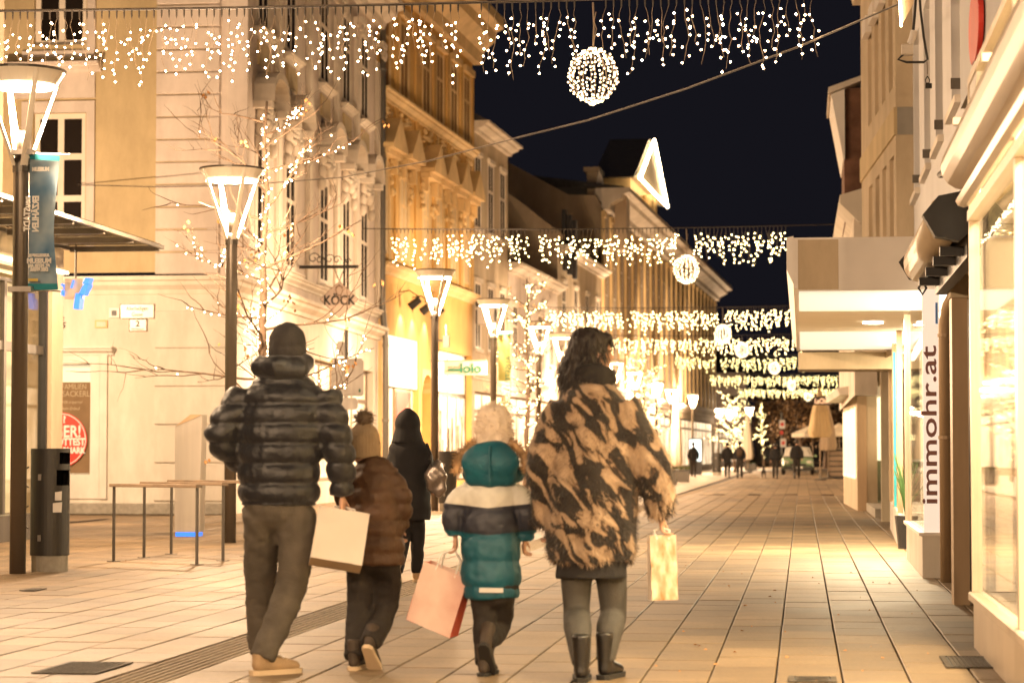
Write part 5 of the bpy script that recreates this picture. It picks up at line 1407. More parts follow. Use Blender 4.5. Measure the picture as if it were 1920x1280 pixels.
specs = [(25.0, -30, 1542, 5, 'nearest light curtain along the top of the picture', [(866, 890), (1090, 1126)]),
         (50.0, 733, 1484, 431, 'second light curtain, crossing before the yellow house', [(780, 800), (990, 1008), (1278, 1298)]),
         (76.0, 1030, 1502, 579, 'third light curtain, above the dark-haired woman\'s head', [(1168, 1178), (1345, 1362)]),
         (94.0, 1110, 1500, 631, 'fourth light curtain, tucked under the third', [(1385, 1398)]),
         (117.0, 1266, 1562, 668, 'fifth light curtain, starting right of the third lit tree', [(1340, 1349)]),
         (145.0, 1330, 1572, 703, 'sixth light curtain, low over the far street', [(1393, 1396)]),
         (176.0, 1383, 1576, 728, 'farthest and lowest light curtain over the end of the street', [])]
balls = [(1112, 143, 'largest light ball, hanging at the top of the picture'), (1287, 505, 'second largest light ball, hanging before the dark sky'),
         (1355, 626, 'third light ball, below the second one'), (1391, 656, 'fourth light ball, small and near the third'),
         (1452, 690, 'fifth light ball in the rows of far curtains'), (1484, 722, 'sixth light ball in the rows of far curtains'), (1515, 744, 'smallest farthest light ball beside the dark shop sign')]
for i, ((Y, a, b, py, lab, gaps), (bx, by_, blab)) in enumerate(zip(specs, balls)):
    z = atY(1112, py, Y).z
    curtain(lab, Y, xat(a, Y), xat(b, Y), z, bx, [(xat(g0, Y), xat(g1, Y)) for g0, g1 in gaps], first=(i == 0), seed=11+i, xa=-10.6 if i == 0 else None, xb=1.6 if i < 2 else None, dx=.082 if i < 3 else .115)
    ball(blab, bx, by_, Y, z, i < 2)
# long cable slung across the street
pts = []
for px, py, Y in ((1760, -40, 20), (1700, 2, 22), (1500, 88, 25.5), (1285, 168, 29), (1100, 227, 32), (970, 259, 34.5), (800, 303, 37), (640, 333, 39.5), (500, 344, 41.5), (400, 349, 42.5), (300, 351, 43.4), (145, 347, KA.y-.06)):
    pts.append(atY(px, py, Y))
sc2 = thing('slung_cable', 'long thin cable slung from the corner house to the upper right', 'cable', pts[5])
MB().tube(pts, .0065, 6).build('strand', M['cable'], sc2); MB().tube([p+Vector((0, .02, .016)) for p in pts], .003, 5).build('carrier', M['steel'], sc2)
# plug hanging under the right end of the near curtain
Y = 21.0
q = lambda px, py: atY(px, py, Y)
pg = thing('hanging_plug', 'white plug and box in a black cable loop at upper right', 'plug', q(1710, 95))
MB().tube([q(1716, -40), q(1717, 0), q(1714, 40), q(1712, 60)], .012, 6).build('cable', M['black'], pg)
MB().tube([q(1722, -40), q(1726, 20), q(1732, 70), q(1739, 112), q(1732, 117), q(1700, 117), q(1684, 112), q(1696, 100)], .011, 6).build('loop', M['black'], pg)
MB().tube([q(1714, 58), q(1711, 72), q(1706, 82)], [.03, .032, .028], 10).build('plug_top', M['signwhite'], pg)
a, b = q(1690, 104), q(1712, 84); MB().cbox(a.x, b.x, Y-.05, Y+.05, a.z, b.z, .01).build('box', M['enamel'], pg)
MB().tube([q(1738, 116), q(1739, 140)], .004, 5).build('hook_wire', M['wire'], pg)
MB().tube([q(1739, 143), q(1735, 150), q(1736, 156), q(1742, 156), q(1743, 150), q(1739, 143)], .005, 5).build('ring', M['iron'], pg)
a, b = q(1735, 166), q(1747, 157); MB().box(a.x, b.x, Y-.02, Y+.02, a.z, b.z).build('weight', M['iron'], pg)
# the pointed pennant of bulbs at the top edge
a, b, c = q(1688, -30), q(1716, -5), q(1692, 38)
pn = thing('lit_star_tip', 'pointed cream tip edged with bulbs at the top edge', 'decoration', c)
MB().slab([(a.x, a.z), (c.x, c.z), (b.x, b.z), (b.x, a.z)], Y+.3, Y+.36).build('panel', M['beige'], pn)
mb = MB()
for i in range(14):
    t = i/13; mb.octa(Vector((a.x+(c.x-a.x)*t, Y+.28, a.z+(c.z-a.z)*t)), .012)
mb.build('bulbs', M['bulb'], pn)['kind'] = 'stuff'

# ================================================================== bare trees with string lights
def tree(label, slabel, base, H, seed, spread, first=.32, nb=30, near=True, leaf=0, stem=.075):
    rg = random.Random(seed)
    r = thing('bare_tree', label, 'tree', (base.x, base.y, 0), group='bare trees wrapped in lights')
    L_ = thing('tree_light_string', slabel, 'light string', (base.x, base.y, .9), group='string lights wrapped round the trees')
    bulbs = []; trunk = MB(); wire = MB(); leaves = MB()
    tp = []
    n = 14; x = y = 0.0
    for i in range(n+1):
        t = i/n; tp.append(Vector((base.x+x, base.y+y, H*t))); x += rg.uniform(-.035, .035); y += rg.uniform(-.03, .03)
    trunk.tube(tp, [stem*(1-.88*i/n)+.006 for i in range(n+1)], 10)
    trunk.build('trunk', M['bark'], r, smooth=True)
    def at_h(z):
        f_ = min(max(z/H*n, 0), n-.001); i = int(f_); return tp[i].lerp(tp[i+1], f_-i)
    # spiral of bulbs up the trunk
    zz = .9; q = 0
    sp = []
    while zz < H*.97:
        c = at_h(zz); rr_ = stem*(1-.88*zz/H)+.02
        p = c+Vector((rr_*math.cos(q), rr_*math.sin(q), 0)); sp.append(p)
        bulbs.append(p+Vector((rg.uniform(-.03, .03), rg.uniform(-.03, .03), rg.uniform(-.02, .02)))); q += rg.uniform(.7, 1.3); zz += rg.uniform(.018, .040) if near else .09
    wire.tube(sp[::2], .004, 4, cap=False)
    br_all = MB()
    def branch(p, d, ln, rad, depth, lit):
        m = 6 if ln > .5 else 4; pts = [p]; dd = d.normalized()
        for i in range(m):
            dd = (dd+Vector((rg.uniform(-.3, .3), rg.uniform(-.3, .3), rg.uniform(-.16, .22)))).normalized()
            pts.append(pts[-1]+dd*(ln/m))
        mb_ = MB(); br_all.tube(pts, [rad*(1-.8*i/m) for i in range(m+1)], 5 if rad < .012 else 7)
        if lit:
            k = int(ln/.05)
            for i in range(k):
                t = i/k*m; j = min(int(t), m-1); b_ = pts[j].lerp(pts[j+1], t-j)
                if rg.random() < lit*(1 if near else .42): bulbs.append(b_+Vector((rg.uniform(-.03, .03), rg.uniform(-.03, .03), rg.uniform(-.03, .03))))
        if depth:
            for i in range(2, m+1):
                for s_ in range(2 if depth > 1 else 1):
                    if rg.random() < .75:
                        nd = (dd+Vector((rg.uniform(-.9, .9), rg.uniform(-.9, .9), rg.uniform(-.3, .7)))).normalized()
                        branch(pts[i], nd, ln*rg.uniform(.35, .6), rad*.5, depth-1, lit*.45 if depth > 1 else 0)
        if leaf and depth == 0 and rg.random() < leaf:
            for _ in range(3):
                c = pts[-1]+Vector((rg.uniform(-.08, .08), rg.uniform(-.08, .08), rg.uniform(-.12, .02))); a_ = Vector((rg.uniform(-.04, .04), rg.uniform(-.04, .04), -.06)); b_ = Vector((.022, rg.uniform(-.02, .02), 0))
                leaves.add([c, c+a_*.5+b_, c+a_, c+a_*.5-b_], [(0, 1, 2, 3)])
    for i in range(nb):
        z = H*(first+(1-first)*.97*(i/nb)); q = i*2.4+rg.uniform(-.4, .4)
        taper = 1-.40*(i/nb)
        branch(at_h(z), Vector((math.cos(q), math.sin(q), rg.uniform(.05, .5))), spread*taper*rg.uniform(.7, 1.15), .018*taper+.004, 2 if i % 2 == 0 else 1, (.42 if i % 3 == 0 else .03) if near else .9)
    br_all.build('branches', M['bark'], r, smooth=True)['kind'] = 'stuff'
    if leaf and leaves.v: leaves.build('dry_leaves', M['leaf'], r)['kind'] = 'stuff'
    wire.build('wire', M['wire'], L_)
    bm_ = MB(); rad = .0125 if near else .011+.00009*base.y
    for p in bulbs: bm_.octa(p, rad)
    bm_.build('bulbs', M['treebulb'] if near else M['bulbfar'], L_)['kind'] = 'stuff'
    return r
def tbase(px, Y): p = atY(px, 880, Y); return Vector((p.x, p.y, 0))
tree('nearest bare tree in front of the rose house', 'string lights wound up the nearest bare tree', tbase(497, 32.6), 6.0, 21, 1.75, first=.25, nb=26, leaf=.06, stem=.085)
tree('second bare tree between the toy shop and the woman', 'dense string lights on the second bare tree', tbase(985, 61), 5.6, 5, 1.0, near=False, leaf=.05)
tree('third bare tree right of the woman\'s head', 'bright blurred string lights on the third bare tree', tbase(1212, 101), 5.2, 8, 1.3, near=False, nb=34)
tree('fourth bare tree left of the walking couple', 'round mass of string lights above the walking couple', tbase(1378, 150), 4.6, 9, 1.4, near=False, nb=40)
tree('fifth slim bare tree left of the parked car', 'slim column of string lights left of the parked car', tbase(1432, 158), 4.6, 12, .6, near=False, nb=18)

# ================================================================== people
def wrinkle(a, sc_, seed=0):
    o = Vector((seed*3.1, seed*1.7, seed))
    return lambda co, no: a*mnoise.noise((co+o)*sc_)
def folds(a, seed=0):
    return lambda co, no: a*mnoise.noise(Vector((co.x*7+seed, co.y*7, co.z*11+co.x*9)))+a*.5*mnoise.noise(Vector((co.x*20, co.y*20+seed, co.z*42)))
def put_me(name, me, m, parent):
    me.materials.clear(); me.materials.append(m)
    return put(name, me, m, parent, smooth=True)
def hand(mb, wrist, d, side, curl=1.0, k=1.0):
    """palm, four curled fingers and a thumb leaving the side of the palm; d points down the arm"""
    d = Vector(d).normalized(); f = Vector((0, 1, 0)); f = (f-d*f.dot(d)).normalized(); n = f.cross(d)*side   # f: towards the thumb
    pc = wrist+d*.05*k
    R = Matrix((n, f, d)).transposed()
    mb.ell(pc, (.017*k, .040*k, .052*k), 10, 8, R)
    for i, (o, ln) in enumerate(((.028, .068), (.010, .076), (-.009, .071), (-.027, .056))):
        p = wrist+d*.088*k+f*o*k; pts = [p-d*.02*k, p]; a = 0
        for s_ in (.42, .33, .25):
            a += .62*curl; p = p+(d*math.cos(a)-n*math.sin(a))*ln*s_*k; pts.append(p)
        mb.tube(pts, [.0095*k, .0095*k, .009*k, .0085*k, .007*k], 7)
    p = wrist+d*.03*k+f*.030*k
    mb.tube([p, p+(d*.6+f*.7)*.032*k-n*.008, p+(d*.95+f*.75)*.052*k-n*.022*k, p+(d*1.25+f*.55)*.062*k-n*.036*k], [.012*k, .0115*k, .010*k, .008*k], 7)
def foot_m(ball, yaw, pitch, k):
    return Matrix.Translation(ball) @ Matrix.Rotation(math.radians(yaw), 4, 'Z') @ Matrix.Rotation(-math.radians(pitch), 4, 'X') @ Matrix.Scale(k, 4)
def ankle_of(ball, yaw, pitch, k): return foot_m(ball, yaw, pitch, k) @ Vector((0, -.135, .09))
def shoe(root, ball, yaw, pitch, k, um, sm, boot=.0, name='shoe', lace=None):
    T = foot_m(ball, yaw, pitch, k)
    mb = MB(T)
    mb.tube([(0, -.185, .055), (0, -.16, .055), (0, -.09, .06), (0, -.02, .05), (0, .04, .042), (0, .085, .036), (0, .10, .034)],
            [(.018, .02), (.036, .042), (.039, .05), (.043, .042), (.047, .033), (.036, .025), (.012, .012)], 12, up=(1, 0, 0))
    mb.tube([(0, -.13, .05), (0, -.135, .10), (0, -.14, .125+boot)], [(.04, .055), (.042, .052), (.05, .056) if boot else (.044, .05)], 12, up=(1, 0, 0))
    o = put_me(name, fuse(mb, .011*k, 3), um, root)
    so = MB(T)
    out = []
    for y, w_ in ((-.195, .018), (-.17, .036), (-.09, .038), (-.02, .044), (.04, .049), (.085, .04), (.112, .016)): out.append((w_, y))
    poly = out+[(-x, y) for x, y in reversed(out)]
    n = len(poly)
    so.add([(x, y, .0) for x, y in poly]+[(x*1.04, y*1.02, .026) for x, y in poly], [(i, (i+1) % n, n+(i+1) % n, n+i) for i in range(n)]+[tuple(range(n))[::-1], tuple(range(n, 2*n))])
    so.build('sole', sm, o, local=True)
    if lace:
        la = MB(T)
        for i in range(5): la.tube([(-.03, -.06+.02*i-.05*(boot > 0), .105-.012*i+(.03*(4-i) if boot else 0)), (.03, -.055+.02*i-.05*(boot > 0), .108-.012*i+(.03*(4-i) if boot else 0))], .004, 5)
        la.build('laces', lace, o, local=True)
    return o
def limb(mb, pts, rs, n=12):
    """joints smoothed into a curved, tapering tube"""
    P_, R_ = [], []
    for i in range(len(pts)-1):
        for j in range(4):
            t = j/4
            p0 = pts[max(i-1, 0)]; p1 = pts[i]; p2 = pts[i+1]; p3 = pts[min(i+2, len(pts)-1)]
            q = .5*((2*p1)+(p2-p0)*t+(2*p0-5*p1+4*p2-p3)*t*t+(3*p1-p0-3*p2+p3)*t**3)
            P_.append(q); R_.append(rs[i]+(rs[i+1]-rs[i])*t)
    P_.append(pts[-1]); R_.append(rs[-1]); mb.tube(P_, R_, n)
def body(root, J, k, hk, mt, vox=.009, face=0.0, fingers=True):
    """one continuous figure: head with face, neck, torso, tapering arms with hands, legs"""
    mb = MB(); h = J['head']
    Rf = Matrix.Rotation(face, 3, 'Z'); fw = Rf @ Vector((0, 1, 0)); rt = Rf @ Vector((1, 0, 0)); U = Vector((0, 0, 1))
    mb.ell(h, (.078*hk, .095*hk, .115*hk), 16, 12, Rf)
    mb.ell(h+fw*.03*hk-U*.055*hk, (.056*hk, .062*hk, .06*hk), 12, 8, Rf)          # jaw
    mb.tube([h+fw*.085*hk+U*.015*hk, h+fw*.112*hk-U*.022*hk, h+fw*.092*hk-U*.032*hk], [.010*hk, .015*hk, .012*hk], 8)   # nose
    mb.ell(h+fw*.09*hk-U*.058*hk, (.024*hk, .012*hk, .009*hk), 10, 6, Rf)            # mouth
    mb.ell(h+fw*.083*hk+U*.032*hk, (.06*hk, .014*hk, .010*hk), 10, 6, Rf)           # brow
    for s_ in (-1, 1):
        mb.ell(h+rt*s_*.082*hk-U*.01*hk-fw*.005, (.012*hk, .022*hk, .034*hk), 8, 8, Rf)
    nb = J['neck']
    mb.tube([nb-U*.03*k, nb+U*.03*k, h-U*.06*hk], [.062*k, .056*k, .055*hk], 12)
    c = (J['shL']+J['shR'])/2; p = (J['hipL']+J['hipR'])/2
    w_ = (J['shR']-J['shL']).length/2
    mb.tube([p-U*.08*k, p, p+(c-p)*.35, p+(c-p)*.75, c, nb], [(.115*k, .08*k), (.135*k, .09*k), (.12*k, .085*k), (.15*k, .105*k), (w_*.66, .066*k), (.055*k, .05*k)], 16, up=(1, 0, 0))
    for S in 'LR':
        s_ = -1 if S == 'L' else 1
        limb(mb, [J['sh'+S]+Vector((-s_*.03, 0, -.05*k)), J['el'+S], J['wr'+S]], [.042*k, .037*k, .027*k])
        if fingers:
            hand(mb, J['wr'+S], J.get('hd'+S, J['wr'+S]-J['el'+S]), s_, 1.1, k)
        else: mb.ell(J['wr'+S]+(J['wr'+S]-J['el'+S]).normalized()*.06*k, (.03*k, .04*k, .07*k), 8, 6)
        limb(mb, [J['hip'+S], J['kn'+S], J['an'+S]], [.085*k, .056*k, .038*k])
        mb.ell(J['an'+S]+Vector((0, .05*k, -.04*k)), (.035*k, .08*k, .035*k), 8, 6)
    o = put_me('body', fuse(mb, vox, 2), mt, root)
    if fingers:
        for s_ in (-1, 1):
            e = MB(); e.ell(h+fw*.088*hk+rt*s_*.032*hk+U*.012*hk, (.012*hk, .007*hk, .007*hk), 8, 6, Rf); e.build('eye', M['black'], root, local=True, smooth=True)
    return o
def trousers(root, J, k, mt, r=(.105, .078, .062), vox=.014, seed=1, name='trousers', amp=.010):
    mb = MB(); p = (J['hipL']+J['hipR'])/2
    mb.ell(p+Vector((0, -.01*k, .04*k)), (.18*k, .135*k, .15*k), 14, 10)
    for S in 'LR':
        limb(mb, [J['hip'+S], J['kn'+S], J['an'+S]+Vector((0, 0, -.01*k))], [r[0]*k, r[1]*k, r[2]*k])
    return put_me(name, fuse(mb, vox*k, 2, folds(amp*.75, seed)), mt, root)
def sleeve(mb, J, S, r): limb(mb, [J['sh'+S]+Vector((.035 if S == 'L' else -.035, 0, -.035)), J['el'+S], J['wr'+S]], r)
def quilt(period, amp, z0=0.0, extra=None):
    def fn(co, no):
        t = ((co.z-z0)/period) % 1.0
        v = amp*(math.sqrt(max(0, math.sin(math.pi*t)))-.75)
        return v+.006*mnoise.noise(co*14)+.004*mnoise.noise(co*34)
    return fn
def joints(J0, at_px):
    return {a: at_px(*b) for a, b in J0.items()}
def make_person(label, px, py, pxj, group=None):
    g0 = G(px, py); r = thing('person', label, 'person', (g0.x, g0.y, 0), group=group)
    at_ = lambda x, y, dy=0.0: atY(x, y, g0.y+dy)-Vector((g0.x, g0.y, 0))
    return r, at_, joints(pxj, at_)
def fabric(name, c, rough=.75, **k): return mat(name, c, rough, var=k.pop('var', .18), scale=k.pop('scale', 9), bump=k.pop('bump', .25), bscale=k.pop('bscale', 120), **k)
def banded(name, stops, kx, rough=.55):
    m, nt, p = nodes(name); N = nt.nodes; Lk = nt.links
    tc = N.new('ShaderNodeTexCoord'); sp = N.new('ShaderNodeSeparateXYZ'); Lk.new(tc.outputs['Object'], sp.inputs[0])
    ab = N.new('ShaderNodeMath'); ab.operation = 'ABSOLUTE'; Lk.new(sp.outputs[0], ab.inputs[0])
    ma = N.new('ShaderNodeMath'); ma.operation = 'MULTIPLY_ADD'; ma.inputs[1].default_value = kx; Lk.new(ab.outputs[0], ma.inputs[0]); Lk.new(sp.outputs[2], ma.inputs[2])
    hf = N.new('ShaderNodeMath'); hf.operation = 'MULTIPLY'; hf.inputs[1].default_value = .5; Lk.new(ma.outputs[0], hf.inputs[0])
    rp = N.new('ShaderNodeValToRGB'); rp.color_ramp.interpolation = 'CONSTANT'; Lk.new(hf.outputs[0], rp.inputs[0])
    while len(rp.color_ramp.elements) < len(stops): rp.color_ramp.elements.new(.5)
    for e, (z, c) in zip(rp.color_ramp.elements, stops): e.position = z*.5; e.color = (*c, 1)
    nz = N.new('ShaderNodeTexNoise'); nz.inputs['Scale'].default_value = 18; Lk.new(tc.outputs['Object'], nz.inputs[0])
    mr = N.new('ShaderNodeMapRange'); mr.inputs[3].default_value = .8; mr.inputs[4].default_value = 1.15; Lk.new(nz.outputs[0], mr.inputs[0])
    cc = N.new('ShaderNodeCombineColor')
    for i in range(3): Lk.new(mr.outputs[0], cc.inputs[i])
    mx = N.new('ShaderNodeMix'); mx.data_type = 'RGBA'; mx.blend_type = 'MULTIPLY'; mx.inputs[0].default_value = 1
    Lk.new(rp.outputs[0], mx.inputs[6]); Lk.new(cc.outputs[0], mx.inputs[7]); Lk.new(mx.outputs[2], p.inputs['Base Color'])
    p.inputs['Roughness'].default_value = rough
    bp = N.new('ShaderNodeBump'); bp.inputs['Strength'].default_value = .3; bp.inputs['Distance'].default_value = .01; Lk.new(nz.outputs[0], bp.inputs['Height']); Lk.new(bp.outputs[0], p.inputs['Normal'])
    return m
def tufts(me, n, ln, droop, seed, spread=.4, rnd=.02):
    """short fur laid over a surface"""
    rg = random.Random(seed); mb = MB(); ps = me.polygons; ar = [p.area for p in ps]
    for p in rg.choices(ps, ar, k=n):
        c = p.center+Vector((rg.uniform(-rnd, rnd), rg.uniform(-rnd, rnd), rg.uniform(-rnd, rnd)))*.5; no = p.normal
        d = (no*.55+Vector((rg.uniform(-spread, spread), rg.uniform(-spread, spread), -droop))).normalized()*ln*rg.uniform(.6, 1.3)
        t = no.cross(d).normalized()*ln*.10
        mb.add([c-t-no*.004, c+t-no*.004, c+d], [(0, 1, 2)])
    return mb
U = Vector((0, 0, 1))
M['tread'] = mat('sole_rubber', (.55, .42, .28), .8, var=.1)
M['darksole'] = mat('sole_dark', (.02, .018, .016), .7)

# ------------------------------------------------------------------ man in the quilted jacket
J0 = dict(head=(540, 655, .04), neck=(537, 700, 0), shL=(452, 728), shR=(618, 728), elL=(415, 815, -.06), wrL=(452, 866, .10), elR=(634, 835, -.02), wrR=(642, 925, .04),
          hipL=(492, 955), hipR=(556, 955), knL=(489, 1085, .20), knR=(548, 1092, .02))
man, at_, J = make_person('man in a black quilted jacket and grey trousers carrying a white bag', 522, 1262, J0)
bR, bL = at_(530, 1262), at_(490, 1225, .38)
J['anR'] = ankle_of(bR, -42, 0, 1.02); J['anL'] = ankle_of(Vector((bL.x, .52, .05)), 0, -14, 1.02)
J['hdR'] = Vector((.0, .05, -1))
body(man, J, 1.0, 1.0, M['skin'])
M['jeans'] = fabric('grey_trousers', (.088, .074, .058), .85)
trousers(man, J, 1.0, M['jeans'], (.112, .086, .070), seed=2, amp=.014)
shoe(man, bR, -42, 0, 1.02, fabric('tan_shoe', (.34, .23, .13), .7), M['tread'], lace=M['signwhite'])
shoe(man, Vector((bL.x, .52, .05)), 0, -14, 1.02, bpy.data.materials['tan_shoe'], M['tread'])
mb = MB(); c = at_(528, 800)
zz = [at_(530, y).z for y in (948, 925, 870, 800, 745, 715, 700)]
cx = [at_(x, 800).x for x in (524, 524, 525, 530, 535, 537, 538)]
mb.tube([(cx[i], -.01, zz[i]) for i in range(7)], [(.205, .15), (.215, .16), (.218, .165), (.232, .17), (.235, .155), (.17, .125), (.085, .09)], 24, up=(1, 0, 0))
sleeve(mb, J, 'L', [.098, .088, .066]); sleeve(mb, J, 'R', [.098, .086, .062])
M['puffer'] = mat('black_puffer', (.009, .009, .012), .44, var=.2, scale=10, bump=.35, bscale=26, spec=.5, sheen=.15)
jk = put_me('jacket', fuse(mb, .013, 3, quilt(.104, .022, .06)), M['puffer'], man)
hd = MB(); p = at_(530, 690)
hd.tube([p+Vector((-.13, .02, .03)), p+Vector((-.10, -.08, .0)), p+Vector((0, -.125, -.005)), p+Vector((.10, -.08, .0)), p+Vector((.13, .02, .03))], [.045, .062, .07, .062, .045], 12)
put_me('rolled_hood', fuse(hd, .012, 3, wrinkle(.014, 12, 4)), M['puffer'], jk)
h = J['head']; cp_ = MB(); cp_.ell(h+Vector((0, -.012, .03)), (.100, .112, .115), 18, 12); cp_.tube([h+Vector((0, -.02, -.055)), h+Vector((0, -.02, .0))], [.098, .104], 18)
put_me('knit_cap', fuse(cp_, .010, 3, lambda co, no: .004*math.sin(co.x*190)*0+.004*mnoise.noise(co*30)), fabric('cap_charcoal', (.030, .026, .025), .9), man)

# ------------------------------------------------------------------ child in the brown coat
J0 = dict(head=(683, 838, .03), neck=(688, 862, 0), shL=(662, 876), shR=(738, 876), elL=(648, 925), wrL=(652, 968, .06), elR=(752, 935), wrR=(750, 985, .05),
          hipL=(678, 1050), hipR=(722, 1050), knL=(674, 1130, .05), knR=(724, 1135, .09))
k1, at_, J = make_person('child in a brown quilted coat and beige bobble hat beside the man', 690, 1252, J0)
bL, bR = at_(674, 1252), at_(718, 1240, .25)
bR = Vector((bR.x+.005, -.10, .03)); J['anL'] = ankle_of(bL, -5, 0, .8); J['anR'] = ankle_of(bR, -6, 38, .8)
body(k1, J, .76, .92, M['skin'], vox=.008)
M['darkpants'] = fabric('dark_trousers', (.022, .017, .014), .8)
trousers(k1, J, .76, M['darkpants'], (.115, .092, .074), seed=5)
for b_, yw, pt in ((bL, -5, 0), (bR, -6, 38)):
    shoe(k1, b_, yw, pt, .8, fabric('boot_brown', (.05, .035, .025), .7), M['tread'], boot=.08, name='boot')
mb = MB(); zz = [at_(700, y).z for y in (1058, 1030, 980, 925, 885, 868, 858)]; cx = [at_(x, 900).x for x in (706, 706, 705, 702, 699, 695, 690)]
mb.tube([(cx[i], 0, zz[i]) for i in range(7)], [(.150, .13), (.155, .135), (.150, .135), (.142, .125), (.128, .105), (.085, .085), (.06, .065)], 20, up=(1, 0, 0))
sleeve(mb, J, 'L', [.066, .062, .048]); sleeve(mb, J, 'R', [.066, .062, .048])
ct = put_me('coat', fuse(mb, .011, 3, quilt(.088, .017)), mat('brown_puffer', (.075, .038, .020), .55, var=.25, scale=9, bump=.35, bscale=30, spec=.35), k1)
h = J['head']
hm = MB(); hm.ell(h+Vector((0, -.008, .035)), (.086, .095, .10), 18, 12); hm.tube([h+Vector((0, -.01, -.06)), h+Vector((0, -.01, .02))], [.088, .09], 18)
hat = put_me('knit_hat', fuse(hm, .008, 2, lambda co, no: .004*math.sin(math.atan2(co.y-h.y, co.x-h.x)*34)), fabric('hat_beige', (.34, .25, .16), .95), k1)
pm = MB(); pm.ell(h+Vector((0, -.01, .155)), (.045, .045, .042), 12, 10); pme = fuse(pm, .01, 1)
pom = put_me('bobble', pme, fabric('bobble_grey', (.17, .12, .085), .95), hat)
tufts(pme, 420, .028, .0, 3, .8).build('fur', bpy.data.materials['bobble_grey'], pom, local=True)['kind'] = 'stuff' if False else 'stuff'
# ------------------------------------------------------------------ child in the teal jacket
J0 = dict(head=(926, 812, .04), neck=(924, 858, 0), shL=(875, 905), shR=(968, 905), elL=(852, 955), wrL=(854, 1003, .02), elR=(988, 958), wrR=(984, 1008, .05),
          hipL=(906, 1108), hipR=(940, 1108), knL=(908, 1172, .02), knR=(938, 1172, .14))
k2, at_, J = make_person('child in a teal jacket with a white band and pale fluffy hat', 920, 1262, J0)
bL, bR = at_(918, 1264), at_(940, 1235, .4)
bR = Vector((bR.x-.01, -.12, .05)); J['anL'] = ankle_of(bL, -8, 0, .82); J['anR'] = ankle_of(bR, -4, 46, .82)
body(k2, J, .80, .93, M['skin'], vox=.008)
trousers(k2, J, .80, M['darkpants'], (.098, .076, .062), seed=8)
for b_, yw, pt in ((bL, -8, 0), (bR, -4, 46)):
    shoe(k2, b_, yw, pt, .82, bpy.data.materials['boot_brown'], M['darksole'], boot=.09, name='boot')
mb = MB(); zz = [at_(920, y).z for y in (1120, 1085, 1030, 970, 920, 895, 878)]; cx = [at_(x, 900).x for x in (922, 921, 920, 920, 921, 923, 924)]
mb.tube([(cx[i], 0, zz[i]) for i in range(7)], [(.142, .12), (.158, .135), (.156, .135), (.150, .13), (.150, .115), (.11, .095), (.07, .075)], 20, up=(1, 0, 0))
sleeve(mb, J, 'L', [.070, .066, .052]); sleeve(mb, J, 'R', [.070, .066, .052])
zA, zB, zC = at_(920, 1003).z, at_(920, 953).z, at_(920, 908).z
teal = (.005, .080, .115); M['tealjacket'] = banded('teal_white_navy', [(0, teal), (zA, (.022, .024, .038)), (zB, (.62, .60, .54)), (zC, teal)], -.10)
jk = put_me('jacket', fuse(mb, .010, 3, quilt(.135, .016, .05)), M['tealjacket'], k2)
M['tealplain'] = mat('teal_plain', teal, .55, var=.2, scale=9, bump=.3, bscale=30)
hd = MB(); p = at_(924, 866)
hd.ell(p+Vector((0, -.085, .0)), (.155, .075, .115), 18, 12); hd.tube([p+Vector((-.125, .02, -.06)), p+Vector((-.09, -.07, -.075)), p+Vector((0, -.10, -.085)), p+Vector((.09, -.07, -.075)), p+Vector((.125, .02, -.06))], .05, 10)
hme = fuse(hd, .010, 3, wrinkle(.012, 9, 3)); ho = put_me('hood', hme, M['tealplain'], jk)
MB().tube([p+Vector((.005, -.168, -.10)), p+Vector((.004, -.172, 0)), p+Vector((.004, -.15, .085))], .006, 6).build('seam', M['tealplain'], ho, local=True)
fu = MB(); fu.tube([p+Vector((-.185, -.05, -.06)), p+Vector((-.172, -.03, .03)), p+Vector((-.11, .0, .095)), p+Vector((0, .01, .112)), p+Vector((.11, .0, .095)), p+Vector((.172, -.03, .03)), p+Vector((.185, -.05, -.06))], [.016, .022, .022, .02, .022, .022, .016], 10)
fme = fuse(fu, .01, 1); M['foxfur'] = fabric('fox_fur', (.46, .29, .15), .9, scale=14, var=.4)
fo = put_me('fur_trim', fme, M['foxfur'], ho); tufts(fme, 1800, .026, .1, 5, .7).build('fur', M['foxfur'], fo, local=True)['kind'] = 'stuff'
h = J['head']; hm = MB(); hm.ell(h+Vector((0, -.01, .045)), (.096, .105, .112), 18, 12); hm.tube([h+Vector((0, -.01, -.07)), h+Vector((0, -.01, .02))], [.094, .10], 18)
hme = fuse(hm, .009, 2, wrinkle(.012, 26, 3)); M['fluff'] = fabric('pale_fluff', (.74, .62, .50), .95, scale=20, var=.08)
hat = put_me('fluffy_hat', hme, M['fluff'], k2); tufts(hme, 2600, .022, .0, 6, .9).build('fur', M['fluff'], hat, local=True)['kind'] = 'stuff'
p = at_(928, 1102); MB().box(p.x-.062, p.x+.062, -.158, -.150, p.z-.014, p.z+.010).build('reflector', mat('reflector', (.65, .62, .58), .3, metal=.2), jk, local=True)
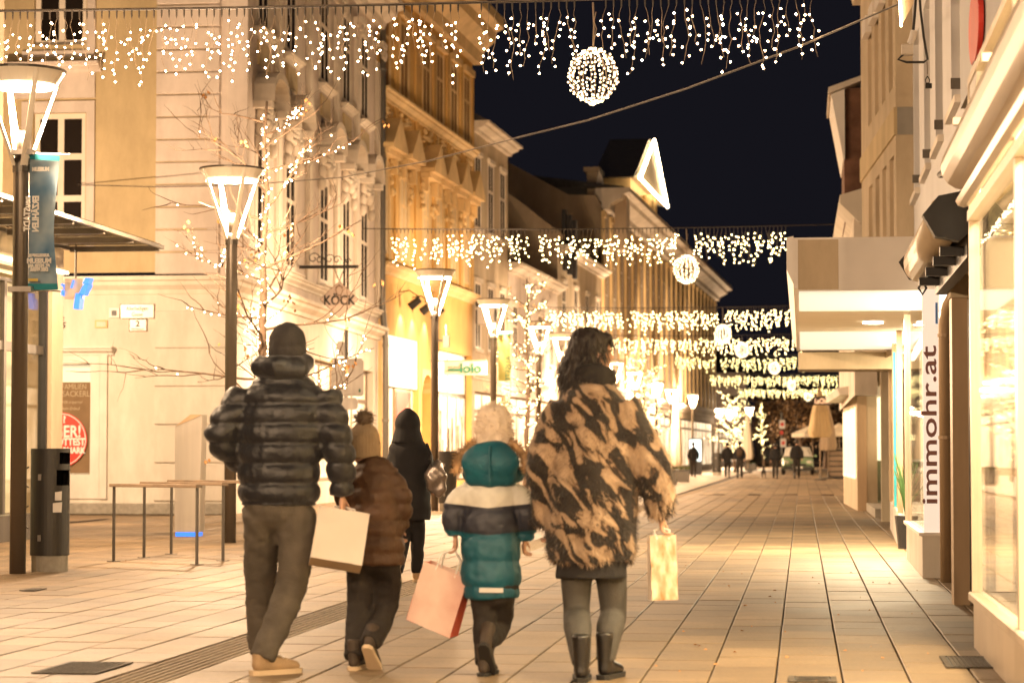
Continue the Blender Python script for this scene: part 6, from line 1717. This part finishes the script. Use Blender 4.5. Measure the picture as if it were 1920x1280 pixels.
# ------------------------------------------------------------------ woman in the spotted fur coat
J0 = dict(head=(1112, 662, .03), neck=(1110, 706, 0), shL=(1052, 748), shR=(1176, 748), elL=(1022, 870, -.02), wrL=(1030, 975, .06), elR=(1222, 878, -.02), wrR=(1240, 962, .05),
          hipL=(1080, 1015), hipR=(1140, 1015), knL=(1081, 1138, .05), knR=(1150, 1140, .12))
wo, at_, J = make_person('dark-haired woman in a spotted brown fur coat looking right', 1115, 1272, J0)
bL, bR = at_(1091, 1284, -.05), at_(1150, 1262, .12)
bL.z = 0; bR.z = 0
J['anL'] = ankle_of(bL, 4, 0, .98); J['anR'] = ankle_of(bR, -14, 0, .98)
J['hdR'] = Vector((.05, .03, -1))
body(wo, J, .95, .98, M['skin'], face=-1.05)
lg = MB()
for S in 'LR': limb(lg, [J['hip'+S], J['kn'+S], J['kn'+S].lerp(J['an'+S], .35)+Vector((0, -.025, 0)), J['an'+S]], [.098, .070, .074, .046])
lg.ell((J['hipL']+J['hipR'])/2, (.16, .12, .1))
put_me('tights', fuse(lg, .011, 3), fabric('grey_tights', (.06, .055, .048), .75, scale=20, var=.1), wo)
sk = MB(); zz = [at_(1110, y).z for y in (1083, 1060, 1000, 940)]; xs_ = at_(1110, 1060).x
sk.tube([(xs_, .0, z) for z in zz], [(.188, .15), (.185, .148), (.18, .14), (.16, .12)], 24, up=(1, 0, 0))
put_me('skirt', fuse(sk, .012, 2, wrinkle(.012, 8, 6)), fabric('black_skirt', (.014, .012, .012), .85), wo)
M['leather'] = mat('black_leather', (.012, .010, .009), .28, var=.2, scale=20, bump=.2, bscale=40, spec=.6)
for b_, yw in ((bL, 4), (bR, -14)):
    shoe(wo, b_, yw, 0, .98, M['leather'], M['darksole'], boot=.12, name='boot', lace=M['iron'])
mb = MB(); zz = [at_(1110, y).z for y in (1052, 1030, 960, 880, 800, 755, 725, 708)]; cx = [at_(x, 800).x for x in (1110, 1110, 1110, 1110, 1112, 1113, 1112, 1110)]
mb.tube([(cx[i], 0, zz[i]) for i in range(8)], [(.215, .17), (.228, .185), (.235, .19), (.235, .185), (.225, .17), (.19, .145), (.12, .11), (.08, .085)], 24, up=(1, 0, 0))
sleeve(mb, J, 'L', [.105, .098, .078]); sleeve(mb, J, 'R', [.105, .098, .078])
def spotted(name):
    m, nt, p = nodes(name); N = nt.nodes; Lk = nt.links
    tc = N.new('ShaderNodeTexCoord'); mp = N.new('ShaderNodeMapping'); mp.inputs['Rotation'].default_value = (0, math.radians(35), 0); mp2 = N.new('ShaderNodeMapping'); mp2.inputs['Scale'].default_value = (1.75, 1.1, .72); Lk.new(mp.outputs[0], mp2.inputs[0])
    n1 = N.new('ShaderNodeTexNoise'); n1.inputs['Scale'].default_value = 9.5; n1.inputs['Detail'].default_value = 2.5; n1.inputs['Distortion'].default_value = .6
    Lk.new(tc.outputs['Object'], mp.inputs[0]); Lk.new(mp2.outputs[0], n1.inputs[0])
    rp = N.new('ShaderNodeValToRGB'); e = rp.color_ramp.elements
    e[0].position = .475; e[0].color = (.016, .010, .007, 1); e[1].position = .66; e[1].color = (.42, .30, .20, 1)
    x = rp.color_ramp.elements.new(.50); x.color = (.07, .036, .018, 1); x = rp.color_ramp.elements.new(.52); x.color = (.27, .18, .11, 1)
    Lk.new(n1.outputs[0], rp.inputs[0]); Lk.new(rp.outputs[0], p.inputs['Base Color'])
    p.inputs['Roughness'].default_value = .85; p.inputs['Sheen Weight'].default_value = .2
    return m
M['spotfur'] = spotted('spotted_fur')
cme = fuse(mb, .013, 3, wrinkle(.026, 8, 2))
co_ = put_me('fur_coat', cme, M['spotfur'], wo)
tufts(cme, 20000, .026, .6, 9, .35).build('fur', M['spotfur'], co_, local=True)['kind'] = 'stuff'
M['hair'] = mat('black_hair', (.016, .011, .009), .5, var=.3, scale=30, stretch=(1, 1, .1), bump=.4, bscale=60, spec=.5)
h = J['head']; Rf = Matrix.Rotation(-1.05, 3, 'Z'); fw = Rf @ Vector((0, 1, 0)); rt = Rf @ Vector((1, 0, 0))
hr = MB(); hr.ell(h+Vector((0, 0, .035))-fw*.03, (.102, .108, .100), 18, 12, Rf); hr.ell(h-fw*.07-U*.03, (.095, .065, .125), 14, 10, Rf); hr.ell(at_(1082, 668, -.02), (.06, .07, .10), 12, 8); hr.ell(h-fw*.01+rt*-.055-U*.02, (.04, .06, .11), 12, 8, Rf); hr.ell(h+fw*.05+U*.075, (.075, .055, .035), 12, 8, Rf)
hr.ell(at_(1090, 690, -.02), (.072, .07, .085), 12, 8)
hr.tube([h-fw*.06+U*.02, h-fw*.085-U*.08, h-fw*.10-U*.16, h-fw*.10-U*.21], [(.085, .06), (.10, .065), (.095, .05), (.06, .02)], 14)
hme = fuse(hr, .010, 3, lambda co, no: .007*mnoise.noise(Vector((co.x*55, co.y*55, co.z*7))))
hro = put_me('hair', hme, M['hair'], wo)
tufts(hme, 1500, .06, 1.6, 12, .25).build('strands', M['hair'], hro, local=True)['kind'] = 'stuff'
sf = MB(); p = at_(1110, 702)
for i in range(3):
    q0 = i*2.1
    sf.tube([p+Vector((.098*math.cos(q+q0), .088*math.sin(q+q0), -.03+.022*i+.012*math.sin(q*2))) for q in [j*2*math.pi/12 for j in range(13)]], .030, 8)
put_me('scarf', fuse(sf, .012, 3, wrinkle(.01, 16, 4)), fabric('black_scarf', (.013, .011, .011), .9), wo)

# ------------------------------------------------------------------ woman in black further up
J0 = dict(head=(765, 797, .04), neck=(766, 818, 0), shL=(744, 828), shR=(790, 828), elL=(737, 868), wrL=(742, 905, .06), elR=(802, 868), wrR=(806, 905, .06),
          hipL=(757, 935), hipR=(780, 935), knL=(756, 1010, .0), knR=(783, 1010, .1))
wb, at_, J = make_person('person in a long black hooded coat and tan boots behind the children', 765, 1092, J0)
bL, bR = at_(744, 1096, -.1), at_(786, 1084, .3); bL.z = 0; bR.z = 0
J['anL'] = ankle_of(bL, 10, 12, 1.0); J['anR'] = ankle_of(bR, 0, 0, 1.0)
body(wb, J, .95, .95, M['skin'], vox=.014, fingers=True)
M['blackcoat'] = fabric('black_coat', (.011, .010, .011), .85)
trousers(wb, J, .95, M['blackcoat'], (.095, .07, .055), vox=.018)
for b_, yw, pt in ((bL, 10, 12), (bR, 0, 0)): shoe(wb, b_, yw, pt, 1.0, fabric('tan_boot', (.36, .24, .13), .7), M['tread'], boot=.12, name='boot')
mb = MB(); zz = [at_(767, y).z for y in (975, 930, 880, 840, 822, 812)]; cx = at_(767, 900).x
mb.tube([(cx, 0, z) for z in zz], [(.20, .16), (.19, .155), (.175, .145), (.18, .13), (.12, .10), (.07, .07)], 20, up=(1, 0, 0)); sleeve(mb, J, 'L', [.075, .068, .055]); sleeve(mb, J, 'R', [.075, .068, .055])
put_me('coat', fuse(mb, .016, 3, wrinkle(.02, 8, 1)), M['blackcoat'], wb)
hm = MB(); h = J['head']; hm.ell(h+Vector((0, -.015, .01)), (.118, .125, .135), 16, 12); hm.ell(h+Vector((0, -.02, .09)), (.06, .08, .07)); hm.tube([h+Vector((0, -.02, -.16)), h+Vector((0, -.02, -.04))], [.15, .115], 16)
put_me('hood', fuse(hm, .014, 3), M['blackcoat'], wb)

# ------------------------------------------------------------------ what they carry
def paper_bag(name, label, hang, w_, h_, d_, face, side_m, rot, handle=.16, crease=0.0, seed=1, bottom=None, cat='bag'):
    """open paper bag hanging by two cord handles from the point hang"""
    r = thing(name, label, cat, hang)
    R = Matrix.Rotation(rot[2], 3, 'Z') @ Matrix.Rotation(rot[1], 3, 'Y') @ Matrix.Rotation(rot[0], 3, 'X')
    rg = random.Random(seed); nx, nz = 7, 8
    T = lambda x, y, z: R @ Vector((x, y, z-handle))
    def jit(a): return rg.uniform(-crease, crease)
    def sheet(nm, f, m, n1=nx, n2=nz):
        mb = MB(); g = [[f(i/n1, j/n2) for i in range(n1+1)] for j in range(n2+1)]
        mb.add([p for row in g for p in row], [(j*(n1+1)+i, j*(n1+1)+i+1, (j+1)*(n1+1)+i+1, (j+1)*(n1+1)+i) for j in range(n2) for i in range(n1)])
        return mb.build(nm, m, r, local=True, smooth=crease > 0)
    pinch = lambda t: 1-.35*(1-t)**2
    def jj(u, t): return crease*mnoise.noise(Vector((u*5+seed, t*5, seed*.7)))
    sheet('front', lambda u, t: T((u-.5)*w_, -d_/2*pinch(t)+jj(u, t), -t*h_), face)
    sheet('back', lambda u, t: T((u-.5)*w_, d_/2*pinch(t)+jj(u+9, t), -t*h_), face)
    for s_ in (-1, 1):
        sheet('side', lambda u, t: T(s_*(w_/2-.25*d_*(1-t)*(1-abs(2*u-1))), (u-.5)*d_*pinch(t), -t*h_), side_m, 2)
    sheet('bottom', lambda u, t: T((u-.5)*w_, (t-.5)*d_, -h_), bottom or side_m, 2, 2)
    for s_ in (-1, 1):
        a = T(-w_*.22, s_*d_/2*.65, 0); b = T(w_*.22, s_*d_/2*.65, 0); c = Vector((0, 0, .0))
        hb = MB(); hb.tube([a+R @ Vector((0, 0, -.02)), a.lerp(c, .6)+R @ Vector((-.03, 0, .0)), c, b.lerp(c, .6)+R @ Vector((.03, 0, 0)), b+R @ Vector((0, 0, -.02))], .0045, 6); hb.build('handle', M['signwhite'], r, local=True)
    return r
M['paper'] = mat('white_paper', (.72, .64, .56), .6, var=.04, bump=.1, bscale=20)
M['paperside'] = mat('beige_paper', (.46, .34, .22), .7, var=.05)
M['pinkpaper'] = mat('pink_paper', (.66, .36, .30), .6, var=.1, scale=4, c2=(.74, .55, .47))
M['redpaper'] = mat('red_paper', (.58, .10, .06), .6, var=.1)
hx = lambda px, py, Y: atY(px, py, Y)
ymn = man.location.y; p = hx(646, 950, ymn+.06); 
paper_bag('paper_bag', 'white paper carrier bag with beige bottom in the man\'s right hand', p, .27, .30, .12, M['paper'], M['paper'], (-.40, .17, .22), handle=.03, crease=.014, seed=3, bottom=M['paperside'])
p = hx(684, 1012, k1.location.y+.16)
y2 = k2.location.y; p = hx(852, 1030, y2+.02)
paper_bag('pink_bag', 'pale pink carrier bag with red side swinging from the teal child\'s hand', p, .27, .33, .10, M['pinkpaper'], M['redpaper'], (.08, .34, -.30), handle=.11, crease=.01, seed=4)
yw_ = wo.location.y; p = hx(1240, 988, yw_+.05)
M['goldpaper'] = mat('printed_gold_paper', (.36, .19, .07), .45, scale=16, c2=(.70, .58, .44), detail=3, stretch=(1.4, 1, .6))
paper_bag('patterned_bag', 'cream and gold patterned bag in the fur-coated woman\'s hand', p, .14, .33, .07, M['goldpaper'], M['paper'], (.0, -.02, .35), handle=.04, crease=.02, seed=7)
p = hx(806, 842, wb.location.y-.05)
hb = thing('shoulder_bag', 'shiny dark shoulder bag with silver sheen on the person in black', 'bag', p)
m_ = MB(); m_.ell((.06, -.06, -.24), (.10, .07, .15), 14, 10); m_.ell((.10, -.06, -.33), (.07, .06, .10), 12, 8)
put_me('pouch', fuse(m_, .014, 3, wrinkle(.03, 11, 3)), mat('silver_bag', (.28, .24, .22), .3, metal=.6, var=.4, scale=8), hb)
MB().tube([(-.02, -.05, .05), (.03, -.12, -.05), (.04, -.12, -.15)], .012, 6).build('strap', M['black'], hb, local=True)

# ------------------------------------------------------------------ people far up the street
def walker(label, px, py, H, seed, coat, legs, hem=.52, yaw=0.0, bag=False, hat=None, wide=1.0):
    g0 = G(px, py); r = thing('person', label, 'person', (g0.x, g0.y, 0), yaw, group='people far up the street')
    k = H/1.75; rg = random.Random(seed); st = .26*k
    V = lambda x, y, z: Vector((x*k, y*k, z*k))
    sd = 1 if seed % 2 else -1
    bl_, br_ = Vector((-.09*k, sd*st, 0)), Vector((.09*k, -sd*st, 0))
    pl, pr = (0, 18) if sd > 0 else (18, 0)
    J = dict(head=V(0, .03, 1.63), neck=V(0, 0, 1.49), shL=V(-.18, 0, 1.42), shR=V(.18, 0, 1.42), elL=V(-.25, -.04*sd, 1.14), elR=V(.25, .04*sd, 1.14), wrL=V(-.24, -.14*sd+.04, .90), wrR=V(.24, .14*sd+.04, .90),
             hipL=V(-.09, 0, .92), hipR=V(.09, 0, .92), knL=V(-.09, .10*sd, .50), knR=V(.09, -.02*sd, .50))
    J['anL'] = ankle_of(bl_, 0, pl, k); J['anR'] = ankle_of(br_, 0, pr, k)
    body(r, J, k, 1.0, M['skin'], vox=.022, fingers=False)
    trousers(r, J, k, legs, vox=.024)
    for b_, pt in ((bl_, pl), (br_, pr)): shoe(r, b_, 0, pt, k*1.05, M['leather'], M['darksole'], boot=.06)
    mb = MB(); zs = [hem*1.75, hem*1.75+.1, 1.05, 1.28, 1.42, 1.52]
    mb.tube([V(0, 0, z) for z in zs], [(.20*k*wide, .16*k), (.2*k*wide, .16*k), (.18*k*wide, .15*k), (.19*k, .15*k), (.17*k, .12*k), (.07*k, .07*k)], 16, up=(1, 0, 0)); sleeve(mb, J, 'L', [.08*k, .07*k, .055*k]); sleeve(mb, J, 'R', [.08*k, .07*k, .055*k])
    put_me('coat', fuse(mb, .024, 3, wrinkle(.02, 8, seed)), coat, r)
    hm = MB(); h = J['head']; hm.ell(h+Vector((0, -.02, .03)), (.10, .11, .12), 12, 8)
    put_me('hair' if hat is None else 'hat', fuse(hm, .02, 2), hat or M['hair'], r)
    return r
M['navy'] = fabric('navy_coat', (.012, .013, .018), .85)
walker('far person in a long dark coat, left of the walking couple', 1364, 894, 1.70, 1, M['blackcoat'], M['darkpants'], hem=.40, wide=1.05)
walker('far person with a rucksack, right of the walking couple', 1387, 895, 1.72, 2, M['navy'], M['darkpants'])
walker('far stout person in a dark coat walking a small dog', 1454, 896, 1.62, 3, M['blackcoat'], M['darkpants'], wide=1.35)
walker('far tall person in black standing before the parked car', 1494, 896, 1.80, 4, M['blackcoat'], M['darkpants'], wide=1.2)
walker('far person in a dark coat silhouetted against the bright screen', 1300, 893, 1.72, 5, M['blackcoat'], M['darkpants'], hem=.45)
p = G(1387, 895)
rb = thing('rucksack', 'brown rucksack on the back of the far walking person', 'rucksack', (p.x, p.y-.2, 1.2))
m_ = MB(); m_.ell((0, 0, 0), (.16, .10, .24), 12, 10); m_.ell((0, -.07, -.08), (.11, .06, .1), 10, 8)
put_me('pack', fuse(m_, .02, 2), fabric('rucksack_brown', (.06, .035, .02), .8), rb)
for s_ in (-1, 1): MB().tube([(s_*.09, .06, .2), (s_*.1, .16, .3), (s_*.11, .3, .2)], .02, 6).build('strap', M['black'], rb, local=True)

# ================================================================== things at the far end
# dog
p = G(1432, 896)
dg_ = thing('dog', 'small dark dog standing on the paving left of the stout person', 'dog', (p.x, p.y, 0))
m_ = MB()
m_.tube([(0, -.26, .33), (0, -.18, .31), (0, .0, .30), (0, .14, .32), (0, .2, .36)], [.055, .085, .085, .10, .07], 12)
m_.tube([(0, .15, .36), (0, .22, .46), (0, .26, .50)], [.07, .06, .05], 10); m_.ell((0, .28, .51), (.055, .07, .055)); m_.tube([(0, .3, .5), (0, .38, .48)], [.04, .024], 8)
for s_ in (-1, 1):
    m_.tube([(s_*.05, .27, .55), (s_*.065, .26, .61)], [.022, .006], 6)
    m_.tube([(s_*.06, .15, .3), (s_*.065, .14, .16), (s_*.065, .15, .03), (s_*.065, .18, .02)], [.045, .028, .02, .02], 8)
    m_.tube([(s_*.06, -.2, .3), (s_*.07, -.16, .2), (s_*.07, -.25, .12), (s_*.07, -.22, .02), (s_*.07, -.19, .02)], [.06, .04, .024, .02, .02], 8)
m_.tube([(0, -.28, .34), (0, -.34, .42), (0, -.33, .5)], [.025, .02, .01], 6)
put_me('body', fuse(m_, .016, 2), fabric('dog_fur', (.02, .015, .012), .9), dg_)
# parked car seen from the front
p = G(1496, 889.5)
car = thing('parked_car', 'pale green compact car with white roof parked facing us', 'car', (p.x, p.y, 0))
Mc = Matrix.Translation((p.x, p.y, 0))
M['carpaint'] = mat('car_green', (.20, .30, .17), .3, var=.04, coat=.6); M['carwhite'] = mat('car_white', (.66, .64, .58), .3, var=.03, coat=.6)
m_ = MB(Mc)
secs = [(-.02, .38, .60, .80), (.12, .28, .74, .84), (.55, .25, .88, .86), (1.1, .25, .96, .87), (2.2, .25, .98, .87), (3.4, .27, .98, .86), (3.85, .32, .9, .8), (3.95, .45, .8, .74)]
vs = []; n = 10
for y, z0, z1, w_ in secs:
    for x, z in ((-w_*.9, z0), (-w_, z0+.15), (-w_, z1-.14), (-w_*.93, z1-.03), (-w_*.5, z1), (w_*.5, z1), (w_*.93, z1-.03), (w_, z1-.14), (w_, z0+.15), (w_*.9, z0)): vs.append((x, y, z))
m_.add(vs, [(i*n+k, i*n+(k+1) % n, (i+1)*n+(k+1) % n, (i+1)*n+k) for i in range(len(secs)-1) for k in range(n)]+[tuple(range(n))[::-1], tuple(range((len(secs)-1)*n, len(secs)*n))])
bd = m_.build('body', M['carpaint'], car, smooth=False)
m_ = MB(Mc); secs = [(1.0, .96, .97, .80, .80), (1.75, .96, 1.45, .80, .64), (2.2, .96, 1.50, .80, .65), (3.2, .96, 1.46, .80, .63), (3.75, .95, .99, .78, .76)]
vs = []
for y, z0, z1, w0, w1 in secs: vs += [(-w0, y, z0), (-w1, y, z1), (-w1*.6, y, z1+.03), (w1*.6, y, z1+.03), (w1, y, z1), (w0, y, z0)]
m_.add(vs, [(i*6+k, i*6+k+1, (i+1)*6+k+1, (i+1)*6+k) for i in range(4) for k in range(5)]); m_.build('cabin', M['carwhite'], car)
MB(Mc).add([(-.72, 1.04, 1.005), (.72, 1.04, 1.005), (.57, 1.70, 1.43), (-.57, 1.70, 1.43)], [(0, 1, 2, 3)]).build('windscreen', M['pane'], car)
for s_ in (-1, 1):
    MB(Mc).ell((s_*.62, .09, .68), (.16, .10, .09), 12, 8).build('headlight', mat('headlamp', (.6, .58, .52), .1, var=.05), car, smooth=True)
    for y in (.72, 3.1):
        w_ = MB(Mc).cyl((s_*.70, y, .31), (s_*.89, y, .31), .31, n=20).build('wheel', M['darksole'], car); MB(Mc).cyl((s_*.88, y, .31), (s_*.905, y, .31), .19, n=14).build('rim', M['steel'], w_)
    MB(Mc).ell((s_*.95, 1.25, 1.02), (.10, .05, .07), 8, 6).build('mirror', M['carpaint'], car)
MB(Mc).box(-.45, .45, -.035, .0, .47, .6).build('grille', M['black'], car); MB(Mc).box(-.80, .80, -.05, .1, .30, .44).build('bumper', M['black'], car); MB(Mc).box(-.26, .26, -.07, -.05, .34, .44).build('number_plate', M['signwhite'], car)
# advertising screen
p0, p1 = G(1290, 889.5), G(1315, 889.5)
ad = thing('advertising_screen', 'glowing pale blue advertising screen in a black frame', 'screen', ((p0.x+p1.x)/2, p0.y, 0))
w_ = p1.x-p0.x; y_ = p0.y+.9
zb, zt_ = atY(1302, 864, y_).z, atY(1302, 824, y_).z
MB().box(p0.x, p1.x, y_, y_+.22, 0, zt_+.08).build('case', M['black'], ad)
MB().box(p0.x+.05, p1.x-.05, y_-.01, y_-.001, zb, zt_).build('screen', emit('screen_glow', (.55, .95, 1.0), 1.6, sampled=False), ad)
# parasols
def closed_parasol(label, px, py, Hc, Wd, m, dark=False, ztop=2.9, zbot=1.0):
    p = G(px, py); r = thing('closed_parasol', label, 'parasol', (p.x, p.y, 0), group='folded parasols')
    MB().cyl((0, 0, 0), (0, 0, ztop+.05), .03, n=8).build('pole', M['wood'], r, local=True)
    mb = MB(); n = 24; prof = [(.03, ztop), (.10, ztop-.25), (Wd*.7, ztop-(ztop-zbot)*.5), (Wd, zbot+.2), (Wd*.8, zbot)]
    vs = [(rr_*(1+.18*math.cos(8*6.2832*k/n))*math.cos(6.2832*k/n), rr_*(1+.18*math.cos(8*6.2832*k/n))*math.sin(6.2832*k/n), z) for rr_, z in prof for k in range(n)]
    mb.add(vs, [(i*n+k, i*n+(k+1) % n, (i+1)*n+(k+1) % n, (i+1)*n+k) for i in range(len(prof)-1) for k in range(n)]); mb.build('cloth', m, r, local=True, smooth=True)
    MB().lathe([(.28, 0), (.28, .06), (.06, .09), (.04, .3)], 16).build('foot', M['darksteel'], r, local=True)
    MB().lathe([(Wd*.72+.02, ztop-(ztop-zbot)*.5-.03), (Wd*.72+.02, ztop-(ztop-zbot)*.5+.03)], 16).build('tie', m, r, local=True)
M['parasol'] = mat('parasol_tan', (.42, .31, .17), .8, var=.1, stretch=(1, 1, .1)); M['parasolwhite'] = mat('parasol_white', (.62, .55, .44), .8, var=.06, stretch=(1, 1, .1))
closed_parasol('large folded tan parasol in front of the far right shop', 1538, 900, 0, .44, M['parasol'], ztop=4.0, zbot=1.85)
closed_parasol('darker folded parasol just right of the large tan one', 1553, 897, 0, .36, M['brownwall'], ztop=3.4, zbot=1.3)
closed_parasol('folded white parasol left of the glowing screen', 1268, 892, 0, .30, M['parasolwhite'], ztop=4.3, zbot=.5)
closed_parasol('far folded white parasol right of the walking couple', 1402, 886, 0, .34, M['parasolwhite'], ztop=3.6, zbot=.8)
def open_parasol(label, px, py, w_, h):
    p = G(px, py); r = thing('open_parasol', label, 'parasol', (p.x, p.y, 0), group='open parasols at the far end')
    MB().cyl((0, 0, 0), (0, 0, h+.5), .035, n=8).build('pole', M['wood'], r, local=True)
    mb = MB(); n = 8; vs = [(0, 0, h+.55)]+[(w_*math.cos(6.2832*(k+.5)/n), w_*math.sin(6.2832*(k+.5)/n), h) for k in range(n)]+[(w_*math.cos(6.2832*(k+.5)/n), w_*math.sin(6.2832*(k+.5)/n), h-.22) for k in range(n)]
    mb.add(vs, [(0, 1+k, 1+(k+1) % n) for k in range(n)]+[(1+k, 1+n+k, 1+n+(k+1) % n, 1+(k+1) % n) for k in range(n)]); mb.build('canopy', M['parasolwhite'], r, local=True)
    for k in range(n):
        q = 6.2832*(k+.5)/n; MB().tube([(0, 0, h+.5), (w_*math.cos(q), w_*math.sin(q), h-.02)], .012, 4).build('rib', M['wood'], r, local=True)
    MB().lathe([(.3, 0), (.3, .08), (.05, .1)], 14).build('foot', M['darksteel'], r, local=True)
open_parasol('open cream parasol behind the folded tan one', 1524, 886, 1.35, 2.35)
open_parasol('open cream parasol half hidden behind the kiosk', 1574, 888, 1.0, 2.35)
# planters, dark sign, barrel bar table
def planter(label, px0, px1, py, h):
    a, b = G(px0, py), G(px1, py); r = thing('planter_box', label, 'planter', ((a.x+b.x)/2, a.y, 0), group='dark planter boxes on the left')
    d = .9
    MB().box(a.x, b.x, a.y, a.y+d, 0, h).build('box', M['darksteel'], r); MB().box(a.x-.02, b.x+.02, a.y-.02, a.y+d+.02, h+.001, h+.05).build('rim', M['black'], r)
    f_ = MB(); rg = random.Random(px0)
    for i in range(60):
        c = Vector((rg.uniform(a.x, b.x), a.y+rg.uniform(.1, d-.1), h+.05)); t = Vector((rg.uniform(-.1, .1), rg.uniform(-.1, .1), rg.uniform(.04, .14)))
        f_.add([c, c+t+Vector((.02, 0, 0)), c+t*1.3, c+t-Vector((.02, 0, 0))], [(0, 1, 2, 3)])
    f_.build('ground_cover', mat('planter_green', (.05, .06, .02), .8, var=.4), r)['kind'] = 'stuff'
planter('near dark planter box left of the folded white parasol', 1243, 1268, 906, .46); planter('far dark planter box below the folded white parasol', 1268, 1291, 903, .44); planter('dark planter box behind the walking couple', 1396, 1418, 881, .4)
p0, p1 = atY(1525, 759, 96), atY(1562, 743, 96)
ds = thing('dark_shop_sign', 'dark hanging shop sign with orange letters at far right', 'sign', (p0.x, 96, p0.z))
MB().box(p0.x, p1.x, 96, 96.1, p0.z, p1.z).build('panel', M['black'], ds)
me = text_mesh('LaChina', .27, .01, bold=.01, sx=.75); put_text('lettering', me, emit('orange_letters', (1, .35, .12), .5, sampled=False), ds, (p0.x+.05, 95.99, p0.z+.07), (1, 0, 0), (0, 0, 1)); MB().box(p1.x, p1.x+.6, 96.03, 96.07, p1.z-.06, p1.z).build('arm', M['iron'], ds)
p = G(1566, 897)
bt = thing('bar_counter', 'dark outdoor counter beside the folded parasols', 'counter', (p.x, p.y, 0))
MB().box(p.x-.32, p.x+.55, p.y, p.y+.6, 0, 1.35).build('body', M['black'], bt); MB().box(p.x-.36, p.x+.6, p.y-.05, p.y+.65, 1.351, 1.4).build('top', M['wood'], bt)
for i in range(5): MB().box(p.x-.3, p.x+.53, p.y-.012, p.y-.001, .12+i*.24, .3+i*.24).build('slat', M['wood'], bt)
# far traffic signs
p = atY(1466, 870, 165)
tf = thing('traffic_signs', 'pole with white and red traffic signs at the far end', 'sign', (p.x, 165, 0))
MB().cyl((p.x, 165, 0), (p.x, 165, atY(1466, 773, 165).z), .06, n=8).build('pole', M['zinc'], tf)
for x0, x1, y0, y1, m in ((1461, 1472, 787, 803, 'signwhite'), (1461, 1470, 805, 816, 'redroof'), (1463, 1474, 822, 838, 'signwhite')):
    a, b = atY(x0, y1, 164.9), atY(x1, y0, 164.9); pn_ = rrect(a.x, a.x+(b.x-a.x), a.z, b.z, 164.9, .05).build('sign_face', M[m], tf)
    q = ((a.x+b.x)/2, 164.88, (a.z+b.z)/2); MB().tube([(q[0], 164.885, q[2]), (q[0], 164.895, q[2])], .13, 14).build('red_mark', M['red'], pn_)
# trees in the dark at the end
def leafy(label, px, Y, H, R_, seed):
    p = atY(px, 870, Y); rg = random.Random(seed); r = thing('leafy_tree', label, 'tree', (p.x, Y, 0), group='dim trees at the far end')
    tr = MB(); tr.tube([(0, 0, 0), (.1, 0, H*.3), (0, .1, H*.55)], [.22, .17, .1], 8)
    ends = []
    for i in range(9):
        q = i*2.4; e = Vector((R_*.6*math.cos(q), R_*.6*math.sin(q), H*(.5+.4*rg.random()))); ends.append(e); tr.tube([(0, .05, H*(.3+.02*i)), tuple(e*.55+Vector((0, 0, H*.2))), tuple(e)], [.08, .05, .02], 6)
    tr.build('trunk', M['bark'], r, local=True)
    cr_ = MB()
    for e in ends+[Vector((0, 0, H*.85))]:
        for k in range(110):
            c = e+Vector((rg.gauss(0, R_*.24), rg.gauss(0, R_*.24), rg.gauss(0, H*.09))); a = Vector((rg.uniform(-1, 1), rg.uniform(-1, 1), rg.uniform(-1, 1))).normalized()*.16; b = a.cross(Vector((rg.uniform(-1, 1), rg.uniform(-1, 1), 1))).normalized()*.1
            cr_.add([c-a, c+b, c+a, c-b], [(0, 1, 2, 3)])
    cr_.build('crown', mat('autumn_leaf', (.10, .055, .02), .8, var=.4, scale=3), r, local=True)['kind'] = 'stuff'
leafy('dim autumn tree above the parked car', 1500, 205, 6.0, 2.6, 4); leafy('dim autumn tree left of the traffic signs', 1446, 222, 6.5, 2.4, 6); leafy('dim autumn tree behind the open parasol', 1548, 190, 5.2, 2.0, 9)
